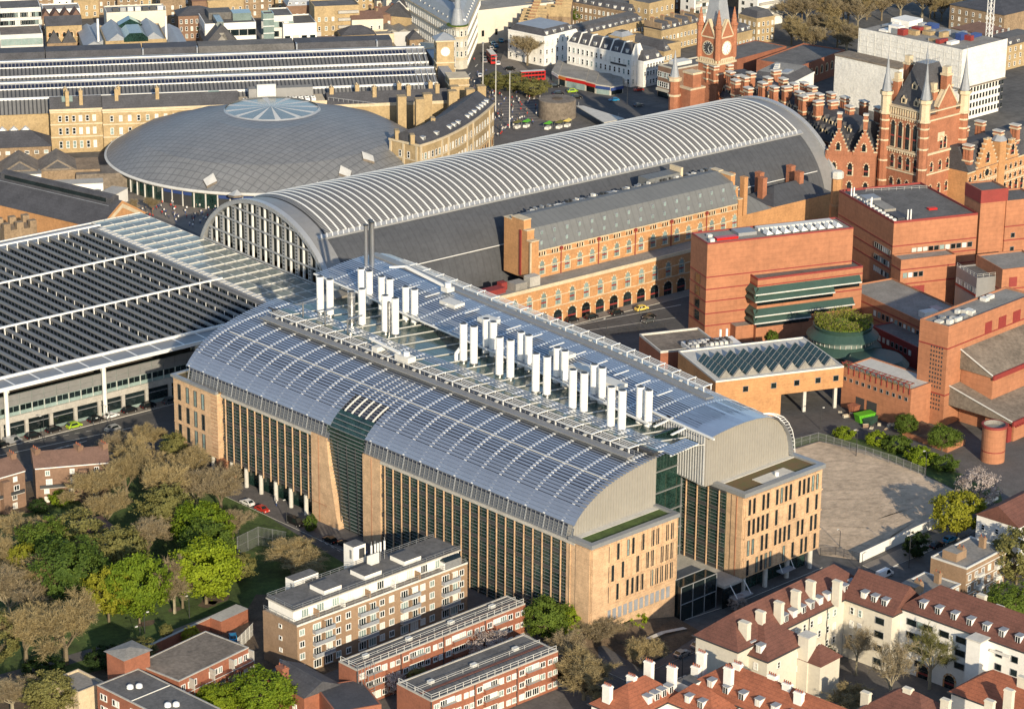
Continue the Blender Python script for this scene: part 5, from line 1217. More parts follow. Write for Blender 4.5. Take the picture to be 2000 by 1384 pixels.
go = thing('gothic_hotel', 'long red brick gothic hotel with steep slate roofs, dormers and clustered chimneys behind the shed', 'building', (218, 4))
GF = Fr((216.5, 3.0), -12)
b = MB(GF); b.box(0, 17, 0, 84, 0, 25, 'gothic_brick'); b.build('wall', go)
b = MB(GF)
for z in (9, 14, 19, 24.4): b.box(-0.2, -0.004, 0, 84, z, z+0.35, 'stone')
b.build('string_course', go)
b = MB(GF); b.extr([(-0.6, 25.02), (6.2, 33.5), (10.8, 33.5), (17.6, 25.02)][::-1], 'b', 0, 84, 'slate'); b.build('roof', go)
windows(go, GF(0, 84), GF(0, 0), [15, 20], spread(84, 20), 1.5, 3.0, 'arch_dark')
dm = MB(); dm.extr([(-0.9, 0), (-0.9, 1.7), (0, 3.0), (0.9, 1.7), (0.9, 0)][::-1], 'b', -0.1, 3.2, 'slate', capm='stone'); dm.box(-0.5, 0.5, -0.16, -0.11, 0.3, 1.7, 'glass_dark'); dm.box(-1.0, -0.9, -0.2, 3.0, 0, 1.7, 'stone'); dm.box(0.9, 1.0, -0.2, 3.0, 0, 1.7, 'stone'); dm = dm.mesh('dormer')
for r, (a, z) in enumerate(((1.0, 26.2), (3.3, 29.2))):
    for k in range(22):
        x, y = GF(a, 2.5+k*3.75+r*1.2); put('dormer', dm, go, x, y, z, R(-12-90))
CH = [(1381, 123), (1395, 127), (1423, 125), (1427, 139), (1444, 146), (1455, 149), (1467, 141), (1437, 155), (1462, 170), (1500, 150), (1516, 136), (1530, 152), (1537, 168), (1551, 162), (1562, 178), (1580, 182), (1571, 160), (1587, 168), (1600, 182), (1624, 180), (1628, 196), (1599, 196), (1569, 186), (1650, 188), (1660, 206), (1688, 196), (1717, 208), (1748, 160), (1490, 160), (1512, 168)]
cm = MB(); cm.box(-0.9, 0.9, -1.5, 1.5, 0, 6.4, 'gothic_brick'); cm.box(-1.1, 1.1, -1.7, 1.7, 1.0, 1.5, 'stone'); cm.box(-1.15, 1.15, -1.75, 1.75, 5.2, 5.7, 'stone'); cm.box(-1.2, 1.2, -1.8, 1.8, 6.4, 6.8, 'pale_concrete')
for i in (-1, 1):
    for j in (-1, 0, 1): cm.box(i*0.92-0.12, i*0.92+0.12, j*1.1-0.25, j*1.1+0.25, 1.5, 5.2, 'gothic_brick')
cm = cm.mesh('chimney')
for px, py in CH:
    x, y = P(px, py, 36.5); put('chimney', cm, go, x, y, 29.6, R(-12+random.choice((0, 0, 90))))
gt = thing('east_turret', 'slim brick turret with pointed grey spire beside the corner building', 'turret', (213, 86))
b = MB(); b.lathe((213, 86), [(2.0, 0), (2.0, 27.5), (2.35, 28), (2.35, 28.6), (1.9, 28.8), (1.9, 33.2), (2.4, 33.6), (2.4, 34.6)], 'gothic_brick', 8); b.lathe((213, 86), [(2.45, 27.6), (2.5, 28.3), (2.0, 28.5)], 'stone', 8); b.lathe((213, 86), [(2.5, 33.2), (2.6, 34.4), (1.6, 34.8)], 'stone', 8); b.build('shaft', gt)
b = MB(); b.lathe((213, 86), [(1.75, 34.6), (0.9, 38.5), (0.05, 44.4)], 'lead', 8); b.build('spire', gt)
ge = thing('east_gable', 'tall plain brick gable end with chimney beside the east turret', 'building', (218, 84))
b = MB(Fr((214.5, 79), 0)); b.box(0, 7, 0, 6, 0, 31, 'gothic_brick'); b.box(1.5, 5.5, 0.5, 5.5, 31, 36, 'gothic_brick'); b.box(1.2, 5.8, 0.2, 5.8, 36, 36.7, 'stone'); b.box(-0.2, 7.2, -0.2, 6.2, 30.6, 31.2, 'stone'); b.build('wall', ge)
CT = Fr((231.3, 83.1), 5.5); CW = 9.2
ct = thing('gothic_clock_tower', 'tall red brick clock tower with four pinnacles and steep spire', 'clock tower', CT(4.6, 4.6))
b = MB(CT); b.box(0, CW, 0, CW, 0, 46.4, 'gothic_brick'); b.build('shaft', ct)
for z, o, h in ((33, 0.4, 0.5), (36.6, 0.7, 0.7), (38.3, 0.5, 0.5), (46.2, 0.3, 0.5)): b = MB(CT); b.box(-o, CW+o, -o, CW+o, z, z+h, 'stone'); b.build('string_course', ct)
b = MB(CT)
for k in range(9): u = 0.3+k*1.05; b.box(-0.5, -0.004, u, u+0.5, 37.3, 38.3, 'stone'); b.box(u, u+0.5, -0.5, -0.004, 37.3, 38.3, 'stone')
b.build('corbels', ct, 'stuff')
clock(CT(0, CW/2), R(5.5-90), 42.4, 2.3, 'dark_metal', 'white_paint', ct, True); clock(CT(CW/2, 0), R(5.5), 42.4, 2.3, 'white_paint', 'dark_metal', ct, True)
for nm, pts in (('N', [(-0.15, 0.9), (-0.15, CW-0.9)]), ('W', None)):
    b = MB(CT)
    if nm == 'N': A = [(-0.2, 1.2, 46.7), (-0.2, CW-1.2, 46.7), (-0.2, CW/2, 53)]; B = [(1.2, p[1], p[2]) for p in A]
    else: A = [(1.2, -0.2, 46.7), (CW-1.2, -0.2, 46.7), (CW/2, -0.2, 53)]; B = [(p[0], 1.2, p[2]) for p in A]
    b.poly(A, 'gothic_brick')
    for i in range(3): j = (i+1) % 3; b.poly([A[i], A[j], B[j], B[i]], 'stone')
    for i in (1, 2): j = (i+1) % 3; b.beam(A[i], A[j], 0.5, 0.5, 'stone')
    b.build('clock_gable', ct)
for a, c in ((0.3, 0.3), (CW-0.3, 0.3), (0.3, CW-0.3), (CW-0.3, CW-0.3)):
    b = MB(CT); b.lathe((a, c), [(1.25, 38.5), (1.25, 50), (1.5, 50.3), (1.5, 50.9), (1.1, 51.2)], 'gothic_brick', 8); b.build('corner_turret', ct)
    b = MB(CT); pr = [(1.1, 51.2), (0.95, 52.2), (1.05, 52.3), (0.75, 53.4), (0.85, 53.5), (0.5, 54.8), (0.55, 54.9), (0.1, 57)]
    b.lathe((a, c), pr, 'stone', 8, mfun=lambda k, i: 'stone' if k % 2 else 'gothic_brick'); b.build('pinnacle', ct)
b = MB(CT); b.lathe((CW/2, CW/2), [(5.4, 46.8), (4.6, 51), (2.2, 66), (0.1, 79)], 'lead', 4, R(45), R(405)); b.build('spire', ct)
WT = Fr((225.0, -23.8), 3.0); WL, WD = 20.5, 16.8
wt = thing('gothic_west_tower', 'massive red brick gothic tower with slate pavilion roof and four spired corner turrets', 'tower', WT(10, 8))
b = MB(WT); b.box(0, WL, 0, WD, 0, 40, 'gothic_brick'); b.build('wall', wt)
b = MB(WT)
for z, h, o in ((19.5, 0.5, 0.3), (26.5, 0.7, 0.5), (38.2, 0.5, 0.4), (41.2, 0.4, 0.45)): b.box(-o, WL+o, -o, WD+o, z, z+h, 'stone')
for k in range(14): c_ = 1.6+k*1.05; b.box(-0.35, 0.2, c_, c_+0.45, 38.9, 41.0, 'stone'); b.box(-0.3, -0.004, c_, c_+0.4, 37.4, 38.15, 'stone')
for k in range(13): c_ = 1.8+k*1.1; b.box(-0.3, -0.004, c_, c_+0.4, 25.7, 26.45, 'stone')
b.box(0, 0.4, 1.2, WD-1.2, 38.7, 39.1, 'gothic_brick'); b.build('parapet', wt)
windows(wt, WT(0, WD), WT(0, 0), [27.6], [3.6, 6.8, 10.0, 13.2], 1.7, 9.0, 'arch_dark', name='lancet_window'); windows(wt, WT(0, WD), WT(0, 0), [20.5, 12.5], [4, 7.4, 10.8, 14], 1.4, 4.4, 'arch_dark')
windows(wt, WT(0, 0), WT(WL, 0), [27.8], [9.5, 11.5], 1.2, 4.0, 'arch_dark'); windows(wt, WT(0, 0), WT(WL, 0), [20.5, 12.5], [5, 9.5, 13.5, 16.5], 1.2, 3.2, 'arch_dark')
b = MB(WT); b.box(7.5, 11, -0.1, -0.004, 30.5, 33.5, 'stone'); b.build('carved_panel', wt)
lo = [(1, 1), (WL-1, 1), (WL-1, WD-1), (1, WD-1)]; hi = [(7, 6), (WL-7, 6), (WL-7, WD-6), (7, WD-6)]
b = MB(WT)
for q in range(4): r = (q+1) % 4; b.poly([(*lo[q], 40.1), (*lo[r], 40.1), (*hi[r], 56), (*hi[q], 56)], 'slate')
b.poly([(*p, 56) for p in hi], 'lead'); b.build('roof', wt)
b = MB(WT)
for k in range(8): b.beam((7+k*0.9, 6, 56), (7+k*0.9, 6, 57.5), 0.1, 0.1, 'grey_metal'); b.beam((7, 6+k*0.65, 56), (7, 6+k*0.65, 57.5), 0.1, 0.1, 'grey_metal')
b.beam((7, 6, 57.2), (13.5, 6, 57.2), 0.12, 0.12, 'grey_metal'); b.beam((7, 6, 57.2), (7, 10.8, 57.2), 0.12, 0.12, 'grey_metal'); b.build('roof_cresting', wt)
for c_, z in ((5.4, 42.5), (10.8, 42.5), (8, 47.5)):
    x, y = WT(1+(z-40)*0.36, c_); put('dormer', dm, wt, x, y, z, R(3-90))
for a, c_ in ((0, 0), (WL, 0), (0, WD), (WL, WD)):
    b = MB(WT); b.lathe((a, c_), [(1.75, 0), (1.75, 38.0), (2.2, 38.4), (2.2, 39.0), (1.8, 39.3), (1.8, 44.6), (2.3, 45), (2.3, 46.2)], 'gothic_brick', 8, mfun=lambda k, i: 'gothic_brick' if k < 2 else 'stone'); b.build('corner_turret', wt)
    b = MB(WT); b.lathe((a, c_), [(1.75, 46.2), (0.75, 52), (0.1, 58.6), (0.05, 61.5)], 'lead', 8); b.build('turret_spire', wt)
    b = MB(WT)
    for z in (15, 22, 29, 33, 36): b.lathe((a, c_), [(1.85, z), (1.85, z+0.6)], 'stone', 8)
    b.build('stone_band', wt, 'stuff')
b = MB(WT); b.box(7.0, 16.5, 0.1, 2.2, 40, 42.5, 'gothic_brick'); A = [(6.6, 0.0, 42.4), (16.9, 0.0, 42.4), (11.75, 0.0, 49.5)]; B = [(p[0], 2.2, p[2]) for p in A]; b.poly(A, 'gothic_brick'); b.poly(B[::-1], 'gothic_brick')
for i in range(3): j = (i+1) % 3; b.poly([A[i], A[j], B[j], B[i]], 'stone')
for i in (1, 2): j = (i+1) % 3; b.beam(A[i], A[j], 0.5, 0.5, 'stone')
b.build('west_gable', wt)
for (a, c_, z0, z1, w) in ((11.75, 1.2, 46, 55.5, 2.6), (14.8, 2.6, 42, 51, 2.0), (8.0, 3.4, 42, 50, 2.2), (4, 15.6, 42, 52, 2.2), (9.5, 15.8, 42, 57, 2.4)):
    b = MB(WT); b.box(a-w/2, a+w/2, c_-w/2, c_+w/2, z0, z1-3, 'gothic_brick'); b.box(a-w/2-0.25, a+w/2+0.25, c_-w/2-0.25, c_+w/2+0.25, z1-3, z1-2.3, 'stone'); b.box(a-w/2+0.2, a+w/2-0.2, c_-w/2+0.2, c_+w/2-0.2, z1-2.3, z1, 'stone'); b.build('chimney', wt)
SG = Fr(P(1711, 295, 26), 38); sg = thing('stepped_gable_pavilion', 'red brick pavilion with two crow-stepped gables next to the west tower', 'building', SG(0, 0))
b = MB(SG); b.box(0, 18, 0, 17, 0, 25, 'gothic_brick'); b.build('wall', sg)
for c0_ in (0.2, 9.0):
    b = MB(SG); w = 7.6
    for k in range(7): u0 = c0_+k*0.56; b.box(-0.3, 0.9, u0, c0_+w-k*0.56, 24+k*1.25, 25.3+k*1.25, 'gothic_brick'); b.box(-0.4, 1.0, u0-0.05, u0+0.6, 25.3+k*1.25, 25.6+k*1.25, 'stone'); b.box(-0.4, 1.0, c0_+w-k*0.56-0.6, c0_+w-k*0.56+0.05, 25.3+k*1.25, 25.6+k*1.25, 'stone')
    b.box(-0.2, 1.4, c0_+w/2-0.7, c0_+w/2+0.7, 33, 38, 'gothic_brick'); b.box(-0.4, 1.6, c0_+w/2-0.9, c0_+w/2+0.9, 36, 36.6, 'stone'); b.box(-0.4, 1.6, c0_+w/2-0.9, c0_+w/2+0.9, 38, 38.5, 'pale_concrete'); b.build('stepped_gable', sg)
b = MB(SG); b.extr([(0.2, 25.02), (4.2, 32), (8.2, 25.02)][::-1], 'a', 0.9, 17.5, 'slate'); b.build('roof', sg)
b = MB(SG); b.extr([(8.8, 25.02), (12.8, 32), (16.8, 25.02)][::-1], 'a', 0.9, 17.5, 'slate'); b.build('roof', sg)
windows(sg, SG(-0.3, 17), SG(-0.3, 0), [25.6], [4.2, 12.9], 1.3, 2.6, 'arch_dark', out=0.05); windows(sg, SG(0, 17), SG(0, 0), [17, 10.5], [3, 8.5, 14], 1.5, 4.2, 'arch_dark')
b = MB(SG)
for k in range(6): b.box(k*1.1, 7.5, -0.35, -0.004, 24+k*1.2, 25.2+k*1.2, 'gothic_brick'); b.box(k*1.1, k*1.1+1.2, -0.45, 0.3, 25.2+k*1.2, 25.5+k*1.2, 'stone')
b.build('side_gable', sg)
WF = Fr(P(1890, 337, 20), 7.3); wf = thing('gothic_west_wing', 'red and cream gothic front with crow-stepped gables and arched windows facing the road', 'building', WF(16, 0))
b = MB(WF); b.box(0, 46, 0, 14, 0, 20, 'orange_brick'); b.build('wall', wf)
b = MB(WF)
for z in (6.5, 12, 15.4, 19.4): b.box(-0.2, 46, -0.25, -0.004, z, z+0.45, 'stone')
for k in range(40): b.box(k*1.15+0.2, k*1.15+0.7, -0.22, -0.004, 14.7, 15.38, 'stone')
b.build('string_course', wf)
b = MB(WF); b.extr([(-0.5, 20.02), (4.5, 28), (9.5, 28), (14.5, 20.02)][::-1], 'a', 0, 46, 'slate'); b.build('roof', wf)
for c0_, w, n in ((4.5, 13, 7), (22, 8, 5)):
    b = MB(WF)
    for k in range(n): s_ = w/2/(n+0.6); b.box(c0_+k*s_, c0_+w-k*s_, -0.4, 0.8, 19+k*1.5, 20.5+k*1.5, 'orange_brick'); b.box(c0_+k*s_-0.1, c0_+k*s_+0.8, -0.55, 0.95, 20.5+k*1.5, 20.9+k*1.5, 'stone'); b.box(c0_+w-k*s_-0.8, c0_+w-k*s_+0.1, -0.55, 0.95, 20.5+k*1.5, 20.9+k*1.5, 'stone')
    b.build('stepped_gable', wf)
windows(wf, WF(0, -0.4), WF(46, -0.4), [21.5], [11, 26], 1.8, 3.6, 'arch_dark'); windows(wf, WF(0, 0), WF(46, 0), [8.0, 1.5], spread(46, 13), 1.5, 4.0, 'arch_dark'); windows(wf, WF(0, 0), WF(46, 0), [13.0, 16.4], spread(46, 15), 1.1, 1.7, 'arch_dark')
b = MB(WF); n = 20
for i in range(n): t0, t1 = 2*math.pi*i/n, 2*math.pi*(i+1)/n; b.poly([(11+1.2*math.cos(t0), -0.5, 18+1.2*math.sin(t0)), (11+1.2*math.cos(t1), -0.5, 18+1.2*math.sin(t1)), (11+2.1*math.cos(t1), -0.5, 18+2.1*math.sin(t1)), (11+2.1*math.cos(t0), -0.5, 18+2.1*math.sin(t0))], 'stone' if i % 2 else 'orange_brick')
b.poly([(11+1.2*math.cos(2*math.pi*i/n), -0.48, 18+1.2*math.sin(2*math.pi*i/n)) for i in range(n)], 'glass_dark'); b.build('rose_window', wf)
for a, c_, h in ((1.0, 1.0, 29), (19.5, 1.5, 30.5), (32, 3, 30), (3, 11, 31), (14, 12, 31), (24, 12, 31)):
    x, y = WF(a, c_); put('chimney', cm, wf, x, y, h-6.4, R(7))
b = MB(WF); b.box(17.6, 21.4, -0.8, 3, 0, 27.5, 'orange_brick'); b.lathe((19.5, 1.1), [(2.8, 27.5), (0.1, 31)], 'lead', 8); b.build('buttress_turret', wf)
b = MB(Fr(P(1848, 312, 22), 7)); b.extr([(0, 18), (3.5, 26), (9, 26), (14, 18)][::-1], 'a', 0, 11, 'mansard_grey'); b.box(0, 11, 0, 14, 0, 18, 'gothic_brick'); b.build('mansard_wing', wf)
lx = thing('brick_lodge', 'small red brick lodge with stone gable at the foot of the west tower', 'building', P(1790, 345, 10))
fr = Fr(P(1800, 350, 10), 7); b = MB(fr); b.box(0, 9, 0, 8, 0, 14, 'gothic_brick'); b.build('wall', lx); b = MB(fr); hip(b, 0, 9, 0, 8, 14, 4, 'slate'); b.build('roof', lx)
b = MB(fr); b.box(9.2, 15, -1, 4, 0, 12.5, 'dark_metal', top='off_white'); b.build('plant_box', lx)
bt_ = thing('octagonal_chimney', 'stout octagonal brick chimney with pale cap at the library corner', 'chimney', P(1634, 380, 18))
c = P(1634, 372, 22); b = MB(); b.lathe(c, [(2.1, 0), (2.1, 17), (1.8, 17.6), (1.8, 26), (2.1, 26.3), (2.1, 28.2), (1.6, 28.6), (0.05, 28.8)], 'orange_brick', 8, mfun=lambda k, i: 'pale_concrete' if k >= 4 else 'orange_brick'); b.build('shaft', bt_)
LBRK = 'library_brick'
def bands(t, fr, L, D, zs, n=True, h=0.35):
    for z in zs:
        b = MB(fr); b.box(0, L, -0.08, -0.003, z, z+h, 'bl_red'); b.box(-0.08, -0.003, 0, D, z, z+h, 'bl_red'); b.build('red_band', t)
def sqwin(t, p, q, rows, us, w=1.5, h=1.5, mix=(0.35, 0.25, 0.4)): windows(t, p, q, rows, us, w, h, 'pane', gmix=mix)
t1, fr, L, D = block('library_slab', 'tall red brick library slab with white roof hoods and red stripes beside the road', 'building', (1382, 478), (1667, 447), None, 30.5, LBRK, ('flat', 'felt_pale'), deg=-18.2, D=11.5, par=0.5, cornice='bl_red')
bands(t1, fr, L, D, (20.2, 16.4, 12.6, 8.8, 5.0))
b = MB(fr)
for z in (5.6, 9.4, 13.2, 17.0): b.box(-0.12, -0.004, 4.2, 7.2, z, z+2.8, 'glass_dark')
b.build('window_slot', t1)
for k in range(9):
    b = MB(fr); a = 20+k*2.9; b.extr([(a, 31.0), (a+0.4, 32.6), (a+2.2, 31.2)][::-1], 'b', 1.2, 4.0, 'white_paint'); b.build('roof_hood', t1)
kit(t1, fr, [(4, 2, 7, 2, 0.8, 'bus_red'), (1.5, 1.2, 1.4, 1.4, 1.0, 'off_white'), (3, 6, 1.4, 1.4, 0.8, 'off_white'), (12, 4, 6, 5, 1.0, 'grey_metal'), (20, 7, 25, 2.5, 0.9, 'off_white')], 30.65)
t2, f2, L2, D2 = block('library_terrace_block', 'stepped red brick library block with dark green awnings along its windows', 'building', (1480, 548), (1684, 522), None, 19.3, LBRK, ('flat', 'felt'), deg=-17, D=9.5, par=0.6, cornice='bl_red')
bands(t2, f2, L2, D2, (17.4, 12.4, 5.0))
for z, l in ((15.2, L2-1), (13.0, L2*0.72), (8.4, L2-3), (6.2, L2*0.5)):
    b = MB(f2); b.extr([(-1.5, z), (-1.5, z+0.25), (0, z+2.0), (0, z)], 'a', -1.2, l, 'bl_green'); b.extr([(-1.5, z), (-1.5, z+0.25), (0, z+2.0), (0, z)], 'b', -1.2, D2, 'bl_green'); b.box(-1.3, l, -1.6, -1.505, z-0.05, z+0.3, 'off_white'); b.build('awning', t2)
    b = MB(f2); b.box(0, l, -0.2, -0.1, z-1.6, z-0.05, 'glass_dark'); b.build('window_band', t2)
b = MB(f2); b.box(-6, 0, 1.5, 9, 0, 5.2, LBRK, top='felt_pale'); b.build('annex', t2)
t3, f3, L3, D3 = block('library_central_block', 'broad red brick library block with dark roof, white aerials and window strip', 'building', (1746, 437), (1912, 421), (1630, 376), 27, LBRK, ('flat', 'felt'), deg=-19, par=0.7, cornice='bl_red')
bands(t3, f3, L3, D3, (19.5, 15.6, 11.8))
sqwin(t3, f3(0, 0), f3(L3, 0), [17.0], [7.5+1.95*k for k in range(11)], 1.55, 1.5)
for z in (16.4, 12.6, 8.8): sqwin(t3, f3(0, D3), f3(0, 0), [z], [D3-11+1.3*k for k in range(8)], 1.0, 1.6)
for a, c_, h in ((5.5, 1.5, 3.6), (6.5, 1.4, 3.6), (0.8, 17, 3.4), (1.6, 18, 3.4), (0.6, 30, 3.2), (1.8, 30.5, 3.2)): b = MB(f3); b.tube((a, c_, 27), (a, c_, 27+h), 0.22, 0.22, 'white_paint', 8); b.build('aerial', t3)
kit(t3, f3, [(0.6+0.1*k, 2+k*2.6, 1.3, 1.0, 0.7, 'off_white') for k in range(12)]+[(3, 12, 4, 10, 0.8, 'felt_pale'), (3, 3, 4, 7, 0.5, 'slate'), (17, 9, 3, 1.6, 0.6, 'bus_red'), (2.5, 23, 5, 5, 1.2, 'grey_metal')], 27.12)
rail(t3, f3, [(8, D3-3), (L3-1, D3-6)], 27.1, 1.1, 'off_white', 2.5)
t4, f4, L4, D4 = block('library_step_block', 'low red brick step in front of the central library block with dark roof', 'building', (1760, 511), (1863, 497), None, 17.5, LBRK, ('flat', 'felt_pale'), deg=-19, D=6, par=0.5, cornice=LBRK)
bands(t4, f4, L4, D4, (14.6, 10.0)); sqwin(t4, f4(0, 0), f4(L4, 0), [12.2], [1.6+1.8*k for k in range(4)], 1.4, 1.5)
b = MB(f4); b.box(0.3, 8.5, -0.15, -0.004, 6.6, 9.2, 'bl_red'); b.build('red_panel', t4)
t5, f5, L5, D5 = block('library_tower', 'plain red brick library tower with dark red top beside the central block', 'tower', (1917, 376), (1966, 369), None, 34, LBRK, ('flat', 'felt'), deg=-19, D=10, L=9.4)
b = MB(f5); b.box(-0.1, L5+0.1, -0.12, -0.004, 30.5, 34.6, 'bl_red'); b.box(-0.12, -0.004, 0, D5, 30.5, 34.6, 'bl_red'); b.build('red_cladding', t5)
t6, f6, L6, D6 = block('library_stair_block', 'red brick library stair block stepping down beside the tower', 'building', (1966, 396), (2010, 390), None, 30, LBRK, ('flat', 'felt'), deg=-19, D=12, L=12); bands(t6, f6, L6, D6, (22, 17.5, 13)); sqwin(t6, f6(0, 0), f6(L6, 0), [18.5, 14], [3], 1.3, 1.4)
t7, f7, L7, D7 = block('library_podium', 'low red brick library podium with felt roof and rows of windows in shade', 'building', (1806, 634), (1890, 612), (1682, 556), 10.5, LBRK, ('flat', 'felt_pale'), deg=-10, par=0.5, cornice=LBRK)
sqwin(t7, f7(0, D7), f7(0, 0), [6.2], [D7-24+2.1*k for k in range(11)], 1.2, 1.6, (0.4, 0.3, 0.3)); bands(t7, f7, L7, D7, (8.6, 4.8))
kit(t7, f7, [(3, 4, 5, 3, 1.8, 'off_white'), (9, 6, 3, 4, 1.2, 'grey_metal')], 10.6)
t8, f8, L8, D8 = block('library_low_wing', 'low library wing with dark red window band between podium and glazed drum', 'building', (1795, 682), (1850, 668), (1702, 638), 6.5, 'bl_red', ('flat', 'felt'), deg=-10, par=0.4); sqwin(t8, f8(0, D8), f8(0, 0), [3.4], [2+2.1*k for k in range(max(1, int(D8/2.1)-1))], 1.2, 1.5, (0.3, 0.3, 0.4))
t9, f9, L9, D9 = block('library_plant_wing', 'grey clad library wing with white window row in the courtyard', 'building', (1908, 546), (1965, 530), (1847, 525), 16, 'louvre_grey', ('flat', 'felt'), deg=-19, par=0.5); sqwin(t9, f9(0, D9), f9(0, 0), [11.5], [1.2+1.7*k for k in range(max(1, int(D9/1.7)))], 1.25, 1.6, (0.1, 0.3, 0.6))
b = MB(f9); b.box(-0.12, -0.004, 0, D9, 10.6, 11.3, 'bl_red'); b.build('red_band', t9); rail(t9, f9, [(0.2, D9), (0.2, 0.2), (L9, 0.2)], 16.5, 1.1, 'off_white')
t10, f10, L10, D10 = block('library_right_block', 'red brick library block with square red panels and flat grey roof at the right edge', 'building', (1958, 530), (2040, 515), None, 19, LBRK, ('flat', 'felt_pale'), deg=-19, D=16); bands(t10, f10, L10, D10, (13,))
b = MB(f10); b.box(2.5, 5.2, -0.12, -0.004, 13.8, 16.8, 'bl_red'); b.build('red_panel', t10)
t11, f11, L11, D11 = block('library_south_block', 'tall red brick library block with grid of tiny square openings and low felt roof', 'building', (1853, 642), (2020, 578), None, 28.5, LBRK, ('flat', 'felt_pale'), deg=6.7, D=9.5, par=0.6, cornice=LBRK); bands(t11, f11, L11, D11, (22.5, 9.0))
b = MB(f11)
for i in range(5):
    for k in range(15):
        z = 4.5+k*1.25
        if 8.3 < z < 10: continue
        b.box(-0.1, -0.004, 1.4+i*0.9, 1.75+i*0.9, z, z+0.6, 'dark_metal')
b.build('square_openings', t11, 'stuff')
kit(t11, f11, [(random.uniform(1, 14), random.uniform(1, 6), random.uniform(0.8, 2.6), random.uniform(0.8, 2), random.uniform(0.5, 1.4), random.choice(['off_white', 'grey_metal', 'pale_concrete'])) for _ in range(14)]+[(26, 6, 2, 2, 1, 'off_white'), (29, 6.5, 2, 1.4, 1, 'off_white')], 28.65)
for a, w in ((17.5, 3.2), (24, 3.6), (31, 3.6)): b = MB(f11); b.box(a, a+w, -0.12, -0.004, 22.9, 26.0, 'bl_red'); b.build('red_panel', t11)
def leanto(o, parent, a0, a1, depth, z0, z1, mt='felt_brown'):
    b = MB(o); b.extr([(-depth, z0-0.6), (-depth, z0), (0, z1), (0, z0-0.6)], 'a', a0, a1, mt); b.build('lean_to_roof', parent)
    b = MB(o); b.box(a0-0.2, a1, -depth-0.5, -depth-0.004, z0-1.2, z0+0.15, 'bl_red'); b.build('red_fascia', parent)
    b = MB(o); b.beam((a0-0.2, -depth, z0+0.1), (a0-0.2, 0, z1+0.1), 0.3, 0.25, 'off_white'); b.build('verge_trim', parent)
leanto(f11, t11, 6.5, 40, 11, 16.0, 21.0); b = MB(f11); b.box(7.0, 40, -10.6, -0.2, 0, 15.3, LBRK); b.build('lower_wall', t11)
leanto(f11, t11, 2.2, 44, 21, 6.5, 11.5); b = MB(f11); b.box(4.5, 44, -20, -10.7, 0, 5.8, LBRK); b.box(2.6, 4.4, -19.5, -18.8, 0, 5.8, 'bl_red'); b.build('lower_wall', t11)
b = MB(f11)
for k in range(40): b.box(2.6+k*1.05, 3.2+k*1.05, -21.9, -21.51, 5.0, 5.5, 'bl_red')
b.build('rafter_ends', t11, 'stuff')
t12, f12, L12, D12 = block('library_skylight_wing', 'low orange brick wing raised on columns with a row of sawtooth skylights', 'building', (1398, 747), (1646, 716), (1325, 688), 12, 'orange_brick', ('flat', 'pale_concrete'), deg=-19.6, par=0.5, cornice='off_white', z0=6.2)
b = MB(f12); b.box(0.2, 20, 0.2, D12-0.2, 0, 6.2, 'orange_brick'); b.box(20, L12, D12-4, D12-0.3, 0, 6.2, 'red_brick'); b.build('lower_wall', t12)
sq = MB(); sq.extr([(0, 0), (1.9, 2.3), (3.5, 0)][::-1], 'b', 0, 15.5, 'felt_pale'); sq.poly([(0.06, 0.4, 0.15), (1.8, 0.4, 2.26), (1.8, 15.1, 2.26), (0.06, 15.1, 0.15)][::-1], 'roof_glass')
for k in range(7): y = 0.4+k*2.45; sq.beam((0.0, y, 0.15), (1.76, y, 2.3), 0.14, 0.08, 'grey_metal')
sq = sq.mesh('skylight')
for k in range(9): x, y = f12(2.2+k*4.0, 2.4); put('skylight', sq, t12, x, y, 12.1, R(-19.6))
sqwin(t12, f12(0, 0), f12(L12, 0), [8.4], [9, 17.5, 24.5, 31, 36.5], 1.5, 1.5, (1, 0, 0))
for a in (27.5, 37): b = MB(f12); b.box(a-0.45, a+0.45, 0.6, 1.5, 0, 6.2, 'pale_concrete'); b.build('column', t12)
t13, f13, L13, D13 = block('service_roof_block', 'low flat roofed service block with white plant enclosure behind the skylight wing', 'building', (1290, 690), (1390, 664), (1240, 672), 9, 'red_brick', ('flat', 'felt_brown'), deg=-19.6, D=16, par=0.7, cornice='pale_concrete')
b = MB(f13); b.box(8, 24, -3, 4, 8.8, 10.4, 'white_render'); b.build('plant_enclosure', t13)
kit(t13, f13, [(8.4+1.5*i, -2.5+1.6*j, 1.0, 1.0, 0.9, random.choice(['off_white', 'grey_metal', 'dark_metal'])) for i in range(9) for j in range(3)], 10.42, 'air_unit')
for a in (20, 22): b = MB(f13); b.tube((a, 3.3, 9), (a, 3.3, 13), 0.35, 0.35, 'white_paint', 8); b.build('flue', t13)
t14, f14, L14, D14 = block('library_terrace_wing', 'red brick terrace wing with a row of small square windows and planted pergola', 'building', (1780, 763), (1830, 752), (1648, 717), 11.5, LBRK, ('flat', 'pale_concrete'), deg=3, L=12, par=0.4)
sqwin(t14, f14(0, D14), f14(0, 0), [8.2], [1.2+2.2*k for k in range(11)], 0.8, 0.9, (1, 0, 0))
b = MB(f14); b.box(-0.1, -0.004, D14-8.5, D14-5.5, 0.2, 4.5, 'dark_metal'); b.box(-0.1, -0.004, D14-13, D14-9.5, 0.2, 4.5, 'dark_metal'); b.build('loading_door', t14)
b = MB(f14)
for k in range(13): c_ = 0.5+k*(D14-1)/12; b.box(-0.2, 0, c_, c_+0.2, 10.2, 13.2, 'bl_red'); b.beam((-0.8, c_, 13.2), (1.6, c_, 13.2), 0.15, 0.2, 'bl_red')
for a in (-0.5, 1.2): b.beam((a, 0, 13.35), (a, D14, 13.35), 0.15, 0.15, 'bl_red')
b.build('pergola', t14)
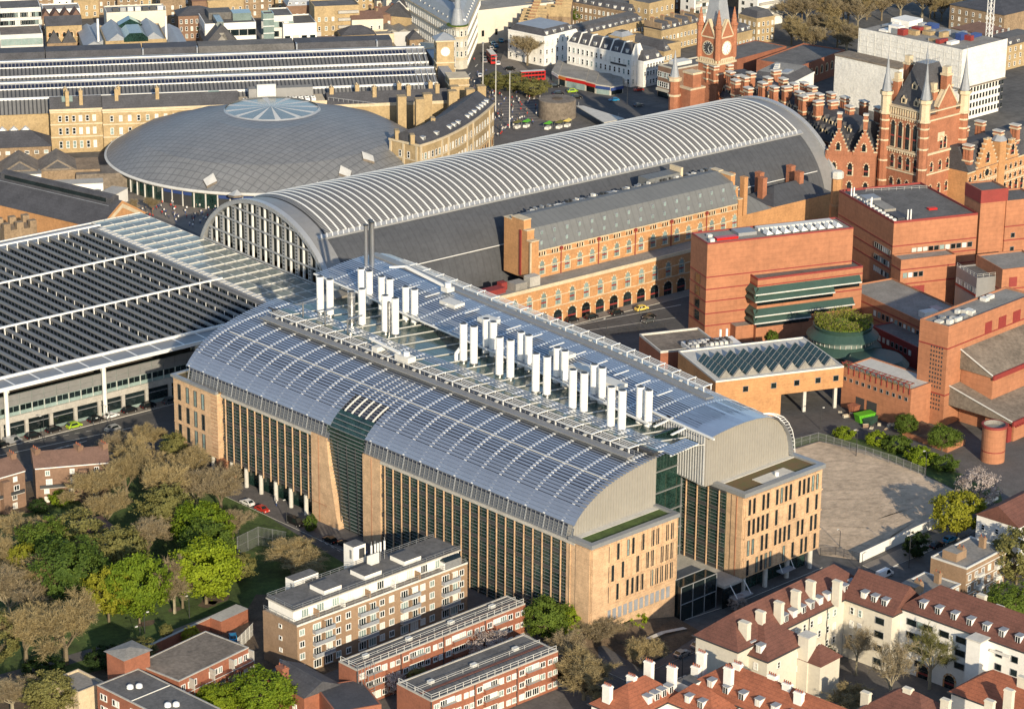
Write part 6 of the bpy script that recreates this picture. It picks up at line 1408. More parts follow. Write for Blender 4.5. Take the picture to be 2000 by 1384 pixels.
rc = P(1647, 628, 13); ro = thing('green_rotunda', 'round dark green glazed library pavilion with tiered awnings and planted roof', 'pavilion', rc)
b = MB()
for z0, r0 in ((0, 10.6), (3.8, 11.6), (7.4, 10.6)): b.lathe(rc, [(r0-1.6, z0), (r0-1.6, z0+1.8)], 'glass_pale', 36); b.lathe(rc, [(r0, z0+1.7), (r0-0.1, z0+2.0), (r0-2.2, z0+3.9)], 'bl_green', 36)
b.lathe(rc, [(8.4, 11.2), (8.8, 12.3), (8.2, 12.4), (8.0, 11.6), (0.1, 11.6)], 'bl_green', 36); b.build('tiers', ro)
b = MB()
for k in range(36): t = 2*math.pi*k/36; b.box(rc[0]+9.2*math.cos(t)-0.08, rc[0]+9.2*math.cos(t)+0.08, rc[1]+9.2*math.sin(t)-0.08, rc[1]+9.2*math.sin(t)+0.08, 0, 9.2, 'off_white')
b.build('mullions', ro, 'stuff')
b = MB(); b.lathe(rc, [(7.9, 11.62), (7.4, 12.6), (4.2, 12.7), (4.0, 11.7)], 'leaf_mid', 24); b.build('roof_planting', ro)
b = MB(); c2 = P(1712, 690, 8); 
for z0, r0 in ((0, 10.5), (3.6, 9.5)): b.lathe(c2, [(r0-1.2, z0), (r0-1.2, z0+1.7)], 'glass_pale', 30); b.lathe(c2, [(r0, z0+1.6), (r0-1.8, z0+3.5)], 'bl_green', 30)
b.lathe(c2, [(7.7, 7.0), (0.1, 7.4)], 'bl_green', 30); b.build('lower_tiers', ro)
dc = P(1938, 898, 0); dd_ = thing('brick_drum', 'round red brick stair drum with open top in the library court', 'turret', dc)
b = MB(); b.lathe(dc, [(3.2, 0), (3.2, 9.6), (3.5, 9.7), (3.5, 10.3), (2.9, 10.3), (2.9, 9.2), (0.05, 9.2)], LBRK, 28, mfun=lambda k, i: 'bl_red' if k in (1, 2, 3) else ('felt_pale' if k > 3 else LBRK)); b.build('wall', dd_)
b = MB(); b.lathe(dc, [(3.24, 3.0), (3.26, 3.3)], 'bl_red', 28); b.build('red_band', dd_)
yd = P(1700, 815, 0)
def skip(label, c, deg, L, W, H, mt, name='skip', cat='skip'):
    x, y = P(*c, 0); fr = Fr((x, y), deg); o = thing(name, label, cat, (x, y)); b = MB(fr)
    A = [(0.6, 0, 0), (L-0.6, 0, 0), (L-0.6, W, 0), (0.6, W, 0)]; B = [(0, -0.1, H), (L, -0.1, H), (L, W+0.1, H), (0, W+0.1, H)]
    for i in range(4): j = (i+1) % 4; b.poly([A[i], A[j], B[j], B[i]], mt)
    b.poly([(p[0], p[1], H-0.35) for p in B], mt); b.build('body', o)
    b = MB(fr)
    for k in range(5): u = 0.8+k*(L-1.6)/4; b.box(u-0.1, u+0.1, -0.22, -0.06, 0.1, H, mt)
    b.box(-0.1, L+0.1, -0.25, W+0.25, H, H+0.12, mt, skip=''); b.build('rim', o); return o
skip('bright green covered waste container in the library delivery yard', (1677, 828), -10, 5.6, 2.4, 2.3, 'skip_green')
skip('dark green open skip beside the bright green container', (1700, 832), 20, 5.0, 2.2, 1.5, 'bl_green')
skip('long red shipping container beside the stacked timber', (1655, 806), -86, 2.6, 6.5, 2.4, 'red_brick', 'shipping_container', 'container')
for i in range(16):
    x, y = P(random.uniform(1640, 1760), random.uniform(800, 845), 0); fr = Fr((x, y), random.uniform(-60, 60)); b = MB(fr); l, w, h = random.uniform(0.8, 2), random.uniform(0.7, 1.3), random.uniform(0.2, 1.3)
    nb = max(1, int(h/0.25))
    for k in range(nb): b.box(0, l, 0, w, k*0.25, k*0.25+0.16, 'pale_stone' if i % 3 else 'brown_tile'); b.box(0.1, l-0.1, 0.1, 0.3, k*0.25+0.16, k*0.25+0.25, 'stone'); b.box(0.1, l-0.1, w-0.3, w-0.1, k*0.25+0.16, k*0.25+0.25, 'stone')
    tag(b.build('pallet_stack'), 'weathered timber pallets heaped in the library delivery yard', 'pallets', 'pallets in the delivery yard')
ZB = 3.0
def rows(n, z0=0.9, s=2.85): return [z0+s*k for k in range(n)]
h1, f, L, D = block('tan_brick_flats', 'long tan brick flats with white set-back penthouse storey and small balconies', 'flats', (580, 1224), (913, 1100), (508, 1193), 11.8, 'tan_brick', ('flat', 'paving'), par=0.0)
ux = lambda u: u*L/50.0
for u in (1.3, 11.5, 14.4, 24.2, 27.0, 36.3, 39.1, 48.1): windows(h1, f(0, 0), f(L, 0), rows(4), [ux(u)], 1.45, 1.5, 'casement', gmix=(0.5, 0.2, 0.3))
for u0, u1 in ((4.3, 9.9), (17.2, 22.5), (29.6, 34.9), (42.0, 47.0)):
    a0, a1 = ux(u0), ux(u1)
    windows(h1, f(0, 0), f(L, 0), rows(4, 0.5), [a0+1.2, a1-1.2], 2.2, 2.0, 'casement', name='balcony_door', gmix=(0.5, 0.2, 0.3))
    for z in rows(3, 3.1):
        b = MB(f); b.box(a0, a1, -1.1, -0.01, z, z+0.18, 'off_white'); b.build('balcony_slab', h1)
        b = MB(f); b.box(a0, a1, -1.12, -1.06, z+0.25, z+1.1, 'lead'); b.box(a0, a0+0.05, -1.05, -0.02, z+0.25, z+1.1, 'lead'); b.box(a1-0.05, a1, -1.05, -0.02, z+0.25, z+1.1, 'lead'); b.build('balcony_rail', h1)
        b = MB(f); m_ = (a0+a1)/2; b.box(m_-0.12, m_+0.12, -1.0, -0.02, z+0.2, z+2.5, 'tan_brick'); b.build('divider', h1)
windows(h1, f(0, D), f(0, 0), rows(4, 1.2), [D*0.52], 1.0, 0.9, 'casement', gmix=(0.7, 0.1, 0.2))
b = MB(f); b.box(0.9, L-0.6, 2.3, D-0.9, 11.9, 14.6, 'white_render'); b.build('penthouse', h1)
b = MB(f); b.box(0.5, L-0.3, 1.7, D-0.5, 14.6, 14.95, 'concrete', top='felt'); b.build('penthouse_roof', h1)
b = MB(f); b.box(0, L, -0.1, 0.12, 11.8, 12.2, 'off_white'); b.build('cornice', h1)
rail(h1, f, [(0.1, D-0.2), (0.1, 0.3), (L-0.2, 0.3)], 12.1, 1.0, 'grey_metal', 2.0, 0.07); rail(h1, f, [(0.7, 1.9), (L-0.5, 1.9)], 14.95, 0.9, 'grey_metal', 2.5, 0.07); rail(h1, f, [(L-0.5, D-0.7), (0.7, D-0.7), (0.7, 1.9)], 14.95, 0.9, 'grey_metal', 2.5, 0.07)
windows(h1, f(0.9, 2.3), f(L-0.6, 2.3), [12.2], [3.2+4.35*k for k in range(11)], 2.1, 2.0, 'casement', gmix=(0.4, 0.3, 0.3))
for k in range(6):
    b = MB(f); a = 6.5+k*7.4; b.box(a, a+0.2, 0.4, 2.29, 11.95, 13.6, 'white_render' if k % 2 else 'tan_brick'); b.build('terrace_divider', h1)
for a in (10.5, 22.2, 34.0):
    b = MB(f); b.box(a, a+5.0, D*0.28, D*0.7, 14.95, 16.0, 'white_render', top='felt'); b.build('stair_head', h1)
b = MB(f); b.box(L-6.5, L-1.5, 0.4, 2.2, 12.0, 13.8, 'grey_metal'); b.extr([(0.4, 13.8), (1.3, 14.5), (2.2, 13.8)][::-1], 'a', L-6.5, L-1.5, 'glass_dark'); b.build('conservatory', h1)
for a in (29.5, 30.6, 31.4, 32.2, 33.4): b = MB(f); b.tube((a, D*0.8, 14.9), (a, D*0.8, 19.5+random.uniform(-1, 1)), 0.07, 0.07, 'grey_metal', 6); b.box(a-0.16, a+0.16, D*0.8-0.16, D*0.8+0.16, 17.2, 19.4, 'white_paint'); b.build('phone_mast', h1)
b = MB(f); b.box(27.5, 31, D*0.72, D*0.74, 15, 17.6, 'off_white'); b.build('mesh_screen', h1)
for (a, c_, w, d, h, lab) in ((9.0, D+0.1, 7.0, 3.0, 16.0, 'a'), (26.3, D+0.1, 3.6, 3.4, 19.0, 'b')):
    b = MB(f); b.box(a, a+w, c_, c_+d, 0, h, 'white_render', top='felt'); b.box(a+w*0.45, a+w*0.9, c_-0.06, c_-0.01, h-3.2, h-0.8, 'dark_metal'); b.box(a-0.06, a-0.01, c_+0.6, c_+1.3, h-3.0, h-0.9, 'grey_metal'); b.build('lift_tower', h1)
def long_flats(label, c0, c1, c2, z, wall, Dv=None, nw=9, roofm='felt', scaf=False, deg=None):
    t, f, L, D = block('red_brick_flats', label, 'flats', c0, c1, c2, z, wall, ('flat', roofm), D=Dv, par=0.35, cornice='concrete', deg=deg)
    n = int(round(L/13.0)); s = L/n
    for k in range(n):
        a = k*s
        windows(t, f(0, 0), f(L, 0), rows(3), [a+1.4, a+s*0.62], 1.5, 1.35, 'casement', gmix=(0.55, 0.2, 0.25))
        windows(t, f(0, 0), f(L, 0), rows(3, 0.8), [a+s*0.28, a+s*0.45], 2.0, 1.7, 'casement', gmix=(0.55, 0.2, 0.25))
        windows(t, f(0, 0), f(L, 0), rows(3, 0.9), [a+s*0.8, a+s*0.93], 1.2, 1.2, 'casement', gmix=(0.55, 0.2, 0.25))
        for z_ in rows(2, 3.1): b = MB(f); b.box(a+s*0.2, a+s*0.54, -1.0, -0.01, z_, z_+1.1, wall, top='concrete'); b.build('balcony', t)
        b = MB(f); b.box(a-0.1, a+0.1, -0.16, -0.01, 0, z, 'dark_metal'); b.build('downpipe', t)
        kit(t, f, [(a+s*0.4, D*0.55, 1.4, 0.9, 0.7, 'off_white')], z+0.12, 'roof_vent')
    b = MB(f); b.box(0.5, L-0.5, D*0.36, D*0.42, z+0.12, z+0.25, 'dark_tile'); b.build('roof_seam', t)
    rail(t, f, [(0.3, D-0.3), (0.3, 0.3), (L-0.3, 0.3)], z+0.35, 1.1, 'off_white', 2.2, 0.08); rail(t, f, [(0.3, D*0.5), (L-0.3, D*0.5)], z+0.12, 0.9, 'off_white', 4, 0.06)
    if scaf:
        g = MB(f)
        for a_ in (0.0, 1.8, 3.6):
            for c_ in (-1.6, -0.4): g.beam((a_, c_, 0), (a_, c_, z+1.5), 0.09, 0.09, 'grey_metal')
        for k in range(5): g.beam((0, -1.6, 2+k*2), (3.6, -1.6, 2+k*2), 0.08, 0.08, 'grey_metal'); g.beam((0, -1.6, 2+k*2), (0, -0.2, 2+k*2), 0.08, 0.08, 'grey_metal')
        g.build('scaffold', t)
    return t, f, L, D
long_flats('long red brick flats with railed roof and corner scaffold below the tan flats', (697, 1310), (1026, 1180), (652, 1296), 8.8, 'red_brick', scaf=True)
long_flats('shaded dark brick flats with white scaffold rails along the roof edge', (842, 1370), (1090, 1272), None, 8.8, 'red_brick', 11.0)
t, f, L, D = block('gabled_brick_house', 'dark roofed red brick house with single chimney stack in front of the red flats', 'house', (594, 1362), (664, 1336), None, 6.0, 'red_brick', ('gable', 'slate', 2.4), D=13, N=[([2.2], 2, 1.3, 1.2, 'casement')]); stacks(t, 'chimney', [(*f(1.2, 9), 5)], 1.6, 2.4, 4.6, 'red_brick', 2)
t, f, L, D = block('gabled_brick_house', 'low red brick house with dark felt roof beside the gabled house', 'house', (655, 1392), (745, 1376), None, 6.0, 'red_brick', ('flat', 'slate'), D=13, par=0.2, W=[([1.5], 3, 1.4, 1.6, 'casement')])
t, f, L, D = block('red_deck_flats', 'red brick deck-access flats with weathered brown flat roof beside the park wall', 'flats', (349, 1331), (486, 1265), (292, 1284), 8.4, 'red_brick', ('flat', 'felt_brown'), par=0.25, cornice='concrete')
windows(t, f(0, 0), f(L, 0), [5.9], [1.2, 3.2, 4.6, 9.5, 10.9, 12.3, 16.8, 18.4, 20.0, 21.4], 1.2, 1.5, 'casement', gmix=(0.5, 0.2, 0.3)); windows(t, f(0, 0), f(L, 0), [3.0, 0.4], spread(L, 9), 1.3, 1.5, 'casement')
for z in (5.0, 2.2): b = MB(f); b.box(0, L, -1.5, -0.01, z, z+0.9, 'red_brick'); b.box(0, L, -1.6, -1.505, z+0.9, z+1.0, 'off_white'); b.build('access_deck', t)
for k in range(4): b = MB(f); a = 3+k*6; b.box(a, a+0.3, -1.5, -0.01, 0, 8.2, 'concrete'); b.build('deck_post', t)
t, f, L, D = block('brick_stair_tower', 'square red brick stair tower with folded grey roof above the deck flats', 'tower', (243, 1288), (291, 1276), (225, 1275), 12.4, 'red_brick', ('hip', 'felt_pale', 0.7), deg=7, L=6.8, D=6.0)
t, f, L, D = block('red_corner_flats', 'red brick corner flats with dark felt roof, white rooflights and white windows', 'flats', (352, 1420), (420, 1395), (180, 1320), 9.0, 'red_brick', ('flat', 'felt'), D=27, L=11, par=0.25, cornice='concrete', deg=7)
windows(t, f(0, D), f(0, 0), [6.4, 3.6, 0.8], [1.6, 2.8, 5.6, 6.8, 11.5, 12.7, 16, 17.2, 21, 22.2], 0.95, 1.4, 'casement', gmix=(0.3, 0.2, 0.5))
windows(t, f(0, D), f(0, 0), [3.6], [4.2, 8.2, 9.4, 14.2, 18.7, 20], 0.95, 1.4, 'casement', gmix=(0.3, 0.2, 0.5))
for a, c_ in ((4.0, 21), (5.6, 20), (4.2, 9), (5.6, 8)): b = MB(f); b.lathe((a, c_), [(0.75, 9.1), (0.7, 9.7), (0.4, 9.95), (0.02, 10)], 'white_paint', 10); b.build('rooflight', t)
b = MB(f); b.box(0.4, 10.6, 16, 16.15, 9.12, 9.3, 'off_white'); b.build('roof_seam', t)
t, f, L, D = block('brick_outbuilding', 'low brick outbuilding with felt roof left of the corner flats', 'building', (153, 1356), (178, 1346), (115, 1330), 5.5, 'stone', ('flat', 'felt_pale'), deg=7, D=9, L=7)
pw = thing('brick_park_wall', 'red brick boundary wall with flat coping along the park behind the deck flats', 'wall', P(380, 1250, 0))
fw = Fr(P(283, 1290, 0), math.degrees(math.atan2(P(465, 1205, 0)[1]-P(283, 1290, 0)[1], P(465, 1205, 0)[0]-P(283, 1290, 0)[0]))); LW = math.dist(P(283, 1290, 0), P(465, 1205, 0))
b = MB(fw); b.box(0, LW, 0, 0.5, 0, 3.0, 'red_brick'); b.build('wall', pw); b = MB(fw); b.box(-0.05, LW+0.05, -0.08, 0.58, 3.0, 3.15, 'concrete'); b.build('coping', pw)
b = MB(fw); b.box(LW-9, LW, -3.5, -0.01, 0, 3.2, 'red_brick', top='concrete'); b.build('store', pw)
def brick_row(label, c0, c1, deg=None):
    t, f, L, D = block('brick_maisonettes', label, 'houses', c0, c1, None, 9.6, 'brown_brick', ('gable', 'brown_tile', 2.8), D=9, deg=deg)
    b = MB(f); b.box(0, L, -0.35, -0.01, 9.35, 9.6, 'white_paint'); b.build('gutter', t)
    n = int(L/5.5)
    us = spread(L, n); windows(t, f(0, 0), f(L, 0), [7.4], [u for u in us], 1.2, 1.3, 'casement', gmix=(0.25, 0.2, 0.55)); windows(t, f(0, 0), f(L, 0), [4.9], [u+0.3 for u in us], 1.6, 1.5, 'casement', gmix=(0.25, 0.2, 0.55)); windows(t, f(0, 0), f(L, 0), [2.6, 0.3], [u-0.4 for u in us], 1.3, 1.5, 'casement', gmix=(0.25, 0.2, 0.55))
    b = MB(f); b.box(1, L-1, -1.3, -0.01, 4.3, 4.5, 'concrete'); b.box(1, L-1, -1.35, -1.3, 4.5, 5.3, 'dark_metal'); b.build('balcony', t)
    stacks(t, 'chimney', [(*f(0.7, 4.5), 9), (*f(L*0.62, 4.5), 9), (*f(L-0.7, 4.5), 9)], 1.4, 2.2, 4.2, 'brown_brick', 3)
    b = MB(f); b.box(L*0.58, L*0.70, -1.6, -0.01, 0, 8.6, 'brown_brick'); b.build('stair_bay', t)
brick_row('brown brick maisonettes with white windows and tiled roof opposite the station wall', (68, 914), (212, 902))
brick_row('brown brick maisonettes at an angle to the others along the left side of the gardens', (-70, 952), (48, 918))
t, f, L, D = block('hidden_brick_house', 'low brick house with white windows among the park trees', 'house', (165, 1042), (222, 1030), None, 5.5, 'brown_brick', ('hip', 'brown_tile', 2.0), D=8, W=[([3.2, 0.6], 4, 1.4, 1.4, 'casement')])
ZB = 0.0
EF = Fr((-55.8, -241.1), 7.4)
def wing(label, a0, a1, b0, b1, ze, zr, wall, tile, name='mansion_block', inset=None, group=None):
    t = thing(name, label, 'mansion block', EF(a0, b0), group)
    b = MB(EF); b.box(a0, a1, b0, b1, 0, ze, wall); b.build('wall', t)
    b = MB(EF); hip(b, a0, a1, b0, b1, ze+0.02, zr-ze, tile, 0.55, inset); b.build('roof', t)
    b = MB(EF); b.box(a0-0.7, a1+0.7, b0-0.7, b0-0.5, ze-0.12, ze+0.12, 'dark_metal'); b.box(a0-0.7, a0-0.5, b0-0.5, b1+0.7, ze-0.12, ze+0.12, 'dark_metal'); b.build('gutter', t)
    return t
def wch(t, lst, h=5.0, pots=0, w=1.1, d=2.0):
    for px, py, z in lst: x, y = P(px, py, z); stacks(t, 'chimney', [(x, y, z-h)], w, d, h, 'cream_render' if pots == 0 else 'white_render', pots, 'red_tile', 7.4)
def edorm(t, a0, a1, bb, z, n, face='W'):
    for u in spread(a1-a0, n):
        x, y = EF(a0+u, bb) if face == 'W' else EF(bb, a0+u); put('dormer', win_mesh('dormer', 1.35, 1.75, random.choice((0, 0, 2))), t, x, y, z+0.75, R(7.4+(0 if face == 'W' else -90)))
A = wing('cream mansion block with tall cream chimneys and nine dormers beside the institute', -14, 33, 0, 11.5, 14, 19.6, 'cream_render', 'dark_tile')
windows(A, EF(-14, 0), EF(33, 0), [10.9, 7.6, 4.3, 1.0], [20.5, 23.4, 26, 29, 32, 34.5], 1.1, 1.7, 'sash', gmix=(0.6, 0.2, 0.2)); edorm(A, 2, 30, 0.6, 14.1, 9)
wch(A, [(1584, 1133, 20.5), (1555, 1152, 20.5), (1522, 1174, 20.0), (1486, 1192, 19.5), (1636, 1133, 20.0)], 6.0)
for u in (25, 31.5): b = MB(EF); b.tube((u-14, -0.2, 0), (u-14, -0.2, 13.6), 0.1, 0.1, 'dark_metal', 6); b.build('downpipe', A)
A2 = wing('cream mansion block link with dark tiled roof and three dormers in the courtyard corner', 24, 35, -13, -0.05, 14, 19.4, 'cream_render', 'dark_tile', inset=0.0)
windows(A2, EF(24, -0.05), EF(24, -13), [10.9, 7.6, 4.3], [2.2, 4.4], 1.0, 1.7, 'sash'); windows(A2, EF(24, -0.05), EF(24, -13), [10.9, 7.6, 4.3, 1.0], [9.8], 2.3, 1.5, 'pane', gmix=(1, 0, 0)); edorm(A2, -11.5, -3, 24.9, 14.1, 3, 'N')
B = wing('white mansion block with dark brown tiled roof, dormers and wide dark windows', 27, 39, -47, -13.05, 15, 20.4, 'white_render', 'dark_tile')
windows(B, EF(27, -13.05), EF(27, -47), [11.7, 8.6, 5.5], [3.2, 7.5, 11.8, 16.2, 19.5], 2.5, 1.4, 'pane', gmix=(0.85, 0.15, 0)); windows(B, EF(27, -13.05), EF(27, -47), [11.7, 8.6, 5.5, 2.4], [5.4, 26, 30], 1.6, 1.4, 'pane', gmix=(0.85, 0.15, 0)); windows(B, EF(27, -13.05), EF(27, -47), [0.0], [7, 14, 19.5], 2.6, 3.2, 'arch_round', name='archway', gmix=(1, 0, 0)); edorm(B, -45, -16, 27.9, 15.1, 7, 'N')
b = MB(EF); b.box(23.4, 27, -36.5, -33, 0, 15.2, 'white_render'); b.box(23.2, 27.2, -36.7, -32.8, 15.2, 15.5, 'pale_concrete'); b.build('stair_turret', B)
wch(B, [(1918, 1160, 19), (1952, 1182, 19)], 4.0); b = MB(EF); b.box(26.3, 27, -42, -37, 12.6, 13.0, 'off_white'); b.build('balcony_hood', B)
Cb = wing('grey-cream mansion block with steep tiled roof and five dormers at the street corner', -10, 4.4, -5, 11.2, 12, 17.6, 'cream_render', 'dark_tile')
windows(Cb, EF(-10, 11.2), EF(-10, -5), [9.0, 5.8, 2.6], [2.4, 6.2, 9.0, 13.2], 1.1, 1.7, 'sash', gmix=(0.4, 0.2, 0.4)); edorm(Cb, -3.5, 10, -9.4, 12.1, 5, 'N'); windows(Cb, EF(-10, -5), EF(4.4, -5), [9.0, 5.8], [4, 11], 0.9, 1.5, 'sash')
wch(Cb, [(1455, 1213, 19.0)], 6.5, 0, 1.4, 2.4); b = MB(EF); b.box(0.6, 3.4, -7.8, -5.05, 0, 14.5, 'cream_render'); b.box(0.4, 3.6, -8.0, -4.9, 14.5, 14.8, 'pale_concrete'); b.build('stack_tower', Cb)
b = MB(EF); hip(b, 1, 8, -11, -5.1, 9, 3, 'dark_tile'); b.box(1, 8, -11, -5.1, 0, 9, 'cream_render'); b.build('porch_wing', Cb)
D1_ = wing('white gabled mansion block with bright red tiled roof beside the bare trees', -49, -33, 0, 10.5, 10.5, 15.2, 'white_render', 'red_tile', inset=None)
edorm(D1_, -43, -34, 0.7, 10.6, 4); wch(D1_, [(1187, 1337, 15.5), (1234, 1318, 16), (1268, 1290, 16.5), (1313, 1300, 16.5)], 5.5, 4)
D1b = wing('white mansion wing with red tiled hip next to the flat topped porch', -37, -29.5, -12, -0.05, 10.5, 14.6, 'white_render', 'red_tile'); edorm(D1b, -10, -3, -36.3, 10.6, 2, 'N'); windows(D1b, EF(-37, -0.05), EF(-37, -12), [7, 3.8], [3, 7], 1.1, 1.6, 'sash')
D2_ = wing('white mansion block with long bright red roof, grey dormers and wide dark windows', -29, -17, -45, 1.0, 11, 16.2, 'white_render', 'red_tile')
b = MB(EF); b.box(-31.5, -27, -1.5, 2.4, 0, 12.4, 'white_render', top='felt'); b.build('porch_tower', D2_)
windows(D2_, EF(-29, 1.0), EF(-29, -45), [8.0, 4.8], [5.0, 9.5, 14.5, 19.5, 24.5, 30], 2.4, 1.5, 'pane', gmix=(0.8, 0.2, 0)); edorm(D2_, -40, -2, -28.2, 11.1, 9, 'N')
wch(D2_, [(1371, 1272, 16.5), (1424, 1302, 17.5), (1441, 1294, 17), (1360, 1300, 13.5), (1509, 1317, 17), (1538, 1333, 17), (1561, 1350, 17)], 5.5, 4)
D3_ = wing('dark red hipped mansion block at the bottom of the courtyard with white chimneys', -10, 2, -46, -30, 9.5, 14.5, 'cream_render', 'dark_tile'); wch(D3_, [(1692, 1350, 13), (1774, 1342, 15), (1848, 1364, 15)], 5.0)
D4_ = wing('red tiled mansion block at the right corner with tall white chimney', 8, 20, -62, -40, 10.5, 15.6, 'white_render', 'red_tile'); wch(D4_, [(1934, 1366, 16.5), (1972, 1345, 17), (1998, 1320, 17)], 6.0)
B2 = wing('white mansion wing with dark tiled roof beside the white stair turret', 30, 41, -66, -47.05, 13, 18, 'white_render', 'dark_tile'); windows(B2, EF(30, -47.05), EF(30, -66), [9.8, 6.6, 3.4], [3, 8, 13], 2.3, 1.4, 'pane', gmix=(1, 0, 0)); edorm(B2, -58, -49, 31, 13.1, 3, 'N')
def tan_flats(label, c0, c1, z, Dv, n):
    t, f, L, D = block('tan_small_flats', label, 'flats', c0, c1, None, z, 'tan_brick', ('flat', 'felt_pale'), D=Dv, par=0.4, cornice='off_white', deg=8)
    for k in range(3): b = MB(f); b.box(0, L, -0.12, -0.01, 2.6+k*2.8, 2.85+k*2.8, 'off_white'); b.build('floor_band', t)
    windows(t, f(0, 0), f(L, 0), [0.7, 3.5, 6.3], spread(L, n), 1.2, 1.5, 'casement', gmix=(0.5, 0.2, 0.3))
    for k in range(2): b = MB(f); a = L*(0.25+0.45*k); b.box(a, a+2.4, -1.0, -0.14, 3.0, 4.0, 'off_white'); b.box(a, a+2.4, -1.0, -0.14, 5.8, 6.8, 'off_white'); b.build('balcony', t)
    stacks(t, 'chimney', [(*f(L*0.3, D*0.5), z), (*f(L*0.8, D*0.45), z)], 0.9, 1.6, 2.8, 'tan_brick', 2)
    b = MB(f); b.box(L*0.1, L*0.35, D*0.4, D*0.8, z, z+2.2, 'tan_brick', top='felt_pale'); b.build('tank_room', t); return t, f
tan_flats('tan brick flats with white floor bands and roof tank room below the bushy yellow tree', (1888, 1112), (1966, 1072), 9.4, 10, 6)
tan_flats('lower tan brick flats with white bands beside the parked white van', (1808, 1178), (1876, 1142), 8.0, 10, 5)
t, f, L, D = block('white_gable_house', 'pale rendered house with dark tiled roof behind the tan flats', 'house', (1990, 1030), (2040, 1000), (1924, 996), 10, 'white_render', ('gable', 'dark_tile', 4), deg=8, L=20, N=[([6.5, 3], 3, 1.1, 1.5, 'sash')])
fi = thing('flatiron_building', 'white stone flatiron building with grey domed roof and lighthouse turret on its nose', 'building', P(897, 100, 0))
zf = 18.0; nose = P(897, 56, zf); bl_ = P(818, 12, zf); br_ = P(930, 12, zf)
def lerp(p, q, t): return (p[0]+(q[0]-p[0])*t, p[1]+(q[1]-p[1])*t)
NL, NR = P(883, 51, zf), P(913, 51, zf); e1 = lerp(NL, bl_, 1.5); e2 = lerp(NR, br_, 1.5)
nm = [NL]+[lerp(lerp(NL, nose, t), lerp(nose, NR, t), t) for t in (0.25, 0.5, 0.75)]+[NR]
pl = [e1]+nm+[e2]
cen = lerp(e1, e2, 0.5); inn_ = [lerp(p, lerp(cen, nose, 0.35), 0.22) for p in pl]; in2 = [lerp(p, lerp(cen, nose, 0.35), 0.42) for p in pl]
b = MB(); b.prism(pl, 0, zf, 'pale_stone'); b.build('wall', fi)
b = MB()
for z in (4.2, 13.2, zf-0.5):
    o = [lerp(p, lerp(cen, nose, 0.4), -0.02) for p in pl]; b.prism(o, z, z+0.5, 'stone', bottom=True)
b.build('cornice', fi)
b = MB()
for a_, c_, z0_, z1_ in ((pl, inn_, zf+0.1, zf+5.0), (inn_, in2, zf+5.0, zf+7.0)):
    for i in range(len(pl)-1): b.poly([(*a_[i], z0_), (*a_[i+1], z0_), (*c_[i+1], z1_), (*c_[i], z1_)], 'lead')
b.poly([(*p, zf+7.0) for p in in2], 'felt'); b.build('roof', fi, smooth=False)
for p, q in ((e1, NL), (NR, e2)):
    Lq = math.dist(p, q); n = int(Lq/2.6)
    windows(fi, p, q, [1.0, 5.4, 9.4, 14.0], spread(Lq, n), 1.2, 2.3, 'sash'); 
    for u in spread(Lq, n//2):
        x, y = lerp(p, q, u/Lq); d = ((q[0]-p[0])/Lq, (q[1]-p[1])/Lq); put('dormer', win_mesh('dormer', 1.3, 1.7, 0), fi, x-d[1]*0.9, y+d[0]*0.9, zf+0.8, math.atan2(d[1], d[0]))
for p, q in zip(nm, nm[1:]): windows(fi, p, q, [5.4, 9.4, 14.0], [math.dist(p, q)/2], 0.9, 2.3, 'sash')
b = MB(); c = lerp(nose, cen, 0.1); b.lathe(c, [(2.9, zf), (2.6, zf+2), (1.7, zf+6.5), (1.5, zf+7), (1.2, zf+7.2), (1.2, zf+13), (1.5, zf+13.2), (0.6, zf+15.5), (0.05, zf+16.5)], 'lead', 14); b.build('turret', fi)
b = MB(); b.lathe(c, [(4.6, zf+0.1), (4.6, zf+0.5), (3.2, zf+0.5)], 'leaf_mid', 16); b.build('roof_garden', fi)
D1 = lambda n, r=(1.2, 4.4, 7.6): [(list(r), n, 1.05, 1.8, 'sash')]
def dormers(t, fr, L, D, z, n, face='W', w=1.3, h=1.6, inset=0.7):
    for u in spread(L if face == 'W' else D, n):
        x, y = fr(u, inset) if face == 'W' else fr(inset, D-u); put('dormer', win_mesh('dormer', w, h, random.choice((0, 2))), t, x, y, z, R(fr.deg+(0 if face == 'W' else -90)))
def party(t, fr, L, D, z, n, h, mt, axis='a', chim=True):
    "party walls with chimney stacks dividing a terrace"
    for i in range(n+1):
        b = MB(fr)
        if axis == 'a': a = L*i/n; b.box(a-0.25, a+0.25, 0.2, D-0.2, z-0.5, z+h, mt)
        else: c_ = D*i/n; b.box(0.2, L-0.2, c_-0.25, c_+0.25, z-0.5, z+h, mt)
        b.build('party_wall', t)
        if chim: x, y = fr(L*i/n, D*0.55) if axis == 'a' else fr(L*0.55, D*i/n); stacks(t, 'chimney', [(x, y, z)], 0.8, 1.8, h+1.6, mt, 3, 'red_tile', fr.deg)
t, fr, L, D = block('stucco_terrace', 'white stucco hotel terrace with dark slate mansard divided by white party walls', 'building', (1233, 110), (1258, 104), (1110, 82), 13.0, 'white_render', ('mansard', 'slate', 4.2, 2.6), W=[([1.2, 5.0, 8.8], 3, 1.1, 2.2, 'sash')], N=[([1.0, 5.0, 9.0], 14, 1.2, 2.3, 'sash')], cornice='white_render')
for i in range(7):
    b = MB(fr); c_ = D*i/6; b.extr([(0.0, 12.9), (2.5, 17.6), (L-2.5, 17.6), (L, 12.9)][::-1], 'b', max(0, c_-0.28), min(D, c_+0.28), 'white_render'); b.build('party_wall', t)
dormers(t, fr, L, D, 13.6, 6, 'N')
b = MB(fr); b.box(-0.35, -0.02, 2.5, 11, 8.2, 8.9, 'dark_metal'); b.build('fascia_sign', t)
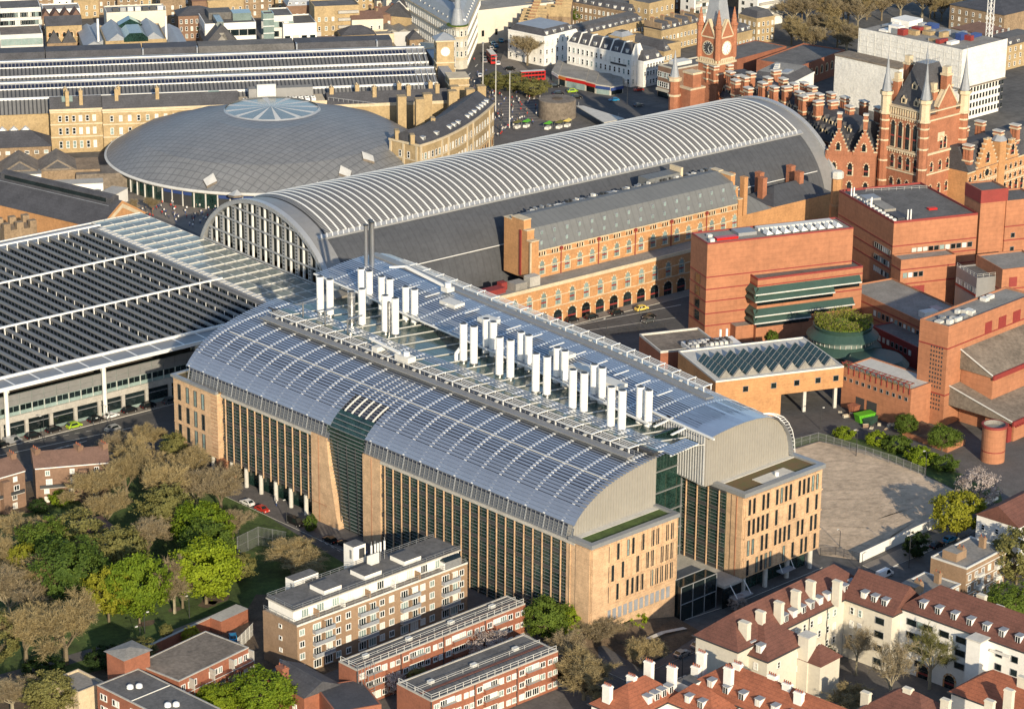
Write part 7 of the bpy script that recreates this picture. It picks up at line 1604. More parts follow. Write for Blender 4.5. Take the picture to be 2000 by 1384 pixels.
t, fr, L, D = block('stucco_wing', 'lower white stucco wing with slate roof and two dormers', 'building', (1257, 122), (1297, 113), None, 10.5, 'white_render', ('mansard', 'slate', 4.0, 2.4), D=14, W=[([1.0, 4.6, 7.6], 7, 1.1, 1.9, 'sash')], cornice='white_render'); dormers(t, fr, L, D, 11, 2)
t, fr, L, D = block('brick_end_house', 'narrow brick house with curved slate mansard behind the stucco wing', 'house', (1297, 103), (1313, 99), None, 11, 'yellow_brick', ('mansard', 'slate', 4.2, 2.4), D=16, W=D1(3)); dormers(t, fr, L, D, 11.5, 1)
t, fr, L, D = block('stucco_corner_house', 'white stucco house with slate attic behind the bare plane tree', 'house', (1063, 73), (1124, 58), (1020, 52), 12.5, 'white_render', ('mansard', 'slate', 2.8, 2.2, 'lead'), W=[([1.2, 5.0, 8.8], 6, 1.1, 2.0, 'sash')], N=[([1.2, 5.0, 8.8], 6, 1.1, 2.0, 'sash')], cornice='white_render'); dormers(t, fr, L, D, 12.8, 4)
t, fr, L, D = block('brick_terrace', 'yellow brick terrace with white dormers along the street behind the stucco hotel', 'terrace', (1128, 72), (1258, 41), None, 9.5, 'yellow_brick', ('mansard', 'slate', 3.2, 2.2), D=10, W=D1(18, (1.0, 5.2))); dormers(t, fr, L, D, 9.7, 11)
t, fr, L, D = block('brick_terrace', 'yellow brick terrace with white dormers next to the clock tower', 'terrace', (1292, 62), (1370, 44), None, 9.5, 'yellow_brick', ('mansard', 'slate', 3.2, 2.2), D=10, W=D1(11, (1.0, 5.2))); dormers(t, fr, L, D, 9.7, 7); party(t, fr, L, D, 11, 4, 2, 'stock_brick')
t, fr, L, D = block('brick_terrace', 'dark brick terrace with tall white sash windows and mansard dormers at the far street', 'terrace', (1236, 27), (1262, 20), (1106, -3), 10.5, 'stock_brick', ('mansard', 'slate', 3.4, 2.2), N=D1(17, (1.0, 4.2, 7.4))); dormers(t, fr, L, D, 10.8, 10, 'N')
t, fr, L, D = block('brick_block', 'tall plain yellow brick block with small white windows at the far street', 'building', (1268, 10), (1318, -2), (1240, 0), 15, 'yellow_brick', ('flat', 'felt'), W=D1(5, (3, 7, 11)), N=D1(3, (3, 7, 11)))
t, fr, L, D = block('brick_house', 'low yellow brick house with flat roof between the terraces', 'house', (1258, 28), (1296, 20), (1238, 16), 7.5, 'yellow_brick', ('flat', 'felt'), W=[([1, 4.2], 4, 1.6, 1.8, 'sash')])
t, fr, L, D = block('flat_roof_annex', 'long flat dark roofed yellow brick annex behind the stucco hotel', 'building', (1278, 95), (1330, 84), (1225, 68), 6.0, 'yellow_brick', ('flat', 'felt'), N=D1(8, (1.0,)))
t, fr, L, D = block('flat_roof_annex', 'small yellow brick annex with slate cap behind the slate mansards', 'building', (1215, 75), (1240, 69), (1195, 68), 9.0, 'yellow_brick', ('mansard', 'lead', 2.0, 2.0), W=D1(2, (2, 5)))
t, fr, L, D = block('white_tower_block', 'white tower block with grey balconies behind the clock tower on its left', 'tower block', (1355, 38), (1395, 26), (1324, 27), 3, 'white_render', ('flat', 'felt'), deg=0, L=16, D=9, zt=45)
windows(t, fr(0, D), fr(0, 0), [4+3*k for k in range(12)], [4.5], 1.2, 1.4, 'pane')
for k in range(12):
    b = MB(fr); b.box(0.8, L, -1.1, -0.01, 4+3*k, 5.0+3*k, 'concrete'); b.build('balcony', t)
windows(t, fr(0, 0), fr(L, 0), [5.1+3*k for k in range(12)], spread(L, 4), 2.2, 1.5, 'pane')
t, fr, L, D = block('white_tower_block', 'white tower block with a column of square windows right of the clock tower spire', 'tower block', (1478, 46), (1520, 36), (1435, 36), 2, 'white_render', ('flat', 'felt'), deg=0, L=16, D=12, zt=45)
windows(t, fr(0, D), fr(0, 0), [3+3*k for k in range(12)], [3, 8.5], 1.6, 1.5, 'pane')
for k in range(12): b = MB(fr); b.box(0.8, L, -1.1, -0.01, 4+3*k, 5.0+3*k, 'concrete'); b.build('balcony', t)
t, fr, L, D = block('brick_house', 'yellow brick house with slate attic beside the square of bare trees', 'house', (1478, 38), (1527, 36), None, 11, 'yellow_brick', ('mansard', 'slate', 3, 2), deg=-3, D=12, W=D1(4), N=D1(4))
t, fr, L, D = block('brick_house', 'narrow yellow brick house with white dormers right of the clock tower', 'house', (1436, 68), (1470, 60), None, 9.5, 'yellow_brick', ('mansard', 'slate', 3, 2), D=10, W=D1(5, (1, 4.2))); dormers(t, fr, L, D, 9.8, 3)
t, fr, L, D = block('dark_roof_hall', 'low hall with broad dark flat roof behind the gothic chimneys', 'building', (1440, 118), (1536, 92), (1400, 100), 6.5, 'red_brick', ('flat', 'felt'), par=0.4)
t, fr, L, D = block('shaded_hall', 'broad dark roofed brick hall in shade beside the wrapped building', 'building', (1560, 133), (1650, 100), (1510, 108), 9.0, 'red_brick', ('flat', 'felt'), W=[([3.5], 9, 1.2, 3, 'arch_round')])
t, fr, L, D = block('white_sided_block', 'grey roofed block with white painted side wall among the gothic chimneys', 'building', (1545, 165), (1590, 142), (1482, 145), 15, 'white_render', ('mansard', 'slate', 3.0, 2.5, 'felt_pale'), N=[([8, 11.5], 5, 1.0, 1.6, 'sash')])
kit(t, fr, [(4, 8, 2, 1.5, 1.6, 'off_white'), (7, 9, 2, 1.5, 1.6, 'off_white'), (10, 10, 2, 1.5, 1.6, 'off_white'), (3, 3, 6, 3, 0.6, 'lead')], 18.0)
t, fr, L, D = block('corner_pub', 'brown brick corner building with pale stone shopfront by the gothic turret', 'building', (1318, 137), (1340, 134), (1275, 130), 12.5, 'brown_brick', ('flat', 'felt'), deg=0, L=24, N=[([4.2, 8.2], 8, 1.3, 2.2, 'sash')], cornice='pale_stone')
kit(t, fr, [(5, 4, 8, 5, 1.4, 'off_white'), (8, 8, 3, 3, 1.0, 'white_render')], 12.6)
b = MB(fr); b.box(-0.9, -0.02, 0, D, 2.6, 3.6, 'pale_stone'); b.box(-0.15, -0.01, 0.5, D-0.5, 0, 2.5, 'glass_dark'); b.build('shopfront', t)
shop = thing('shop_parade', 'single-storey shop parade with red, orange and blue fascias below the stucco hotel', 'shops', P(1150, 185, 0))
SP = [P(1078, 158, 0), P(1091, 166, 0), P(1105, 170, 0), P(1144, 178, 0), P(1163, 183, 0), P(1192, 187, 0), P(1217, 182, 0)]
back_ = [P(1090, 138, 0), P(1100, 142, 0), P(1112, 146, 0), P(1150, 155, 0), P(1170, 160, 0), P(1195, 162, 0), P(1215, 165, 0)]
for i, (mt_, h) in enumerate((('white_render', 4.6), ('shop_orange', 4.4), ('bus_red', 4.4), ('bus_red', 4.2), ('shop_blue', 3.9), ('shop_blue', 3.6))):
    p, q = SP[i], SP[i+1]; b = MB(); b.prism([p, q, back_[i+1], back_[i]], 0, h, 'pale_stone', 'felt_pale'); b.build('shop_unit', shop)
    Ls = math.dist(p, q); d = ((q[0]-p[0])/Ls, (q[1]-p[1])/Ls); n = (d[1], -d[0])
    b = MB(); o = lambda u, w: (p[0]+d[0]*u+n[0]*w, p[1]+d[1]*u+n[1]*w)
    b.prism([o(0.1, 0.02), o(Ls-0.1, 0.02), o(Ls-0.1, 0.3), o(0.1, 0.3)], h-1.7, h-0.5, mt_, bottom=True); b.build('fascia', shop)
    b = MB(); b.prism([o(0.5, 0.01), o(Ls-0.5, 0.01), o(Ls-0.5, 0.08), o(0.5, 0.08)], 0.1, h-1.8, 'glass_dark' if i % 2 else 'glass_pale', bottom=True); b.build('shop_window', shop)
dr = thing('ventilation_drum', 'round dark grey ventilation drum with flat lid in the station square', 'kiosk', P(1088, 232, 0))
c = P(1088, 228, 0); b = MB(); b.lathe(c, [(7.4, 0), (7.4, 7.0), (7.1, 7.2), (3.0, 7.3), (0.01, 7.3)], 'felt_brown', 40); b.build('drum', dr)
b = MB(); b.lathe(c, [(2.2, 7.32), (2.0, 7.5), (0.01, 7.5)], 'soil', 16); b.build('hatch', dr)
cn = thing('subway_canopy', 'flat pale canopy over the subway stairs beside the drum', 'canopy', P(1150, 235, 0))
b = MB(); b.prism([P(1125, 207, 3.2), P(1140, 207, 3.2), P(1220, 232, 3.2), P(1180, 240, 3.2)], 3.0, 3.3, 'pale_concrete', bottom=True); b.build('slab', cn)
for px, py in ((1130, 214), (1208, 236), (1180, 243)): x, y = P(px, py, 0); b = MB(); b.tube((x, y, 0), (x, y, 3.0), 0.15, 0.15, 'grey_metal', 6); b.build('post', cn)
wb = thing('wrapped_building', 'large building wrapped in white scaffold sheeting with cluttered roof deck', 'building', P(1880, 102, 28))
mat('sheeting', (0.70, 0.69, 0.65), 0.75, var=0.12, scale=0.25, bump=0.9, bscale=0.9, streak=0.15)
fr, L, D = frame((1880, 102), (1968, 80), (1674, 60), 28.5, None, 4.7)
b = MB(fr); b.box(0, L, 0, D, 14, 28.5, 'sheeting'); b.build('upper_wrap', wb)
b = MB(fr); b.box(1.5, L-0.8, 1.6, D-2, 0, 14, 'white_render'); b.build('wall', wb)
b = MB(fr); b.box(0.02, L-0.02, 0.02, D-0.02, 28.505, 28.6, 'felt_pale'); b.box(0, L, 0, 0.2, 28.5, 29.4, 'sheeting'); b.box(0, 0.2, 0.2, D, 28.5, 29.4, 'sheeting'); b.build('roof', wb)
windows(wb, fr(1.5, 1.6), fr(L-0.8, 1.6), [1.5, 4.6, 7.7, 10.8], [2+2.0*k for k in range(int(L/2.05))], 1.1, 1.8, 'sash_dark', gmix=(1, 0, 0))
b = MB(fr)
for k in range(14): b.box(-0.12, -0.02, 1+k*(D-2)/13, 1.15+k*(D-2)/13, 14, 28.4, 'off_white')
for k in range(7): b.box(-0.15, -0.025, 0, D, 14.2+k*2.1, 14.3+k*2.1, 'off_white')
for k in range(7): b.box(0, L, -0.12, -0.02, 14.2+k*2.1, 14.3+k*2.1, 'off_white')
b.build('scaffold_grid', wb, 'stuff')
b = MB(fr); b.box(-9, -0.2, D*0.45, D+4, 0, 19, 'sheeting'); b.build('lower_wrap', wb)
b = MB(fr); b.box(-9.3, -0.3, D*0.45-0.3, D+4.2, 19, 19.6, 'felt_brown'); b.box(-0.6, L, -0.6, -0.01, 13.6, 14.0, 'felt_brown'); b.build('scaffold_deck', wb)
kit(wb, fr, [(random.uniform(2, L-6), random.uniform(3, D-7), random.uniform(2, 6), random.uniform(1.5, 5), random.uniform(0.6, 2.6), random.choice(['white_render', 'off_white', 'grey_metal', 'shop_blue', 'lead', 'yellow_brick', 'bl_red'])) for _ in range(26)]+[(14, D-14, 9, 9, 3.5, 'white_render'), (5, D-16, 4, 5, 3.0, 'white_render')], 28.62)
cr = thing('tower_crane', 'white lattice tower crane mast standing behind the wrapped building', 'crane', P(1930, 82, 24))
cx, cy = P(1931, 80, 26); g = MB()
for dx in (-0.9, 0.9):
    for dy in (-0.9, 0.9): g.beam((cx+dx, cy+dy, 0), (cx+dx, cy+dy, 50), 0.22, 0.22, 'white_metal')
for k in range(25):
    z = k*2; s_ = 1 if k % 2 else -1
    for e in (-0.9, 0.9): g.beam((cx-0.9*s_, cy+e, z), (cx+0.9*s_, cy+e, z+2), 0.13, 0.13, 'white_metal'); g.beam((cx+e, cy-0.9*s_, z), (cx+e, cy+0.9*s_, z+2), 0.13, 0.13, 'white_metal')
g.build('mast', cr)
g = MB(); g.box(cx-1.2, cx+1.2, cy-1.2, cy+1.2, 45, 46.5, 'white_metal'); g.beam((cx, cy, 47), (cx+10, cy-8, 47), 1.2, 0.8, 'white_metal'); g.build('slewing_ring', cr)
g = MB(); g.box(cx+7, cx+10, cy-8, cy-6, 43.5, 46, 'off_white'); g.build('counterweight', cr)
t, fr, L, D = block('brick_terrace', 'dark terraced houses with slate roofs beyond the crane', 'terrace', (1962, 30), (2040, 60), (1925, -30), 11, 'stock_brick', ('hip', 'slate', 3.5), deg=4, L=34, D=30, N=D1(8))
t, fr, L, D = block('brick_house', 'yellow brick house with slate attic beside the wrapped building', 'house', (1968, 92), (2030, 76), None, 10, 'yellow_brick', ('mansard', 'slate', 3, 2), D=12, W=D1(6)); dormers(t, fr, L, D, 10.2, 4)
t, fr, L, D = block('brick_house', 'brown roofed house between the crane and the wrapped building', 'house', (1930, 70), (1975, 60), None, 8, 'stock_brick', ('hip', 'brown_tile', 3), D=20, W=D1(4))
t, fr, L, D = block('glass_office', 'low office with pale green glass bands and grey flat roof behind the train shed', 'building', (0, 72), (84, 70), (0, 40), 12, 'off_white', ('flat', 'felt_brown'), deg=-26, D=18)
for z in (3.5, 8.0):
    b = MB(fr); b.box(0.3, L-0.3, -0.12, -0.01, z, z+2.8, 'glass_pale'); b.build('window_band', t); windows(t, fr(0, 0), fr(L, 0), [z+0.3], spread(L, 6), 2.6, 2.0, 'pane')
t, fr, L, D = block('ridged_factory', 'old factory with row of small zigzag gables behind the glass office', 'building', (0, 40), (160, 36), None, 7, 'stock_brick', ('saw', 'brown_tile', 8, 3.2), deg=-26, D=9, W=D1(10, (2.5,)))
t, fr, L, D = block('white_shed', 'white painted shed behind the zigzag gables', 'building', (84, 22), (156, 18), None, 7, 'white_render', ('flat', 'felt_pale'), deg=-26, D=12)
t, fr, L, D = block('glass_block', 'pale glass and white panel block at the far left corner', 'building', (0, 20), (80, 18), None, 12, 'off_white', ('flat', 'felt'), deg=-26, D=18, W=[([1.5, 5.0, 8.5], 12, 2.0, 2.0, 'pane')])
t, fr, L, D = block('brick_warehouse', 'yellow brick warehouse with arched windows and slate roof behind the long grey parapet', 'building', (90, 52), (160, 50), None, 12, 'yellow_brick', ('gable', 'slate', 3.4), deg=-26, D=9, W=[([2.5, 7.2], 5, 1.3, 2.0, 'arch_round')])
t, fr, L, D = block('twin_gable_sheds', 'pair of small slate gabled sheds in front of the brick warehouse', 'building', (92, 86), (150, 84), None, 5, 'stock_brick', ('saw', 'slate', 2, 5.5), deg=-26, D=12)
for i, (px, py, L_, lab) in enumerate(((165, 62, 8, 'narrow grey metal roof at the left of the glazed hall'), (182, 60, 8, 'second narrow grey metal roof left of the glazed hall'))):
    t, fr, L, D = block('metal_roof_wing', lab, 'building', (px, py+30), (px+34, py+29), None, 9, 'pale_stone', ('gable', 'lead', 2.2), deg=-26, L=L_, D=34)
t, fr, L, D = block('glazed_hall', 'office with three grey metal roofs and glazed central vault behind the long grey parapet', 'building', (206, 84), (326, 80), None, 12, 'yellow_brick', ('flat', 'lead'), deg=-26, D=30)
for a0, w in ((0.4, 9.5), (L-10, 9.5)): b = MB(fr); b.extr([(a0, 12.02), (a0+w/2, 15.5), (a0+w, 12.02)][::-1], 'b', 0.3, D-1, 'lead'); b.build('metal_roof', t)
b = MB(fr); m_ = L/2; b.extr([(m_-5, 12.02), (m_-5, 13.5), (m_-2.6, 15.6), (m_+2.6, 15.6), (m_+5, 13.5), (m_+5, 12.02)][::-1], 'b', -0.3, D*0.55, 'deck_glass', capm='glass_green'); b.build('glass_vault', t)
b = MB(fr); b.extr([(m_-5, 12.02), (m_-5, 14), (m_, 16.6), (m_+5, 14), (m_+5, 12.02)][::-1], 'b', D*0.75, D-0.5, 'glass_green'); b.build('glass_vault', t)
for a0 in (10.5, L-12.5):
    for k in range(3): kit(t, fr, [(a0, 12+k*2.6, 1.8, 1.6, 1.7, 'off_white')], 12.2, 'air_unit')
for a0 in (-2, L+1): b = MB(fr); b.tube((a0, 10, 10), (a0, 10, 20), 0.5, 0.5, 'white_metal', 8); b.build('flue', t)
t, fr, L, D = block('metal_roof_wing', 'narrow grey metal roof at the right of the glazed hall', 'building', (330, 92), (358, 90), None, 9, 'pale_stone', ('gable', 'lead', 2.2), deg=-26, L=8, D=34)
t, fr, L, D = block('rooftop_terrace_block', 'cream block with roof plant behind the glazed hall', 'building', (208, 28), (325, 24), None, 14, 'cream_render', ('flat', 'felt_pale'), deg=-26, D=14)
kit(t, fr, [(3+3.2*k, 3, 2.4, 2, 1.8, random.choice(['dark_metal', 'grey_metal', 'off_white'])) for k in range(7)], 14.1)
t, fr, L, D = block('brick_house', 'brick house with white windows beside the tree-lined street at the far left', 'house', (348, 32), (420, 28), None, 11, 'brown_brick', ('hip', 'slate', 3), deg=-26, D=12, W=D1(7))
t, fr, L, D = block('white_office', 'white framed office with flat grey roof and glazed floors', 'building', (400, 50), (500, 46), None, 11, 'white_render', ('flat', 'felt'), deg=-26, D=24, W=[([1.5, 6.0], 6, 3.4, 2.6, 'pane')], N=[([6.0], 5, 2, 2, 'pane')])
kit(t, fr, [(3, 10, 10, 10, 3.0, 'felt'), (L-9, 6, 8, 8, 3.2, 'glass_pale')], 11.1)
t, fr, L, D = block('barrel_roof_hall', 'hall with dark curved roof and glazed ridge in front of the white office', 'building', (402, 86), (465, 84), None, 5, 'stock_brick', ('gable', 'slate', 8), deg=-26, D=22)
b = MB(fr); b.box(L/2-1.4, L/2+1.4, 3, D-3, 11.4, 13.6, 'deck_glass'); b.build('ridge_light', t)
b = MB(fr); b.poly([(4, -0.35, 5.1), (L-4, -0.35, 5.1), (L-8, -0.35, 9.5), (8, -0.35, 9.5)], 'felt_pale'); b.build('gable_panel', t)
t, fr, L, D = block('glass_stair_tower', 'narrow green glass stair tower between offices', 'building', (514, 30), (534, 28), None, 18, 'glass_pale', ('flat', 'felt'), deg=-26, D=6)
for k in range(6): b = MB(fr); b.box(-0.1, L+0.1, -0.12, -0.01, 1+3*k, 1.3+3*k, 'white_metal'); b.build('floor_edge', t)
t, fr, L, D = block('glass_top_office', 'office with pale glass top storey behind the stair tower', 'building', (534, 34), (572, 32), None, 14, 'off_white', ('flat', 'felt'), deg=-26, D=16, W=[([1.5, 5.5, 9.5], 4, 2.4, 2.4, 'pane')])
t, fr, L, D = block('white_cube_office', 'white box office with flat dark roof', 'building', (553, 50), (616, 44), None, 11, 'white_render', ('flat', 'felt'), deg=-26, D=18, W=[([4.5], 4, 2.2, 1.8, 'pane')])
t, fr, L, D = block('grey_clad_block', 'low grey clad block in front of the white box office', 'building', (558, 68), (625, 62), None, 6, 'ribbed_white', ('flat', 'felt_pale'), deg=-26, D=8)
t, fr, L, D = block('brick_flats', 'brown brick flats with white dormer windows', 'flats', (560, 14), (612, 10), None, 14, 'brown_brick', ('mansard', 'lead', 3, 1.5), deg=-26, D=12, W=D1(4, (2, 5.5, 9))); dormers(t, fr, L, D, 14.2, 4)
t, fr, L, D = block('brick_flats', 'tall yellow brick flats with concrete balconies beside a dark alley', 'flats', (614, 16), (700, 10), None, 17, 'yellow_brick', ('flat', 'felt'), deg=-26, D=14, W=[([3, 7, 11], [2, 5, 8], 1.1, 1.8, 'sash')])
for k in range(5): b = MB(fr); b.box(L*0.52, L-0.5, -1.3, -0.01, 1.5+3.2*k, 2.6+3.2*k, 'concrete'); b.build('balcony', t)
for i, (c0, c1, z, D_, mt_, rf, lab) in enumerate((
    ((617, 58), (650, 54), 5, 12, 'yellow_brick', ('hip', 'brown_tile', 2.5), 'small tiled house left of the parapet end'),
    ((640, 62), (690, 56), 5, 9, 'yellow_brick', ('hip', 'slate', 2.5), 'small slate house with hipped roof behind the parapet'),
    ((600, 76), (672, 70), 4.5, 10, 'brown_brick', ('flat', 'felt'), 'low brown flat roofed building behind the parapet'),
    ((668, 70), (728, 62), 8, 10, 'yellow_brick', ('hip', 'slate', 3.2), 'yellow brick house with dark hipped roof by the parapet end'),
    ((735, 70), (766, 64), 7, 8, 'stone', ('flat', 'felt_pale'), 'plain stone box beside the corrugated shed'),
    ((800, 78), (824, 74), 5, 9, 'stock_brick', ('hip', 'slate', 3), 'small dark gabled house behind the clock tower'))):
    t, fr, L, D = block('small_house', lab, 'house', c0, c1, None, z, mt_, rf, deg=-26, D=D_, W=D1(max(2, int(math.dist(P(*c0, z), P(*c1, z))/3.5)), (1.4,)))
t, fr, L, D = block('corrugated_shed', 'corrugated grey shed with stepped roofs', 'shed', (756, 64), (820, 58), None, 7, 'ribbed_white', ('saw', 'felt_pale', 3, 1.2), deg=-26, D=22)
t, fr, L, D = block('slate_terrace', 'terrace with steep slate roof and white roof frames beside the alley', 'terrace', (745, 30), (790, 22), None, 11, 'yellow_brick', ('gable', 'slate', 6), deg=-60, L=14, D=24)
for k in range(4): b = MB(fr); b.extr([(-0.3, 11.1), (7, 17.4), (14.3, 11.1)][::-1], 'b', 3+k*6, 3.4+k*6, 'off_white'); b.build('roof_frame', t)
t, fr, L, D = block('theatre', 'large cream rendered theatre building with red trimmed grey roof', 'building', (782, 18), (830, 12), None, 14, 'cream_render', ('flat', 'felt_pale'), deg=-45, D=30, L=18)
b = MB(fr); b.lathe((9, 3), [(6.5, 6), (6.5, 8), (6.2, 8.3), (0.1, 9)], 'lead', 20); b.build('drum_roof', t)
t, fr, L, D = block('cream_building', 'long cream rendered building across the end of the street', 'building', (930, 24), (990, 18), None, 14, 'cream_render', ('flat', 'felt_pale'), deg=-10, D=20, L=40, W=[([3], 6, 1.2, 2.6, 'sash_dark')])
for i, (c0, c1, c2, lab) in enumerate((((1012, 54), (1046, 48), (1040, -20), 'terrace with rows of close-set chimneys and party walls running up the street'), ((1066, 28), (1090, 22), (1078, -30), 'second terrace of white-windowed brick houses up the street'))):
    fr = Fr(P(*c0, 11), 0); p = P(*c2, 11); a_ = math.degrees(math.atan2(p[1]-fr.o[1], p[0]-fr.o[0])); fr = Fr(P(*c0, 11), a_-90); D = math.dist(fr.o, p); L = 11
    t = thing('street_terrace', lab, 'terrace', fr(0, 0)); b = MB(fr); b.box(0, L, 0, D, 0, 11, 'stock_brick'); b.build('wall', t)
    b = MB(fr); b.extr([(0, 11.02), (L/2, 13.2), (L, 11.02)][::-1], 'b', 0.2, D-0.2, 'brown_tile'); b.build('roof', t)
    n = int(D/6)
    for k in range(n+1):
        b = MB(fr); b.box(0.2, L-0.2, k*D/n-0.3, k*D/n+0.3, 10, 14.2, 'yellow_brick'); b.build('party_wall', t); stacks(t, 'chimney', [(*fr(L*0.5, k*D/n), 14.2)], 3.0, 0.8, 1.2, 'yellow_brick', 6, 'red_tile', fr.deg)
    windows(t, fr(0, D), fr(0, 0), [1, 4.4, 7.8], spread(D, n*2), 1.0, 1.9, 'sash')
rf_ = random.Random(31)
def filler(x0, x1, y0, y1, n, deg, where, grp):
    for i in range(n):
        px, py = x0+(x1-x0)*(i+rf_.uniform(0.1, 0.9))/n, rf_.uniform(y0, y1); z = rf_.uniform(6, 12); w = rf_.uniform(9, 18); k = rf_.randrange(4)
        wl = rf_.choice(['yellow_brick', 'stock_brick', 'brown_brick', 'cream_render', 'white_render'])
        rf = [('flat', rf_.choice(['felt', 'felt_pale', 'felt_brown'])), ('hip', 'slate', 2.6), ('gable', 'brown_tile', 2.6), ('mansard', 'slate', 2.6, 1.8)][k]
        t, fr, L, D = block('far_house', '%s %s' % ({'yellow_brick': 'yellow brick', 'stock_brick': 'sooty brick', 'brown_brick': 'brown brick', 'cream_render': 'cream rendered', 'white_render': 'white rendered'}[wl]+' house with '+('flat roof', 'hipped slate roof', 'tiled gable roof', 'slate mansard')[k], where), 'house', (px, py), (px+20, py), None, z, wl, rf, deg=deg, L=w, D=rf_.uniform(8, 14), group=grp, W=[([1.2, 4.2, 7.2][:max(1, int(z/3.2))], max(2, int(w/3)), 1.05, 1.7, 'sash')])
        if k: stacks(t, 'chimney', [(*fr(L*0.15, D*0.5), z), (*fr(L*0.85, D*0.5), z)], 0.9, 1.8, 3.6, 'stock_brick', 3)
filler(-20, 420, -14, 6, 13, -26, 'in the streets beyond the glazed hall', 'houses beyond the glazed hall')
filler(420, 780, -16, 4, 11, -26, 'in the streets beyond the white office', 'houses beyond the white office')
filler(1100, 1520, -22, -6, 9, 0, 'in the streets beyond the clock tower', 'houses beyond the clock tower')
filler(620, 800, 22, 44, 5, -26, 'between the brick flats and the parapet', 'houses behind the parapet')
def tri_mesh(name, V, F, mts, mi):
    me = bpy.data.meshes.new(name); me.from_pydata(V.tolist() if hasattr(V, 'tolist') else V, [], F)
    for m_ in mts: me.materials.append(MATS[m_])
    if len(mts) > 1: me.polygons.foreach_set('material_index', mi)
    me.update(); return me
def skeleton(rng, h, r, base, spread_, levels=4):
    "returns branch segments (p, q, r0, r1, level); crown spans base*h .. h, radius r"
    segs = []; tips = []
    th = h*base
    segs.append((np.array([0, 0, 0.0]), np.array([0, 0, th]), 0.024*h, 0.017*h, 0))
    def grow(p, d, L, rad, lv):
        n = 2; q = p
        for i in range(n):
            d2 = d+rng.normal(0, 0.16, 3); d2[2] += 0.06; d2 /= np.linalg.norm(d2); q2 = q+d2*L/n
            rr = math.hypot(q2[0], q2[1])
            cz = (q2[2]-h*0.56)/(h*0.44)
            e = (rr/r)**2+max(0, cz)**2
            if e > 1.0 and lv > 1: q2 = q+(q2-q)*0.45
            segs.append((q, q2, rad*(1-i*0.25), rad*(1-(i+1)*0.25), lv)); q = q2; d = d2
        if lv < levels:
            k = (5, 4, 4, 4, 3)[lv]
            for i in range(k):
                ax = rng.normal(0, 1, 3); ax -= ax.dot(d)*d; ax /= np.linalg.norm(ax)+1e-6
                s = rng.uniform(0.45, 0.95)*spread_; d2 = d*math.cos(s)+ax*math.sin(s); d2[2] += 0.12; d2 /= np.linalg.norm(d2)
                st = p+(q-p)*rng.uniform(0.35, 1.0) if lv > 0 else q
                grow(st, d2, L*rng.uniform(0.55, 0.8), rad*0.55, lv+1)
        else: tips.append((q, d))
    m_ = 6
    for i in range(m_):
        t = 2*math.pi*(i+rng.uniform(-0.3, 0.3))/m_; s = rng.uniform(0.25, 0.8)*spread_
        d = np.array([math.cos(t)*math.sin(s), math.sin(t)*math.sin(s), math.cos(s)])
        grow(np.array([0, 0, th*rng.uniform(0.75, 1.0)]), d, h*0.27, 0.010*h, 1)
    return segs, tips
def limbs_mesh(segs, maxlv, mt, n=5):
    b = MB(raw=True)
    for p, q, r0, r1, lv in segs:
        if lv <= maxlv: b.tube(p, q, r0, r1, mt, n if lv < 2 else 3, cap=False)
    return b.mesh('trunk')
def bare_tree(seed, h=16.0, r=6.5, base=0.25, twig='twig_brown', bark='bark', ntw=17000):
    rng = np.random.default_rng(seed); segs, tips = skeleton(rng, h, r, base, 0.85)
    trunk = limbs_mesh(segs, 3, bark)
    fine = [s for s in segs if s[4] >= 2]; V = []; F = []
    for k in range(ntw):
        p, q, _, _, lv = fine[rng.integers(len(fine))]; o = p+(q-p)*rng.uniform(0, 1); d = (q-p)/(np.linalg.norm(q-p)+1e-6)+rng.normal(0, 0.65, 3); d[2] += 0.15; d /= np.linalg.norm(d)
        L = rng.uniform(0.4, 1.3); w = rng.uniform(0.022, 0.055); s = np.cross(d, rng.normal(0, 1, 3)); s /= np.linalg.norm(s)+1e-6
        i = len(V); V += [o-s*w, o+s*w, o+d*L]; F.append((i, i+1, i+2))
        if k % 2 == 0:
            t = o+d*L*rng.uniform(0.5, 1); a = rng.normal(0, 0.11, 3); c = rng.normal(0, 0.11, 3); i = len(V); V += [t, t+a, t+c]; F.append((i, i+1, i+2))
    return trunk, tri_mesh('crown', [tuple(v) for v in V], F, [twig], None), h, r
def leafy_tree(seed, h=14.0, r=6.0, base=0.18, leaf='leaf_bright', bark='bark', nclump=230, per=46, size=0.36, top=0.5, sparse=0.0):
    rng = np.random.default_rng(seed); segs, tips = skeleton(rng, h, r*0.85, base, 0.8, 3)
    trunk = limbs_mesh(segs, 3, bark); V = []; F = []
    z0 = h*base; cz = z0+(h-z0)*top
    for k in range(nclump):
        u = rng.normal(0, 1, 3); u /= np.linalg.norm(u); rr = rng.uniform(0.55, 1.0)**0.5*(1+0.10*math.sin(5*u[0]+seed)+0.08*math.sin(7*u[1]+2*seed))
        zr = (h-cz) if u[2] > 0 else (cz-z0)
        c = np.array([u[0]*r*rr, u[1]*r*rr, cz+u[2]*zr*rr]); cr = rng.uniform(0.55, 1.05)*r/6
        if rng.uniform() < sparse: continue
        for j in range(per):
            o = c+rng.normal(0, 1, 3)*cr*np.array([0.55, 0.55, 0.42]); n = o-np.array([0, 0, cz]); n = n/(np.linalg.norm(n)+1e-6)+rng.normal(0, 0.6, 3); n /= np.linalg.norm(n)
            a = np.cross(n, rng.normal(0, 1, 3)); a /= np.linalg.norm(a)+1e-6; b_ = np.cross(n, a); s = size*rng.uniform(0.5, 1.1)
            i = len(V); V += [o+a*s, o+b_*s*0.6, o-a*s, o-b_*s*0.6]; F.append((i, i+1, i+2, i+3))
    return trunk, tri_mesh('crown', [tuple(v) for v in V], F, [leaf], None), h, r
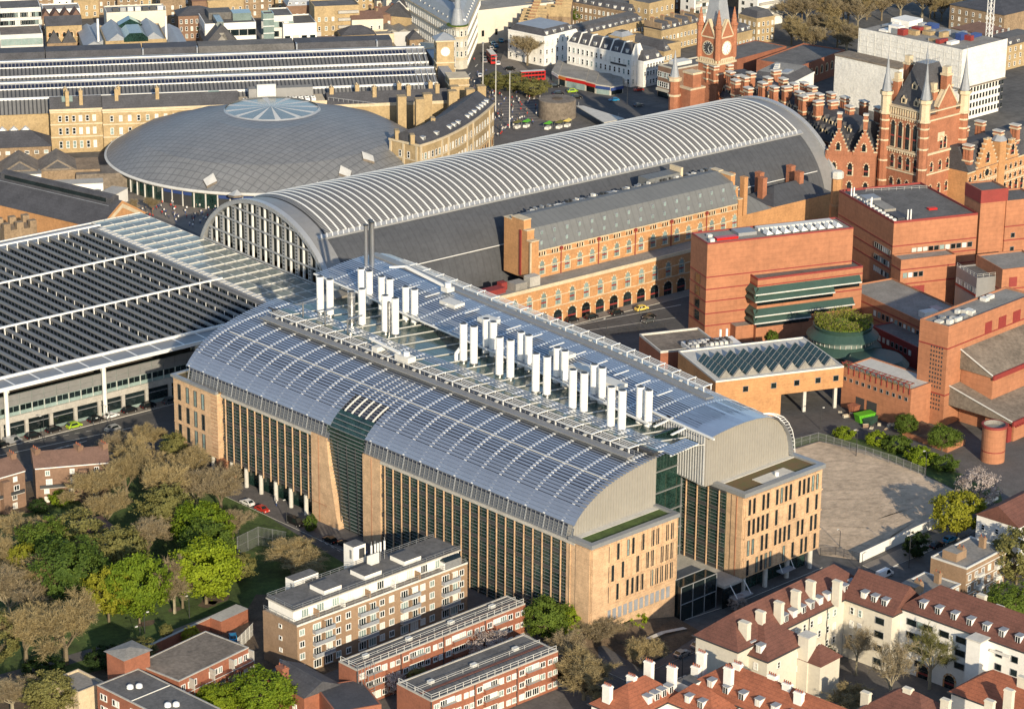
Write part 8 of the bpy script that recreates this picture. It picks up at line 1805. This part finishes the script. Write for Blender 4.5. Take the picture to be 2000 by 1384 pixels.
PRO = {'B': [bare_tree(1), bare_tree(2, 16, 7), bare_tree(3, 17, 6)], 'G': [bare_tree(4, twig='twig_grey'), bare_tree(5, 17, 6, 0.3, 'twig_grey', 'bark_pale')],
       'C': [bare_tree(6, 19, 7, 0.34, 'twig_grey', 'bark_pale', 5000), bare_tree(7, 18, 6.5, 0.34, 'leaf_olive', 'bark_pale', 5000)],
       'V': [leafy_tree(11), leafy_tree(12, 15, 6), leafy_tree(13, 13, 6.5)], 'M': [leafy_tree(21, leaf='leaf_mid'), leafy_tree(22, 15, 7, leaf='leaf_mid')],
       'D': [leafy_tree(31, 6, 3.2, 0.05, 'leaf_dark', nclump=120, per=40, size=0.26)], 'Y': [leafy_tree(41, 12, 5.5, 0.2, 'leaf_yellow', sparse=0.2), leafy_tree(42, 12, 5.5, 0.2, 'leaf_yellow', sparse=0.3)],
       'O': [leafy_tree(51, 13, 6, 0.15, 'leaf_olive', sparse=0.25), leafy_tree(52, 13, 6, 0.15, 'leaf_olive', sparse=0.3)], 'W': [leafy_tree(61, 8, 5, 0.12, 'blossom', per=34, size=0.24, sparse=0.25)],
       'H': [leafy_tree(71, 4, 3, 0.0, 'leaf_mid', nclump=110, per=40, size=0.24), leafy_tree(72, 4, 3, 0.0, 'leaf_bright', nclump=110, per=40, size=0.24)]}
CAT = {'B': 'bare tree', 'G': 'bare tree', 'C': 'bare tree', 'V': 'tree', 'M': 'tree', 'D': 'shrub', 'Y': 'tree', 'O': 'tree', 'W': 'blossom tree', 'H': 'shrub'}
NAME = {'B': 'bare_tree', 'G': 'bare_tree', 'C': 'plane_tree', 'V': 'green_tree', 'M': 'green_tree', 'D': 'dark_shrub', 'Y': 'budding_tree', 'O': 'budding_tree', 'W': 'blossom_tree', 'H': 'shrub'}
cnt = {}
def tree(k, px, h, r, label, group=None, z=0.0):
    cnt[k] = cnt.get(k, -1)+1; tr, cr_, ph, pr = PRO[k][cnt[k] % len(PRO[k])]; x, y = P(*px, z)
    o = thing(NAME[k], label, CAT[k], (x, y), group, z); o.rotation_euler = (0, 0, random.uniform(0, 6.28)); o.scale = (r/pr, r/pr, h/ph)
    for nm, me in (('trunk', tr), ('crown', cr_)): c = bpy.data.objects.new(nm, me); COL.objects.link(c); c.parent = o
    return o
T = [('B', (248, 978), 16, 6, 'tall bare brown tree in front of the maisonettes'), ('B', (315, 1004), 18, 7, 'big bare brown tree with forked pale trunk beside the maisonettes'),
 ('G', (432, 1005), 15, 6.5, 'bare tree in front of the institute columns'), ('B', (300, 880), 9, 4.5, 'bare tree below the overhanging terracotta block'), ('O', (345, 905), 8, 3.5, 'budding tree beside the overhanging terracotta block'),
 ('G', (230, 905), 9, 5, 'grey bare tree behind the maisonettes by the road'), ('V', (395, 1082), 12, 6.2, 'bright green tree nearest the side road'), ('M', (405, 1120), 12, 6, 'mid green tree beneath the bright one by the side road'), ('B', (205, 1040), 13, 6, 'bare brown tree in front of the low house in the park'),
 ('G', (290, 1092), 13, 6, 'grey bare tree in the dark middle of the park'), ('V', (403, 1178), 14.5, 7.5, 'broad bright green tree beside the park path'), ('G', (341, 1197), 15, 4.5, 'slim bare tree with pale leaning trunk on the lawn'), ('G', (357, 1187), 13, 4, 'thin bare tree behind the leaning trunk on the lawn'),
 ('V', (273, 1216), 15.5, 6, 'bright green chestnut standing alone on the lawn edge'), ('Y', (213, 1214), 12.5, 5, 'yellow green tree left of the lawn chestnut'), ('M', (140, 1185), 15, 8, 'wide dull green tree in the middle of the park'), ('Y', (50, 1145), 10, 4, 'small yellow green tree among bare trees'),
 ('B', (10, 1145), 15, 6, 'bare tree left of the small yellow green tree'), ('B', (62, 1075), 12, 6, 'bare brown tree in front of the angled maisonettes'), ('B', (130, 1296), 18.5, 8.5, 'huge bare brown tree over the park corner'), ('B', (52, 1300), 18, 8, 'huge bare tree with yellowish trunk beside the park corner one'),
 ('O', (-10, 1300), 12, 6, 'budding tree left of the huge bare trees'), ('O', (100, 1395), 9, 5, 'olive budding tree in front of the brick outbuilding'), ('G', (25, 1395), 9, 5, 'grey bare tree left of the brick outbuilding'), ('B', (572, 1118), 8.5, 7.5, 'low wide bare tree between side road and tan flats'),
 ('O', (468, 1135), 6.5, 3.6, 'small olive tree beside the tall ball-court fence'), ('H', (607, 1036), 3.8, 1.7, 'bright green bush on the pavement at the institute wall'), ('V', (516, 1402), 10, 6, 'bright green tree between the deck flats and the gabled house'), ('V', (425, 1402), 7, 4, 'bright green tree against the deck flats'),
 ('Y', (374, 1262), 4.5, 2.0, 'small cone shaped yellowish tree at the park wall'), ('O', (325, 1252), 4, 1.5, 'sapling at the park path'), ('W', (955, 1302), 7.5, 5, 'white blossom tree between the two brick flats'), ('W', (765, 1352), 5, 3.2, 'small white blossom tree against the red flats'), ('O', (818, 1352), 5.5, 2.8, 'grey green tree beside the small blossom tree'),
 ('M', (1065, 1252), 9.5, 4.8, 'green tree at the corner of the institute and red flats'), ('V', (1122, 1246), 8.5, 4.2, 'bright green tree against the institute corner'), ('G', (1170, 1270), 9.5, 5.5, 'grey bare tree in front of the terracotta corner block'), ('B', (1140, 1378), 13.5, 8, 'large bare tree with ivy trunk beside the red roofed block'), ('B', (1250, 1310), 10, 5.2, 'bare tree at the kerb beside the parked cars'),
 ('H', (1235, 1228), 4, 3.4, 'shrubs against the terracotta base'), ('H', (1262, 1216), 5, 3, 'climbing shrubs on the terracotta base'), ('D', (1215, 1240), 3.5, 2.6, 'dark shrub in the institute garden'), ('W', (1440, 1192), 3.6, 2.2, 'small white blossom tree in front of the entrance'),
 ('C', (1737, 1392), 19, 7, 'tall bare plane tree with three pale stems in the courtyard'), ('C', (1815, 1345), 16, 6, 'bare plane tree with bushy top in the courtyard'), ('C', (1672, 1318), 13, 5, 'smaller bare plane tree near the cream wall'), ('D', (1610, 1300), 4.5, 3, 'dark evergreen shrub in the courtyard corner'), ('B', (1655, 1400), 8, 5.5, 'bare tree between the red roofs'),
 ('Y', (1868, 1052), 11.5, 6, 'bushy yellow green tree at the white wall'), ('W', (1908, 988), 9, 5.5, 'white blossom tree at the corner of the sandy yard'), ('D', (1788, 1088), 6, 3.3, 'dark evergreen bush on the street beside the white wall'), ('O', (1985, 1140), 13, 6, 'olive tree at the end of the tan flats'), ('M', (1975, 1228), 10, 6, 'green tree behind the white mansion block'), ('G', (1995, 1075), 11, 5, 'grey bare tree above the tan flats'),
 ('H', (1712, 868), 3.6, 3.2, 'leafy shrub by the yard fence next to the lamp'), ('H', (1752, 880), 3.8, 4, 'broad shrub behind the yard fence'), ('H', (1800, 905), 4.2, 4.2, 'bright shrub behind the yard fence near the drum'), ('H', (1845, 918), 3.6, 3.6, 'leafy shrub between fence and brick drum'), ('H', (1650, 856), 3.0, 3.0, 'low shrub at the green verge'), ('M', (1768, 850), 5.5, 3.4, 'young tree beside the brick planter'), ('M', (1840, 880), 6.5, 4, 'young tree in front of the brick drum'), ('H', (1508, 668), 3.2, 2.0, 'round bright bush at the foot of the awning block'),
 ('G', (1030, 128), 15, 9, 'large grey bare plane tree by the main road'), ('O', (968, 178), 7, 5, 'low budding tree in the station square'), ('O', (1042, 190), 7, 5.5, 'budding tree beside the drum in the station square'), ('O', (1005, 180), 7, 5.5, 'budding tree in the middle of the station square'), ('G', (262, 425), 7, 3, 'small bare tree beside the birdcage sculpture'), ('G', (298, 418), 7, 3.4, 'small bare tree in the dome square'), ('M', (1128, 50), 9, 4, 'green tree in a back garden behind the terraces'),
 ('B', (180, 1000), 14, 6.5, 'bare brown tree between the maisonettes and the low park house'), ('B', (275, 940), 15, 6.5, 'bare brown tree at the end of the maisonettes'), ('B', (362, 950), 13, 6, 'bare tree by the pavement under the finned glazing'), ('O', (330, 1045), 12, 6, 'olive budding tree deep in the park'), ('G', (385, 1000), 13, 6, 'grey bare tree at the park corner by the white car'),
 ('O', (150, 1090), 11, 6.5, 'olive tree beside the low park house'), ('O', (235, 1130), 12, 6, 'olive tree behind the lawn chestnut'), ('B', (85, 1180), 15, 7, 'bare brown tree behind the huge corner trees'), ('G', (455, 1060), 11, 5, 'bare tree behind the ball-court fence'), ('M', (90, 1110), 11, 6, 'dull green tree next to the small yellow green tree'), ('G', (20, 1215), 14, 7, 'grey bare tree at the left side of the park'), ('H', (120, 985), 3.5, 3, 'garden shrub in front of the maisonettes'), ('D', (75, 1000), 3, 2.6, 'dark garden shrub by the maisonettes'), ('O', (270, 1300), 6, 4.5, 'olive bushes along the shaded park edge'), ('D', (200, 1300), 4, 4, 'dark undergrowth below the huge corner trees'), ('D', (90, 1320), 4, 4.5, 'dark undergrowth left of the brick outbuilding'),
 ('H', (1285, 1196), 5, 3.2, 'leafy shrub at the right of the terracotta base'), ('O', (1205, 1222), 5.5, 3.6, 'olive shrub in front of the terracotta corner'), ('G', (1105, 1300), 9, 5, 'bare tree between dark flats and institute corner'), ('D', (1180, 1232), 4, 3, 'dark shrub under the grey bare tree'),
 ('G', (1345, 1010), 2, 1, 'sapling')]
for k, px, h, r, lab in T[:-1]:
    ZB = 3.0 if (px[0] < 1110 and px[1] > 840) else 1.5 if (px[0] < 1262 and px[1] > 1200) else 0.0
    big = 1.32 if k in 'BG' and px[1] > 840 else 1.12 if k in 'VMYO' and h > 6 else 1.0
    tree(k, px, h*(1.0 if big > 1.2 else 1.06), r*big, lab)
ZB = 0.0
rt = random.Random(5)
for i in range(30):
    px = (rt.uniform(1545, 1690), rt.uniform(38, 112)) if i < 17 else (rt.uniform(1680, 1910), rt.uniform(10, 42))
    if px[0] > 1655 and px[1] > 70: px = (px[0]-60, px[1]-30)
    tree('G' if i % 3 else 'B', px, rt.uniform(14, 18), rt.uniform(7, 9), 'tall bare tree in the square behind the wrapped building', 'bare trees in the far square')
for i in range(5): tree('M', (rt.uniform(362, 395), rt.uniform(25, 85)), 8, 4, 'dark green street tree beside the glazed hall', 'street trees by the glazed hall')
b = MB(); rr_ = random.Random(3)
for k in range(2600):
    c_ = rr_.uniform(0.2, D14-0.2); x, y = f14(rr_.uniform(-0.7, 1.6), c_); z = 12.4+rr_.uniform(-0.6, 1.0); s = 0.22; d = [rr_.uniform(-s, s) for _ in range(6)]
    b.poly([(x, y, z), (x+d[0], y+d[1], z+d[2]), (x+d[3], y+d[4], z+d[5])], 'twig_brown' if k % 3 else 'leaf_mid')
b.build('climbing_plants', t14, 'stuff')
b = MB()
for k in range(5200):
    t = rr_.uniform(0, 6.28); r_ = rr_.uniform(3.6, 8.6); x, y = rc[0]+r_*math.cos(t), rc[1]+r_*math.sin(t); z = 12.5+rr_.uniform(0, 2.0)*(0.4+abs(math.sin(t*2))); s = 0.42; d = [rr_.uniform(-s, s) for _ in range(6)]
    b.poly([(x, y, z), (x+d[0], y+d[1], z+d[2]), (x+d[3], y+d[4], z+d[5])], 'leaf_olive' if k % 3 else 'leaf_bright')
b.build('roof_shrubs', ro, 'stuff')
def car_parts(kind, paint):
    b = MB()
    if kind == 'cab': pr = [(-2.2, 0.35), (-2.25, 0.95), (-1.9, 1.1), (-1.35, 1.7), (0.75, 1.75), (1.3, 1.15), (2.15, 0.95), (2.25, 0.4)]
    elif kind == 'van': pr = [(-2.5, 0.35), (-2.55, 1.9), (-2.3, 2.05), (1.2, 2.05), (1.9, 1.25), (2.5, 1.0), (2.55, 0.4)]
    else: pr = [(-2.05, 0.35), (-2.1, 0.85), (-1.75, 0.98), (-1.2, 1.42), (0.35, 1.46), (1.05, 0.98), (2.0, 0.82), (2.1, 0.4)]
    top = max(z for _, z in pr); n = len(pr)
    def hwid(z): return 0.86 if z < 1.05 else 0.86-(z-1.05)*0.22
    A = [b.pt(x, -hwid(z), z) for x, z in pr]; B = [b.pt(x, hwid(z), z) for x, z in pr]
    for i in range(n): j = (i+1) % n; b.face([A[i], B[i], B[j], A[j]][::-1], paint)
    b.face(A, paint); b.face(B[::-1], paint); body = b.mesh('body')
    g = MB(); lo, hi = 1.02, top-0.14
    x0, x1 = (-1.55, 0.95) if kind == 'cab' else (-0.2, 1.55) if kind == 'van' else (-1.45, 0.75)
    for s in (-1, 1):
        y0, y1 = s*(hwid(lo)+0.02), s*(hwid(hi)+0.02); q = [(x0, y0, lo), (x1, y0, lo), (x1-0.55, y1, hi), (x0+0.35, y1, hi)]; g.poly(q if s < 0 else q[::-1], 'glass_dark')
    fx = [(p, q) for p, q in zip(pr, pr[1:]) if p[1] > 0.9 and q[1] > 0.9 and abs(p[1]-q[1]) > 0.3]
    for p, q in fx:
        nx, nz = -(q[1]-p[1]), (q[0]-p[0]); L = math.hypot(nx, nz); nx, nz = nx/L*0.03, nz/L*0.03
        w0, w1 = hwid(p[1])-0.12, hwid(q[1])-0.12; g.poly([(p[0]+nx, -w0, p[1]+nz), (p[0]+nx, w0, p[1]+nz), (q[0]+nx, w1, q[1]+nz), (q[0]+nx, -w1, q[1]+nz)][::-1], 'glass_dark')
    glass = g.mesh('windows')
    w = MB(); w.tube((0, -0.1, 0), (0, 0.1, 0), 0.33, 0.33, 'tyre', 12); w.tube((0, -0.12, 0), (0, 0.12, 0), 0.18, 0.18, 'car_silver', 8); wheel = w.mesh('wheel')
    hl = MB(); hl.box(-0.04, 0.04, -0.16, 0.16, 0, 0.14, 'white_paint'); tl = MB(); tl.box(-0.04, 0.04, -0.14, 0.14, 0, 0.16, 'bus_red')
    return body, glass, wheel, hl.mesh('headlight'), tl.mesh('tail_light'), (1.4 if kind != 'van' else 1.7)
CP = {}
def child(o, nm, me, loc, rz=0): c = bpy.data.objects.new(nm, me); COL.objects.link(c); c.parent = o; c.location = loc; c.rotation_euler = (0, 0, rz); return c
def car(px, deg, paint, label, kind='car', group=None, z=0.0):
    global ZB; ZB = 0.0
    key = (kind, paint)
    if key not in CP: CP[key] = car_parts(kind, paint)
    ZB = 3.0 if (460 < px[0] < 760 and 960 < px[1] < 1100) or px in ((455, 1248), (80, 1022)) else 0.0
    body, glass, wheel, hl, tl, wx = CP[key]; x, y = P(*px, z)
    o = thing({'cab': 'taxi', 'van': 'van', 'car': 'car'}[kind], label, {'cab': 'taxi', 'van': 'van', 'car': 'car'}[kind], (x, y), group, z); o.rotation_euler = (0, 0, R(deg))
    child(o, 'body', body, (0, 0, 0)); child(o, 'windows', glass, (0, 0, 0))
    for sx_ in (-1, 1):
        for sy_ in (-1, 1): child(o, 'wheel', wheel, (sx_*wx, sy_*0.78, 0.33))
    ZB = 0.0
    for sy_ in (-1, 1): child(o, 'headlight', hl, (2.12 if kind == 'car' else 2.27 if kind == 'cab' else 2.55, sy_*0.58, 0.62)); child(o, 'tail_light', tl, (-2.1 if kind == 'car' else -2.26 if kind == 'cab' else -2.56, sy_*0.62, 0.7))
    return o
rk = 'taxis waiting along the station wall'
for px, pt, lab in (((65, 855), 'car_black', 'black taxi between the red-lit one and the green taxi'), ((105, 843), 'car_black', 'black taxi right behind the lime green taxi'), ((145, 835), 'cab_green', 'lime green and black taxi at the station kerb'), ((187, 823), 'car_black', 'black taxi ahead of the white column at the kerb'), ((253, 805), 'car_black', 'black taxi waiting beyond the white column'), ((290, 796), 'car_black', 'black taxi in the shade near the terracotta block'), ((332, 787), 'car_grey', 'grey taxi half hidden at the terracotta block')):
    car(px, 2, pt, lab, 'cab', rk)
car((25, 865), 2, 'car_silver', 'silver people carrier parked beside the white column', 'van'); car((218, 815), 2, 'car_white', 'white hatchback at the foot of the white column'); car((220, 841), 182, 'car_silver', 'silver taxi driving on the open road', 'cab'); car((2, 873), 2, 'car_black', 'black taxi leaving the rank at the road edge', 'cab')
for px, pt, lab in (((1117, 628), 'car_black', 'black taxi at the arcade nearest the institute roof'), ((1155, 622), 'car_black', 'second black taxi at the arcade beside the first'), ((1204, 614), 'car_black', 'black taxi ahead of the yellow taxi at the arcade'), ((1253, 606), 'cab_yellow', 'pale yellow taxi in the sun at the arcade')): car(px, -4, pt, lab, 'cab')
car((1268, 622), 176, 'car_black', 'black taxi passing the yellow one'); car((1266, 629), 176, 'car_grey', 'dark grey car alongside the passing taxi')
car((483, 985), 94, 'car_white', 'white estate car parked under the bare tree by the side road'); car((512, 998), -86, 'car_red', 'bright red car parked on the side road'); car((576, 1024), -86, 'car_black', 'black people carrier by the green pavement bush', 'van'); car((645, 1058), 94, 'car_black', 'black car parked on the shaded side road'); car((672, 1066), 94, 'car_black', 'second black car parked behind it on the shaded side road'); car((703, 1080), 94, 'car_blue', 'blue car half hidden by the white lift tower')
car((1332, 1280), 4, 'car_silver', 'silver car parked at the kerb beside the bare tree'); car((1365, 1263), 4, 'car_silver', 'silver car parked ahead of the other by the cream block'); car((1727, 1126), 4, 'car_white', 'white van parked beside the lower tan flats', 'van'); car((1855, 1056), 4, 'car_blue', 'blue car parked under the yellow green tree'); car((1830, 1068), 4, 'car_black', 'black car parked by the dark evergreen bush'); car((455, 1248), 60, 'car_blue', 'dark blue car behind the brick park wall'); car((80, 1022), 10, 'car_red', 'red car in the maisonettes yard')
rc_ = random.Random(9)
for px, dg, pt, lab in (((1083, 171), -20, 'car_black', 'black taxi on the main road in front of the red bus'), ((1091, 186), -20, 'car_black', 'black taxi nearest the drum on the main road'), ((1118, 181), -20, 'cab_green', 'lime green car in front of the red shops'), ((1126, 193), -20, 'car_black', 'dark car beside the lime green car'), ((1199, 198), 160, 'car_blue', 'bright blue van in the shaded street'), ((1247, 178), 160, 'car_red', 'red car at the junction by the stucco wing'), ((1247, 208), -10, 'car_grey', 'grey car in the shaded street by the pub'), ((937, 150), 60, 'car_white', 'white car crossing the junction by the clock tower'), ((972, 126), 60, 'car_white', 'white taxi beside the bus at the junction'), ((997, 138), -60, 'car_black', 'black taxi by the plane tree'), ((1000, 152), -60, 'car_black', 'second black taxi by the plane tree')): car(px, dg, pt, lab, 'cab' if pt in ('car_black', 'cab_green') else 'car')
for i in range(24): car((945+i*3.0+rc_.uniform(-6, 10), 122-i*5.0), 62, rc_.choice(['car_black', 'car_grey', 'car_silver', 'car_blue', 'car_white']), 'car queueing on the shaded road beside the flatiron building', 'car', 'cars queueing on the far road')
def bus_parts():
    b = MB(); b.box(-5.2, 5.2, -1.25, 1.25, 0.35, 4.25, 'bus_red', top='off_white'); body = b.mesh('body'); out = [('body', body)]
    for z, h in ((1.3, 1.0), (2.95, 0.85)):
        g = MB()
        for s in (-1, 1):
            for k in range(7): x = -4.9+k*1.4; g.box(x, x+1.25, s*1.26-0.02, s*1.26+0.02, z, z+h, 'glass_dark')
        g.box(5.19, 5.23, -1.1, 1.1, z, z+h, 'glass_dark'); g.box(-5.23, -5.19, -1.1, 1.1, z, z+h, 'glass_dark'); out.append(('windows', g.mesh('windows')))
    w = MB(); w.tube((0, -0.15, 0), (0, 0.15, 0), 0.5, 0.5, 'tyre', 12); return out, w.mesh('wheel')
BP, BW = bus_parts()
for px, dg, lab in (((955, 48), -118, 'red double-decker bus coming down the far road'), ((960, 121), -118, 'red double-decker bus with white roof at the junction'), ((1040, 158), -22, 'red double-decker bus side-on beside the station square')):
    x, y = P(*px, 0); o = thing('double_decker_bus', lab, 'bus', (x, y), 'red double-decker buses'); o.rotation_euler = (0, 0, R(dg))
    for nm, me in BP: child(o, nm, me, (0, 0, 0))
    for sx_ in (-3.4, 3.2):
        for sy_ in (-1.15, 1.15): child(o, 'wheel', BW, (sx_, sy_, 0.5))
def lamp(px, h, label, arm=1.2, deg=0, mt='dark_metal'):
    global ZB; ZB = 3.0 if px[0] < 800 and px[1] > 950 else 0.0
    x, y = P(*px, 0); o = thing('street_lamp', label, 'street lamp', (x, y)); b = MB(); b.tube((x, y, 0), (x, y, h), 0.11, 0.07, mt, 7); b.build('post', o)
    b = MB(); c, s = math.cos(R(deg))*arm, math.sin(R(deg))*arm; b.beam((x, y, h), (x+c, y+s, h+0.15), 0.08, 0.08, mt); b.build('arm', o); b = MB(); b.box(x+c-0.3, x+c+0.3, y+s-0.15, y+s+0.15, h+0.05, h+0.25, 'off_white'); b.build('lantern', o)
for px, h, lab in (((370, 1206), 5, 'slim black lamp post on the park lawn'), ((283, 1237), 5, 'black lamp post beside the park path'), ((275, 1270), 6, 'grey lamp post behind the brick stair tower'), ((466, 1062), 5.5, 'curved lamp post at the ball-court fence'), ((87, 866), 8, 'lamp post with sign at the taxi rank'), ((197, 870), 8, 'tall lamp post on the station road'), ((216, 840), 7, 'yellow bannered lamp post on the station road'),
                   ((1602, 838), 6, 'black lamp post beside the green verge'), ((1672, 890), 7, 'pale lamp post at the corner of the yard fence'), ((1807, 932), 7, 'pale lamp post halfway along the yard fence'), ((1640, 1066), 4, 'low lamp post in the sandy yard'), ((1683, 1118), 5, 'black lamp post on the street corner'), ((1775, 1108), 8, 'tall grey lamp post behind the tan flats'), ((1332, 1330), 7, 'lamp post beside the parked silver car'), ((1248, 645), 7, 'lamp post by the passing taxi'), ((1184, 655), 5, 'white-headed lamp at the service road'), ((1225, 205), 9, 'lamp post in the shaded street'), ((560, 1023), 6, 'lamp post beside the black people carrier'), ((742, 1142), 5, 'lamp post behind the tan flats')): lamp(px, h, lab, 0.9, random.choice((0, 90, 180)))
ZB = 0.0
for px, h, lab in (((943, 190), 22, 'very tall pale mast in the station square nearest the junction'), ((968, 218), 22, 'very tall pale mast in the middle of the station square'), ((995, 250), 22, 'very tall pale mast beside the curved hotel'), ((889, 156), 18, 'white flagpole on the brick pier of the terminus'), ((841, 82), 14, 'white flagpole behind the clock tower')):
    x, y = P(*px, 0); o = thing('tall_mast', lab, 'mast', (x, y)); b = MB(); b.tube((x, y, 0), (x, y, h), 0.22, 0.12, 'off_white', 7); b.build('pole', o); b = MB(); b.box(x-0.4, x+0.4, y-0.4, y+0.4, h, h+0.3, 'grey_metal'); b.build('lamp_head', o)
def fence(label, pts, h, mt, step=2.5, mesh='felt_pale', alpha_name='mesh_panel', world=False):
    W = pts if world else [P(*p, 0) for p in pts]; o = thing('mesh_fence', label, 'fence', W[0])
    for p, q in zip(W, W[1:]):
        L = math.dist(p, q); n = max(1, int(L/step)); d = ((q[0]-p[0])/L, (q[1]-p[1])/L)
        for k in range(n):
            a = (p[0]+d[0]*L*k/n, p[1]+d[1]*L*k/n); c = (p[0]+d[0]*L*(k+1)/n, p[1]+d[1]*L*(k+1)/n)
            b = MB(); b.beam((*a, 0), (*a, h), 0.12, 0.12, mt); b.build('post', o)
            b = MB(); b.beam((*a, h-0.08), (*c, h-0.08), 0.06, 0.06, mt)
            m_ = int(L/n/0.32)
            for j in range(1, m_): e = (a[0]+(c[0]-a[0])*j/m_, a[1]+(c[1]-a[1])*j/m_); b.beam((*e, 0.1), (*e, h-0.1), 0.05, 0.05, mt)
            b.beam((*a, h*0.5), (*c, h*0.5), 0.05, 0.05, mt); b.build(alpha_name, o, 'stuff')
fence('grey wire fence around the sandy yard', [(1532, 878), (1598, 860), (1690, 888), (1750, 907), (1808, 930)], 2.4, 'grey_metal')
ZB = 3.0
fence('tall grey ball-court fence beside the side road', [(464, 1085), (505, 1065), (560, 1075)], 5.0, 'grey_metal', 3.0)
fence('grey mesh gate behind the deck flats', [(465, 1270), (495, 1240)], 3.2, 'off_white', 2.0)
ZB = 0.0
fence('dark railings between yard and forecourt', [(1602, 1085), (1632, 1083), (1680, 1096)], 2.2, 'dark_metal', 2.0)
fence('dark railings along the service road below the arcade', [(1080, 672), (1190, 655), (1300, 640)], 1.8, 'dark_metal', 3.0)
ww = thing('white_hoarding', 'long white hoarding wall between the sandy yard and the street', 'wall', P(1680, 1098, 0))
p, q, r_ = (8.8, -204.5), (41.4, -200.7), (66, -198.5)
for a, c in ((p, q), (q, r_)):
    L = math.dist(a, c); n = int(L/2.4); d = ((c[0]-a[0])/L, (c[1]-a[1])/L)
    for k in range(n): fr = Fr((a[0]+d[0]*L*k/n, a[1]+d[1]*L*k/n), math.degrees(math.atan2(d[1], d[0]))); b = MB(fr); b.box(0, L/n-0.02, 0, 0.15, 0, 2.6, 'white_render'); b.build('hoarding_panel', ww)
pl = thing('brick_planter', 'low brick planter with paved top beside the delivery yard', 'planter', P(1760, 840, 0)); b = MB(); b.prism([P(1762, 850, 0), P(1850, 884, 0), P(1885, 868, 0), P(1800, 832, 0)], 0, 1.6, 'library_brick', 'soil'); b.build('wall', pl)
def person_mesh(top, legs, seed):
    b = MB(); st = 0.16
    rings = [(0.0, 0.13, 0.12), (0.08, 0.12, 0.11), (0.45, 0.14, 0.11), (0.85, 0.18, 0.13), (0.95, 0.18, 0.13), (1.1, 0.17, 0.12), (1.35, 0.22, 0.13), (1.45, 0.18, 0.11), (1.5, 0.07, 0.07), (1.55, 0.07, 0.08), (1.62, 0.10, 0.11), (1.70, 0.10, 0.115), (1.76, 0.06, 0.07)]
    n = 8; R_ = [[b.pt(w*math.cos(2*math.pi*i/n), d*math.sin(2*math.pi*i/n)+(st*0.3*math.sin(z*3) if z < 0.9 else 0), z) for i in range(n)] for z, w, d in rings]
    for k in range(len(R_)-1):
        mt = legs if k < 3 else top if k < 7 else 'skin' if k < 10 else 'dark_metal'
        for i in range(n): j = (i+1) % n; b.face([R_[k][i], R_[k][j], R_[k+1][j], R_[k+1][i]], mt)
    b.face(R_[-1], 'dark_metal'); b.face(R_[0][::-1], legs)
    for s in (-1, 1): b.tube((s*0.21, 0, 1.4), (s*0.27, 0.05, 1.1), 0.06, 0.05, top, 5); b.tube((s*0.27, 0.05, 1.1), (s*0.26, 0.16*s, 0.85), 0.05, 0.035, top, 5)
    return b.mesh('person')
PM = [(person_mesh('dark_metal', 'dark_metal', 0), 'dark clothes'), (person_mesh('white_paint', 'car_grey', 1), 'a white top'), (person_mesh('shop_blue', 'dark_metal', 2), 'a blue coat'), (person_mesh('bus_red', 'car_grey', 3), 'a red top'), (person_mesh('off_white', 'shop_blue', 4), 'a pale jacket'), (person_mesh('felt_brown', 'car_grey', 5), 'a brown coat')]
rp = random.Random(21)
def crowd(poly, n, where, grp):
    x0, x1 = min(p[0] for p in poly), max(p[0] for p in poly); y0, y1 = min(p[1] for p in poly), max(p[1] for p in poly); k = 0
    while k < n:
        x, y = rp.uniform(x0, x1), rp.uniform(y0, y1); c = False
        for i in range(len(poly)):
            a, q = poly[i], poly[i-1]
            if (a[1] > y) != (q[1] > y) and x < (q[0]-a[0])*(y-a[1])/(q[1]-a[1])+a[0]: c = not c
        if not c: continue
        me, lab = PM[rp.randrange(6)]; wx, wy = P(x, y, 0); o = put('person', me, None, wx, wy, 0.03, rp.uniform(0, 6.28)); tag(o, 'person in %s walking %s' % (lab, where), 'person', grp); k += 1
crowd([(245, 440), (262, 400), (330, 392), (440, 402), (425, 425), (390, 450), (330, 430)], 75, 'in the square in front of the domed concourse', 'people in front of the dome')
crowd([(905, 170), (940, 130), (1060, 190), (1060, 240), (970, 270), (965, 215)], 160, 'across the station square by the tall masts', 'people in the station square')
crowd([(880, 105), (925, 80), (935, 125), (905, 145)], 14, 'on the pavement below the flatiron building', 'people below the flatiron building')
for px, lab in (((540, 988), 'person in a yellow top cycling past the institute columns'), ((1232, 1232), 'person sitting in the institute garden'), ((427, 1252), 'person standing by the park wall')): ZB = 3.0 if px[0] < 800 else 2.0; wx, wy = P(*px, 0); tag(put('person', PM[4][0], None, wx, wy, 0.03, 1.0), lab, 'person'); ZB = 0.0
for i, (px, py, mt_) in enumerate(((1010, 250, 'leaf_olive'), (1028, 248, 'skip_green'), (1070, 252, 'skip_green'), (1092, 250, 'leaf_olive'), (1108, 247, 'cab_yellow'))):
    x, y = P(px, py, 0); o = thing('market_stall', 'market stall with %s canopy in the station square' % ('green' if i < 4 else 'yellow'), 'stall', (x, y), 'market stalls in the station square'); fr = Fr((x, y), 25)
    b = MB(fr); b.extr([(-1.3, 2.3), (0, 3.0), (1.3, 2.3)][::-1], 'a', -1.6, 1.6, mt_); b.build('canopy', o); b = MB(fr); b.box(-1.4, 1.4, -0.8, 0.8, 0, 0.9, 'white_render'); b.build('counter', o)
    for a in (-1.5, 1.5):
        for c_ in (-1.2, 1.2): b = MB(fr); b.beam((a, c_, 0), (a, c_, 2.35), 0.06, 0.06, 'grey_metal'); b.build('leg', o)
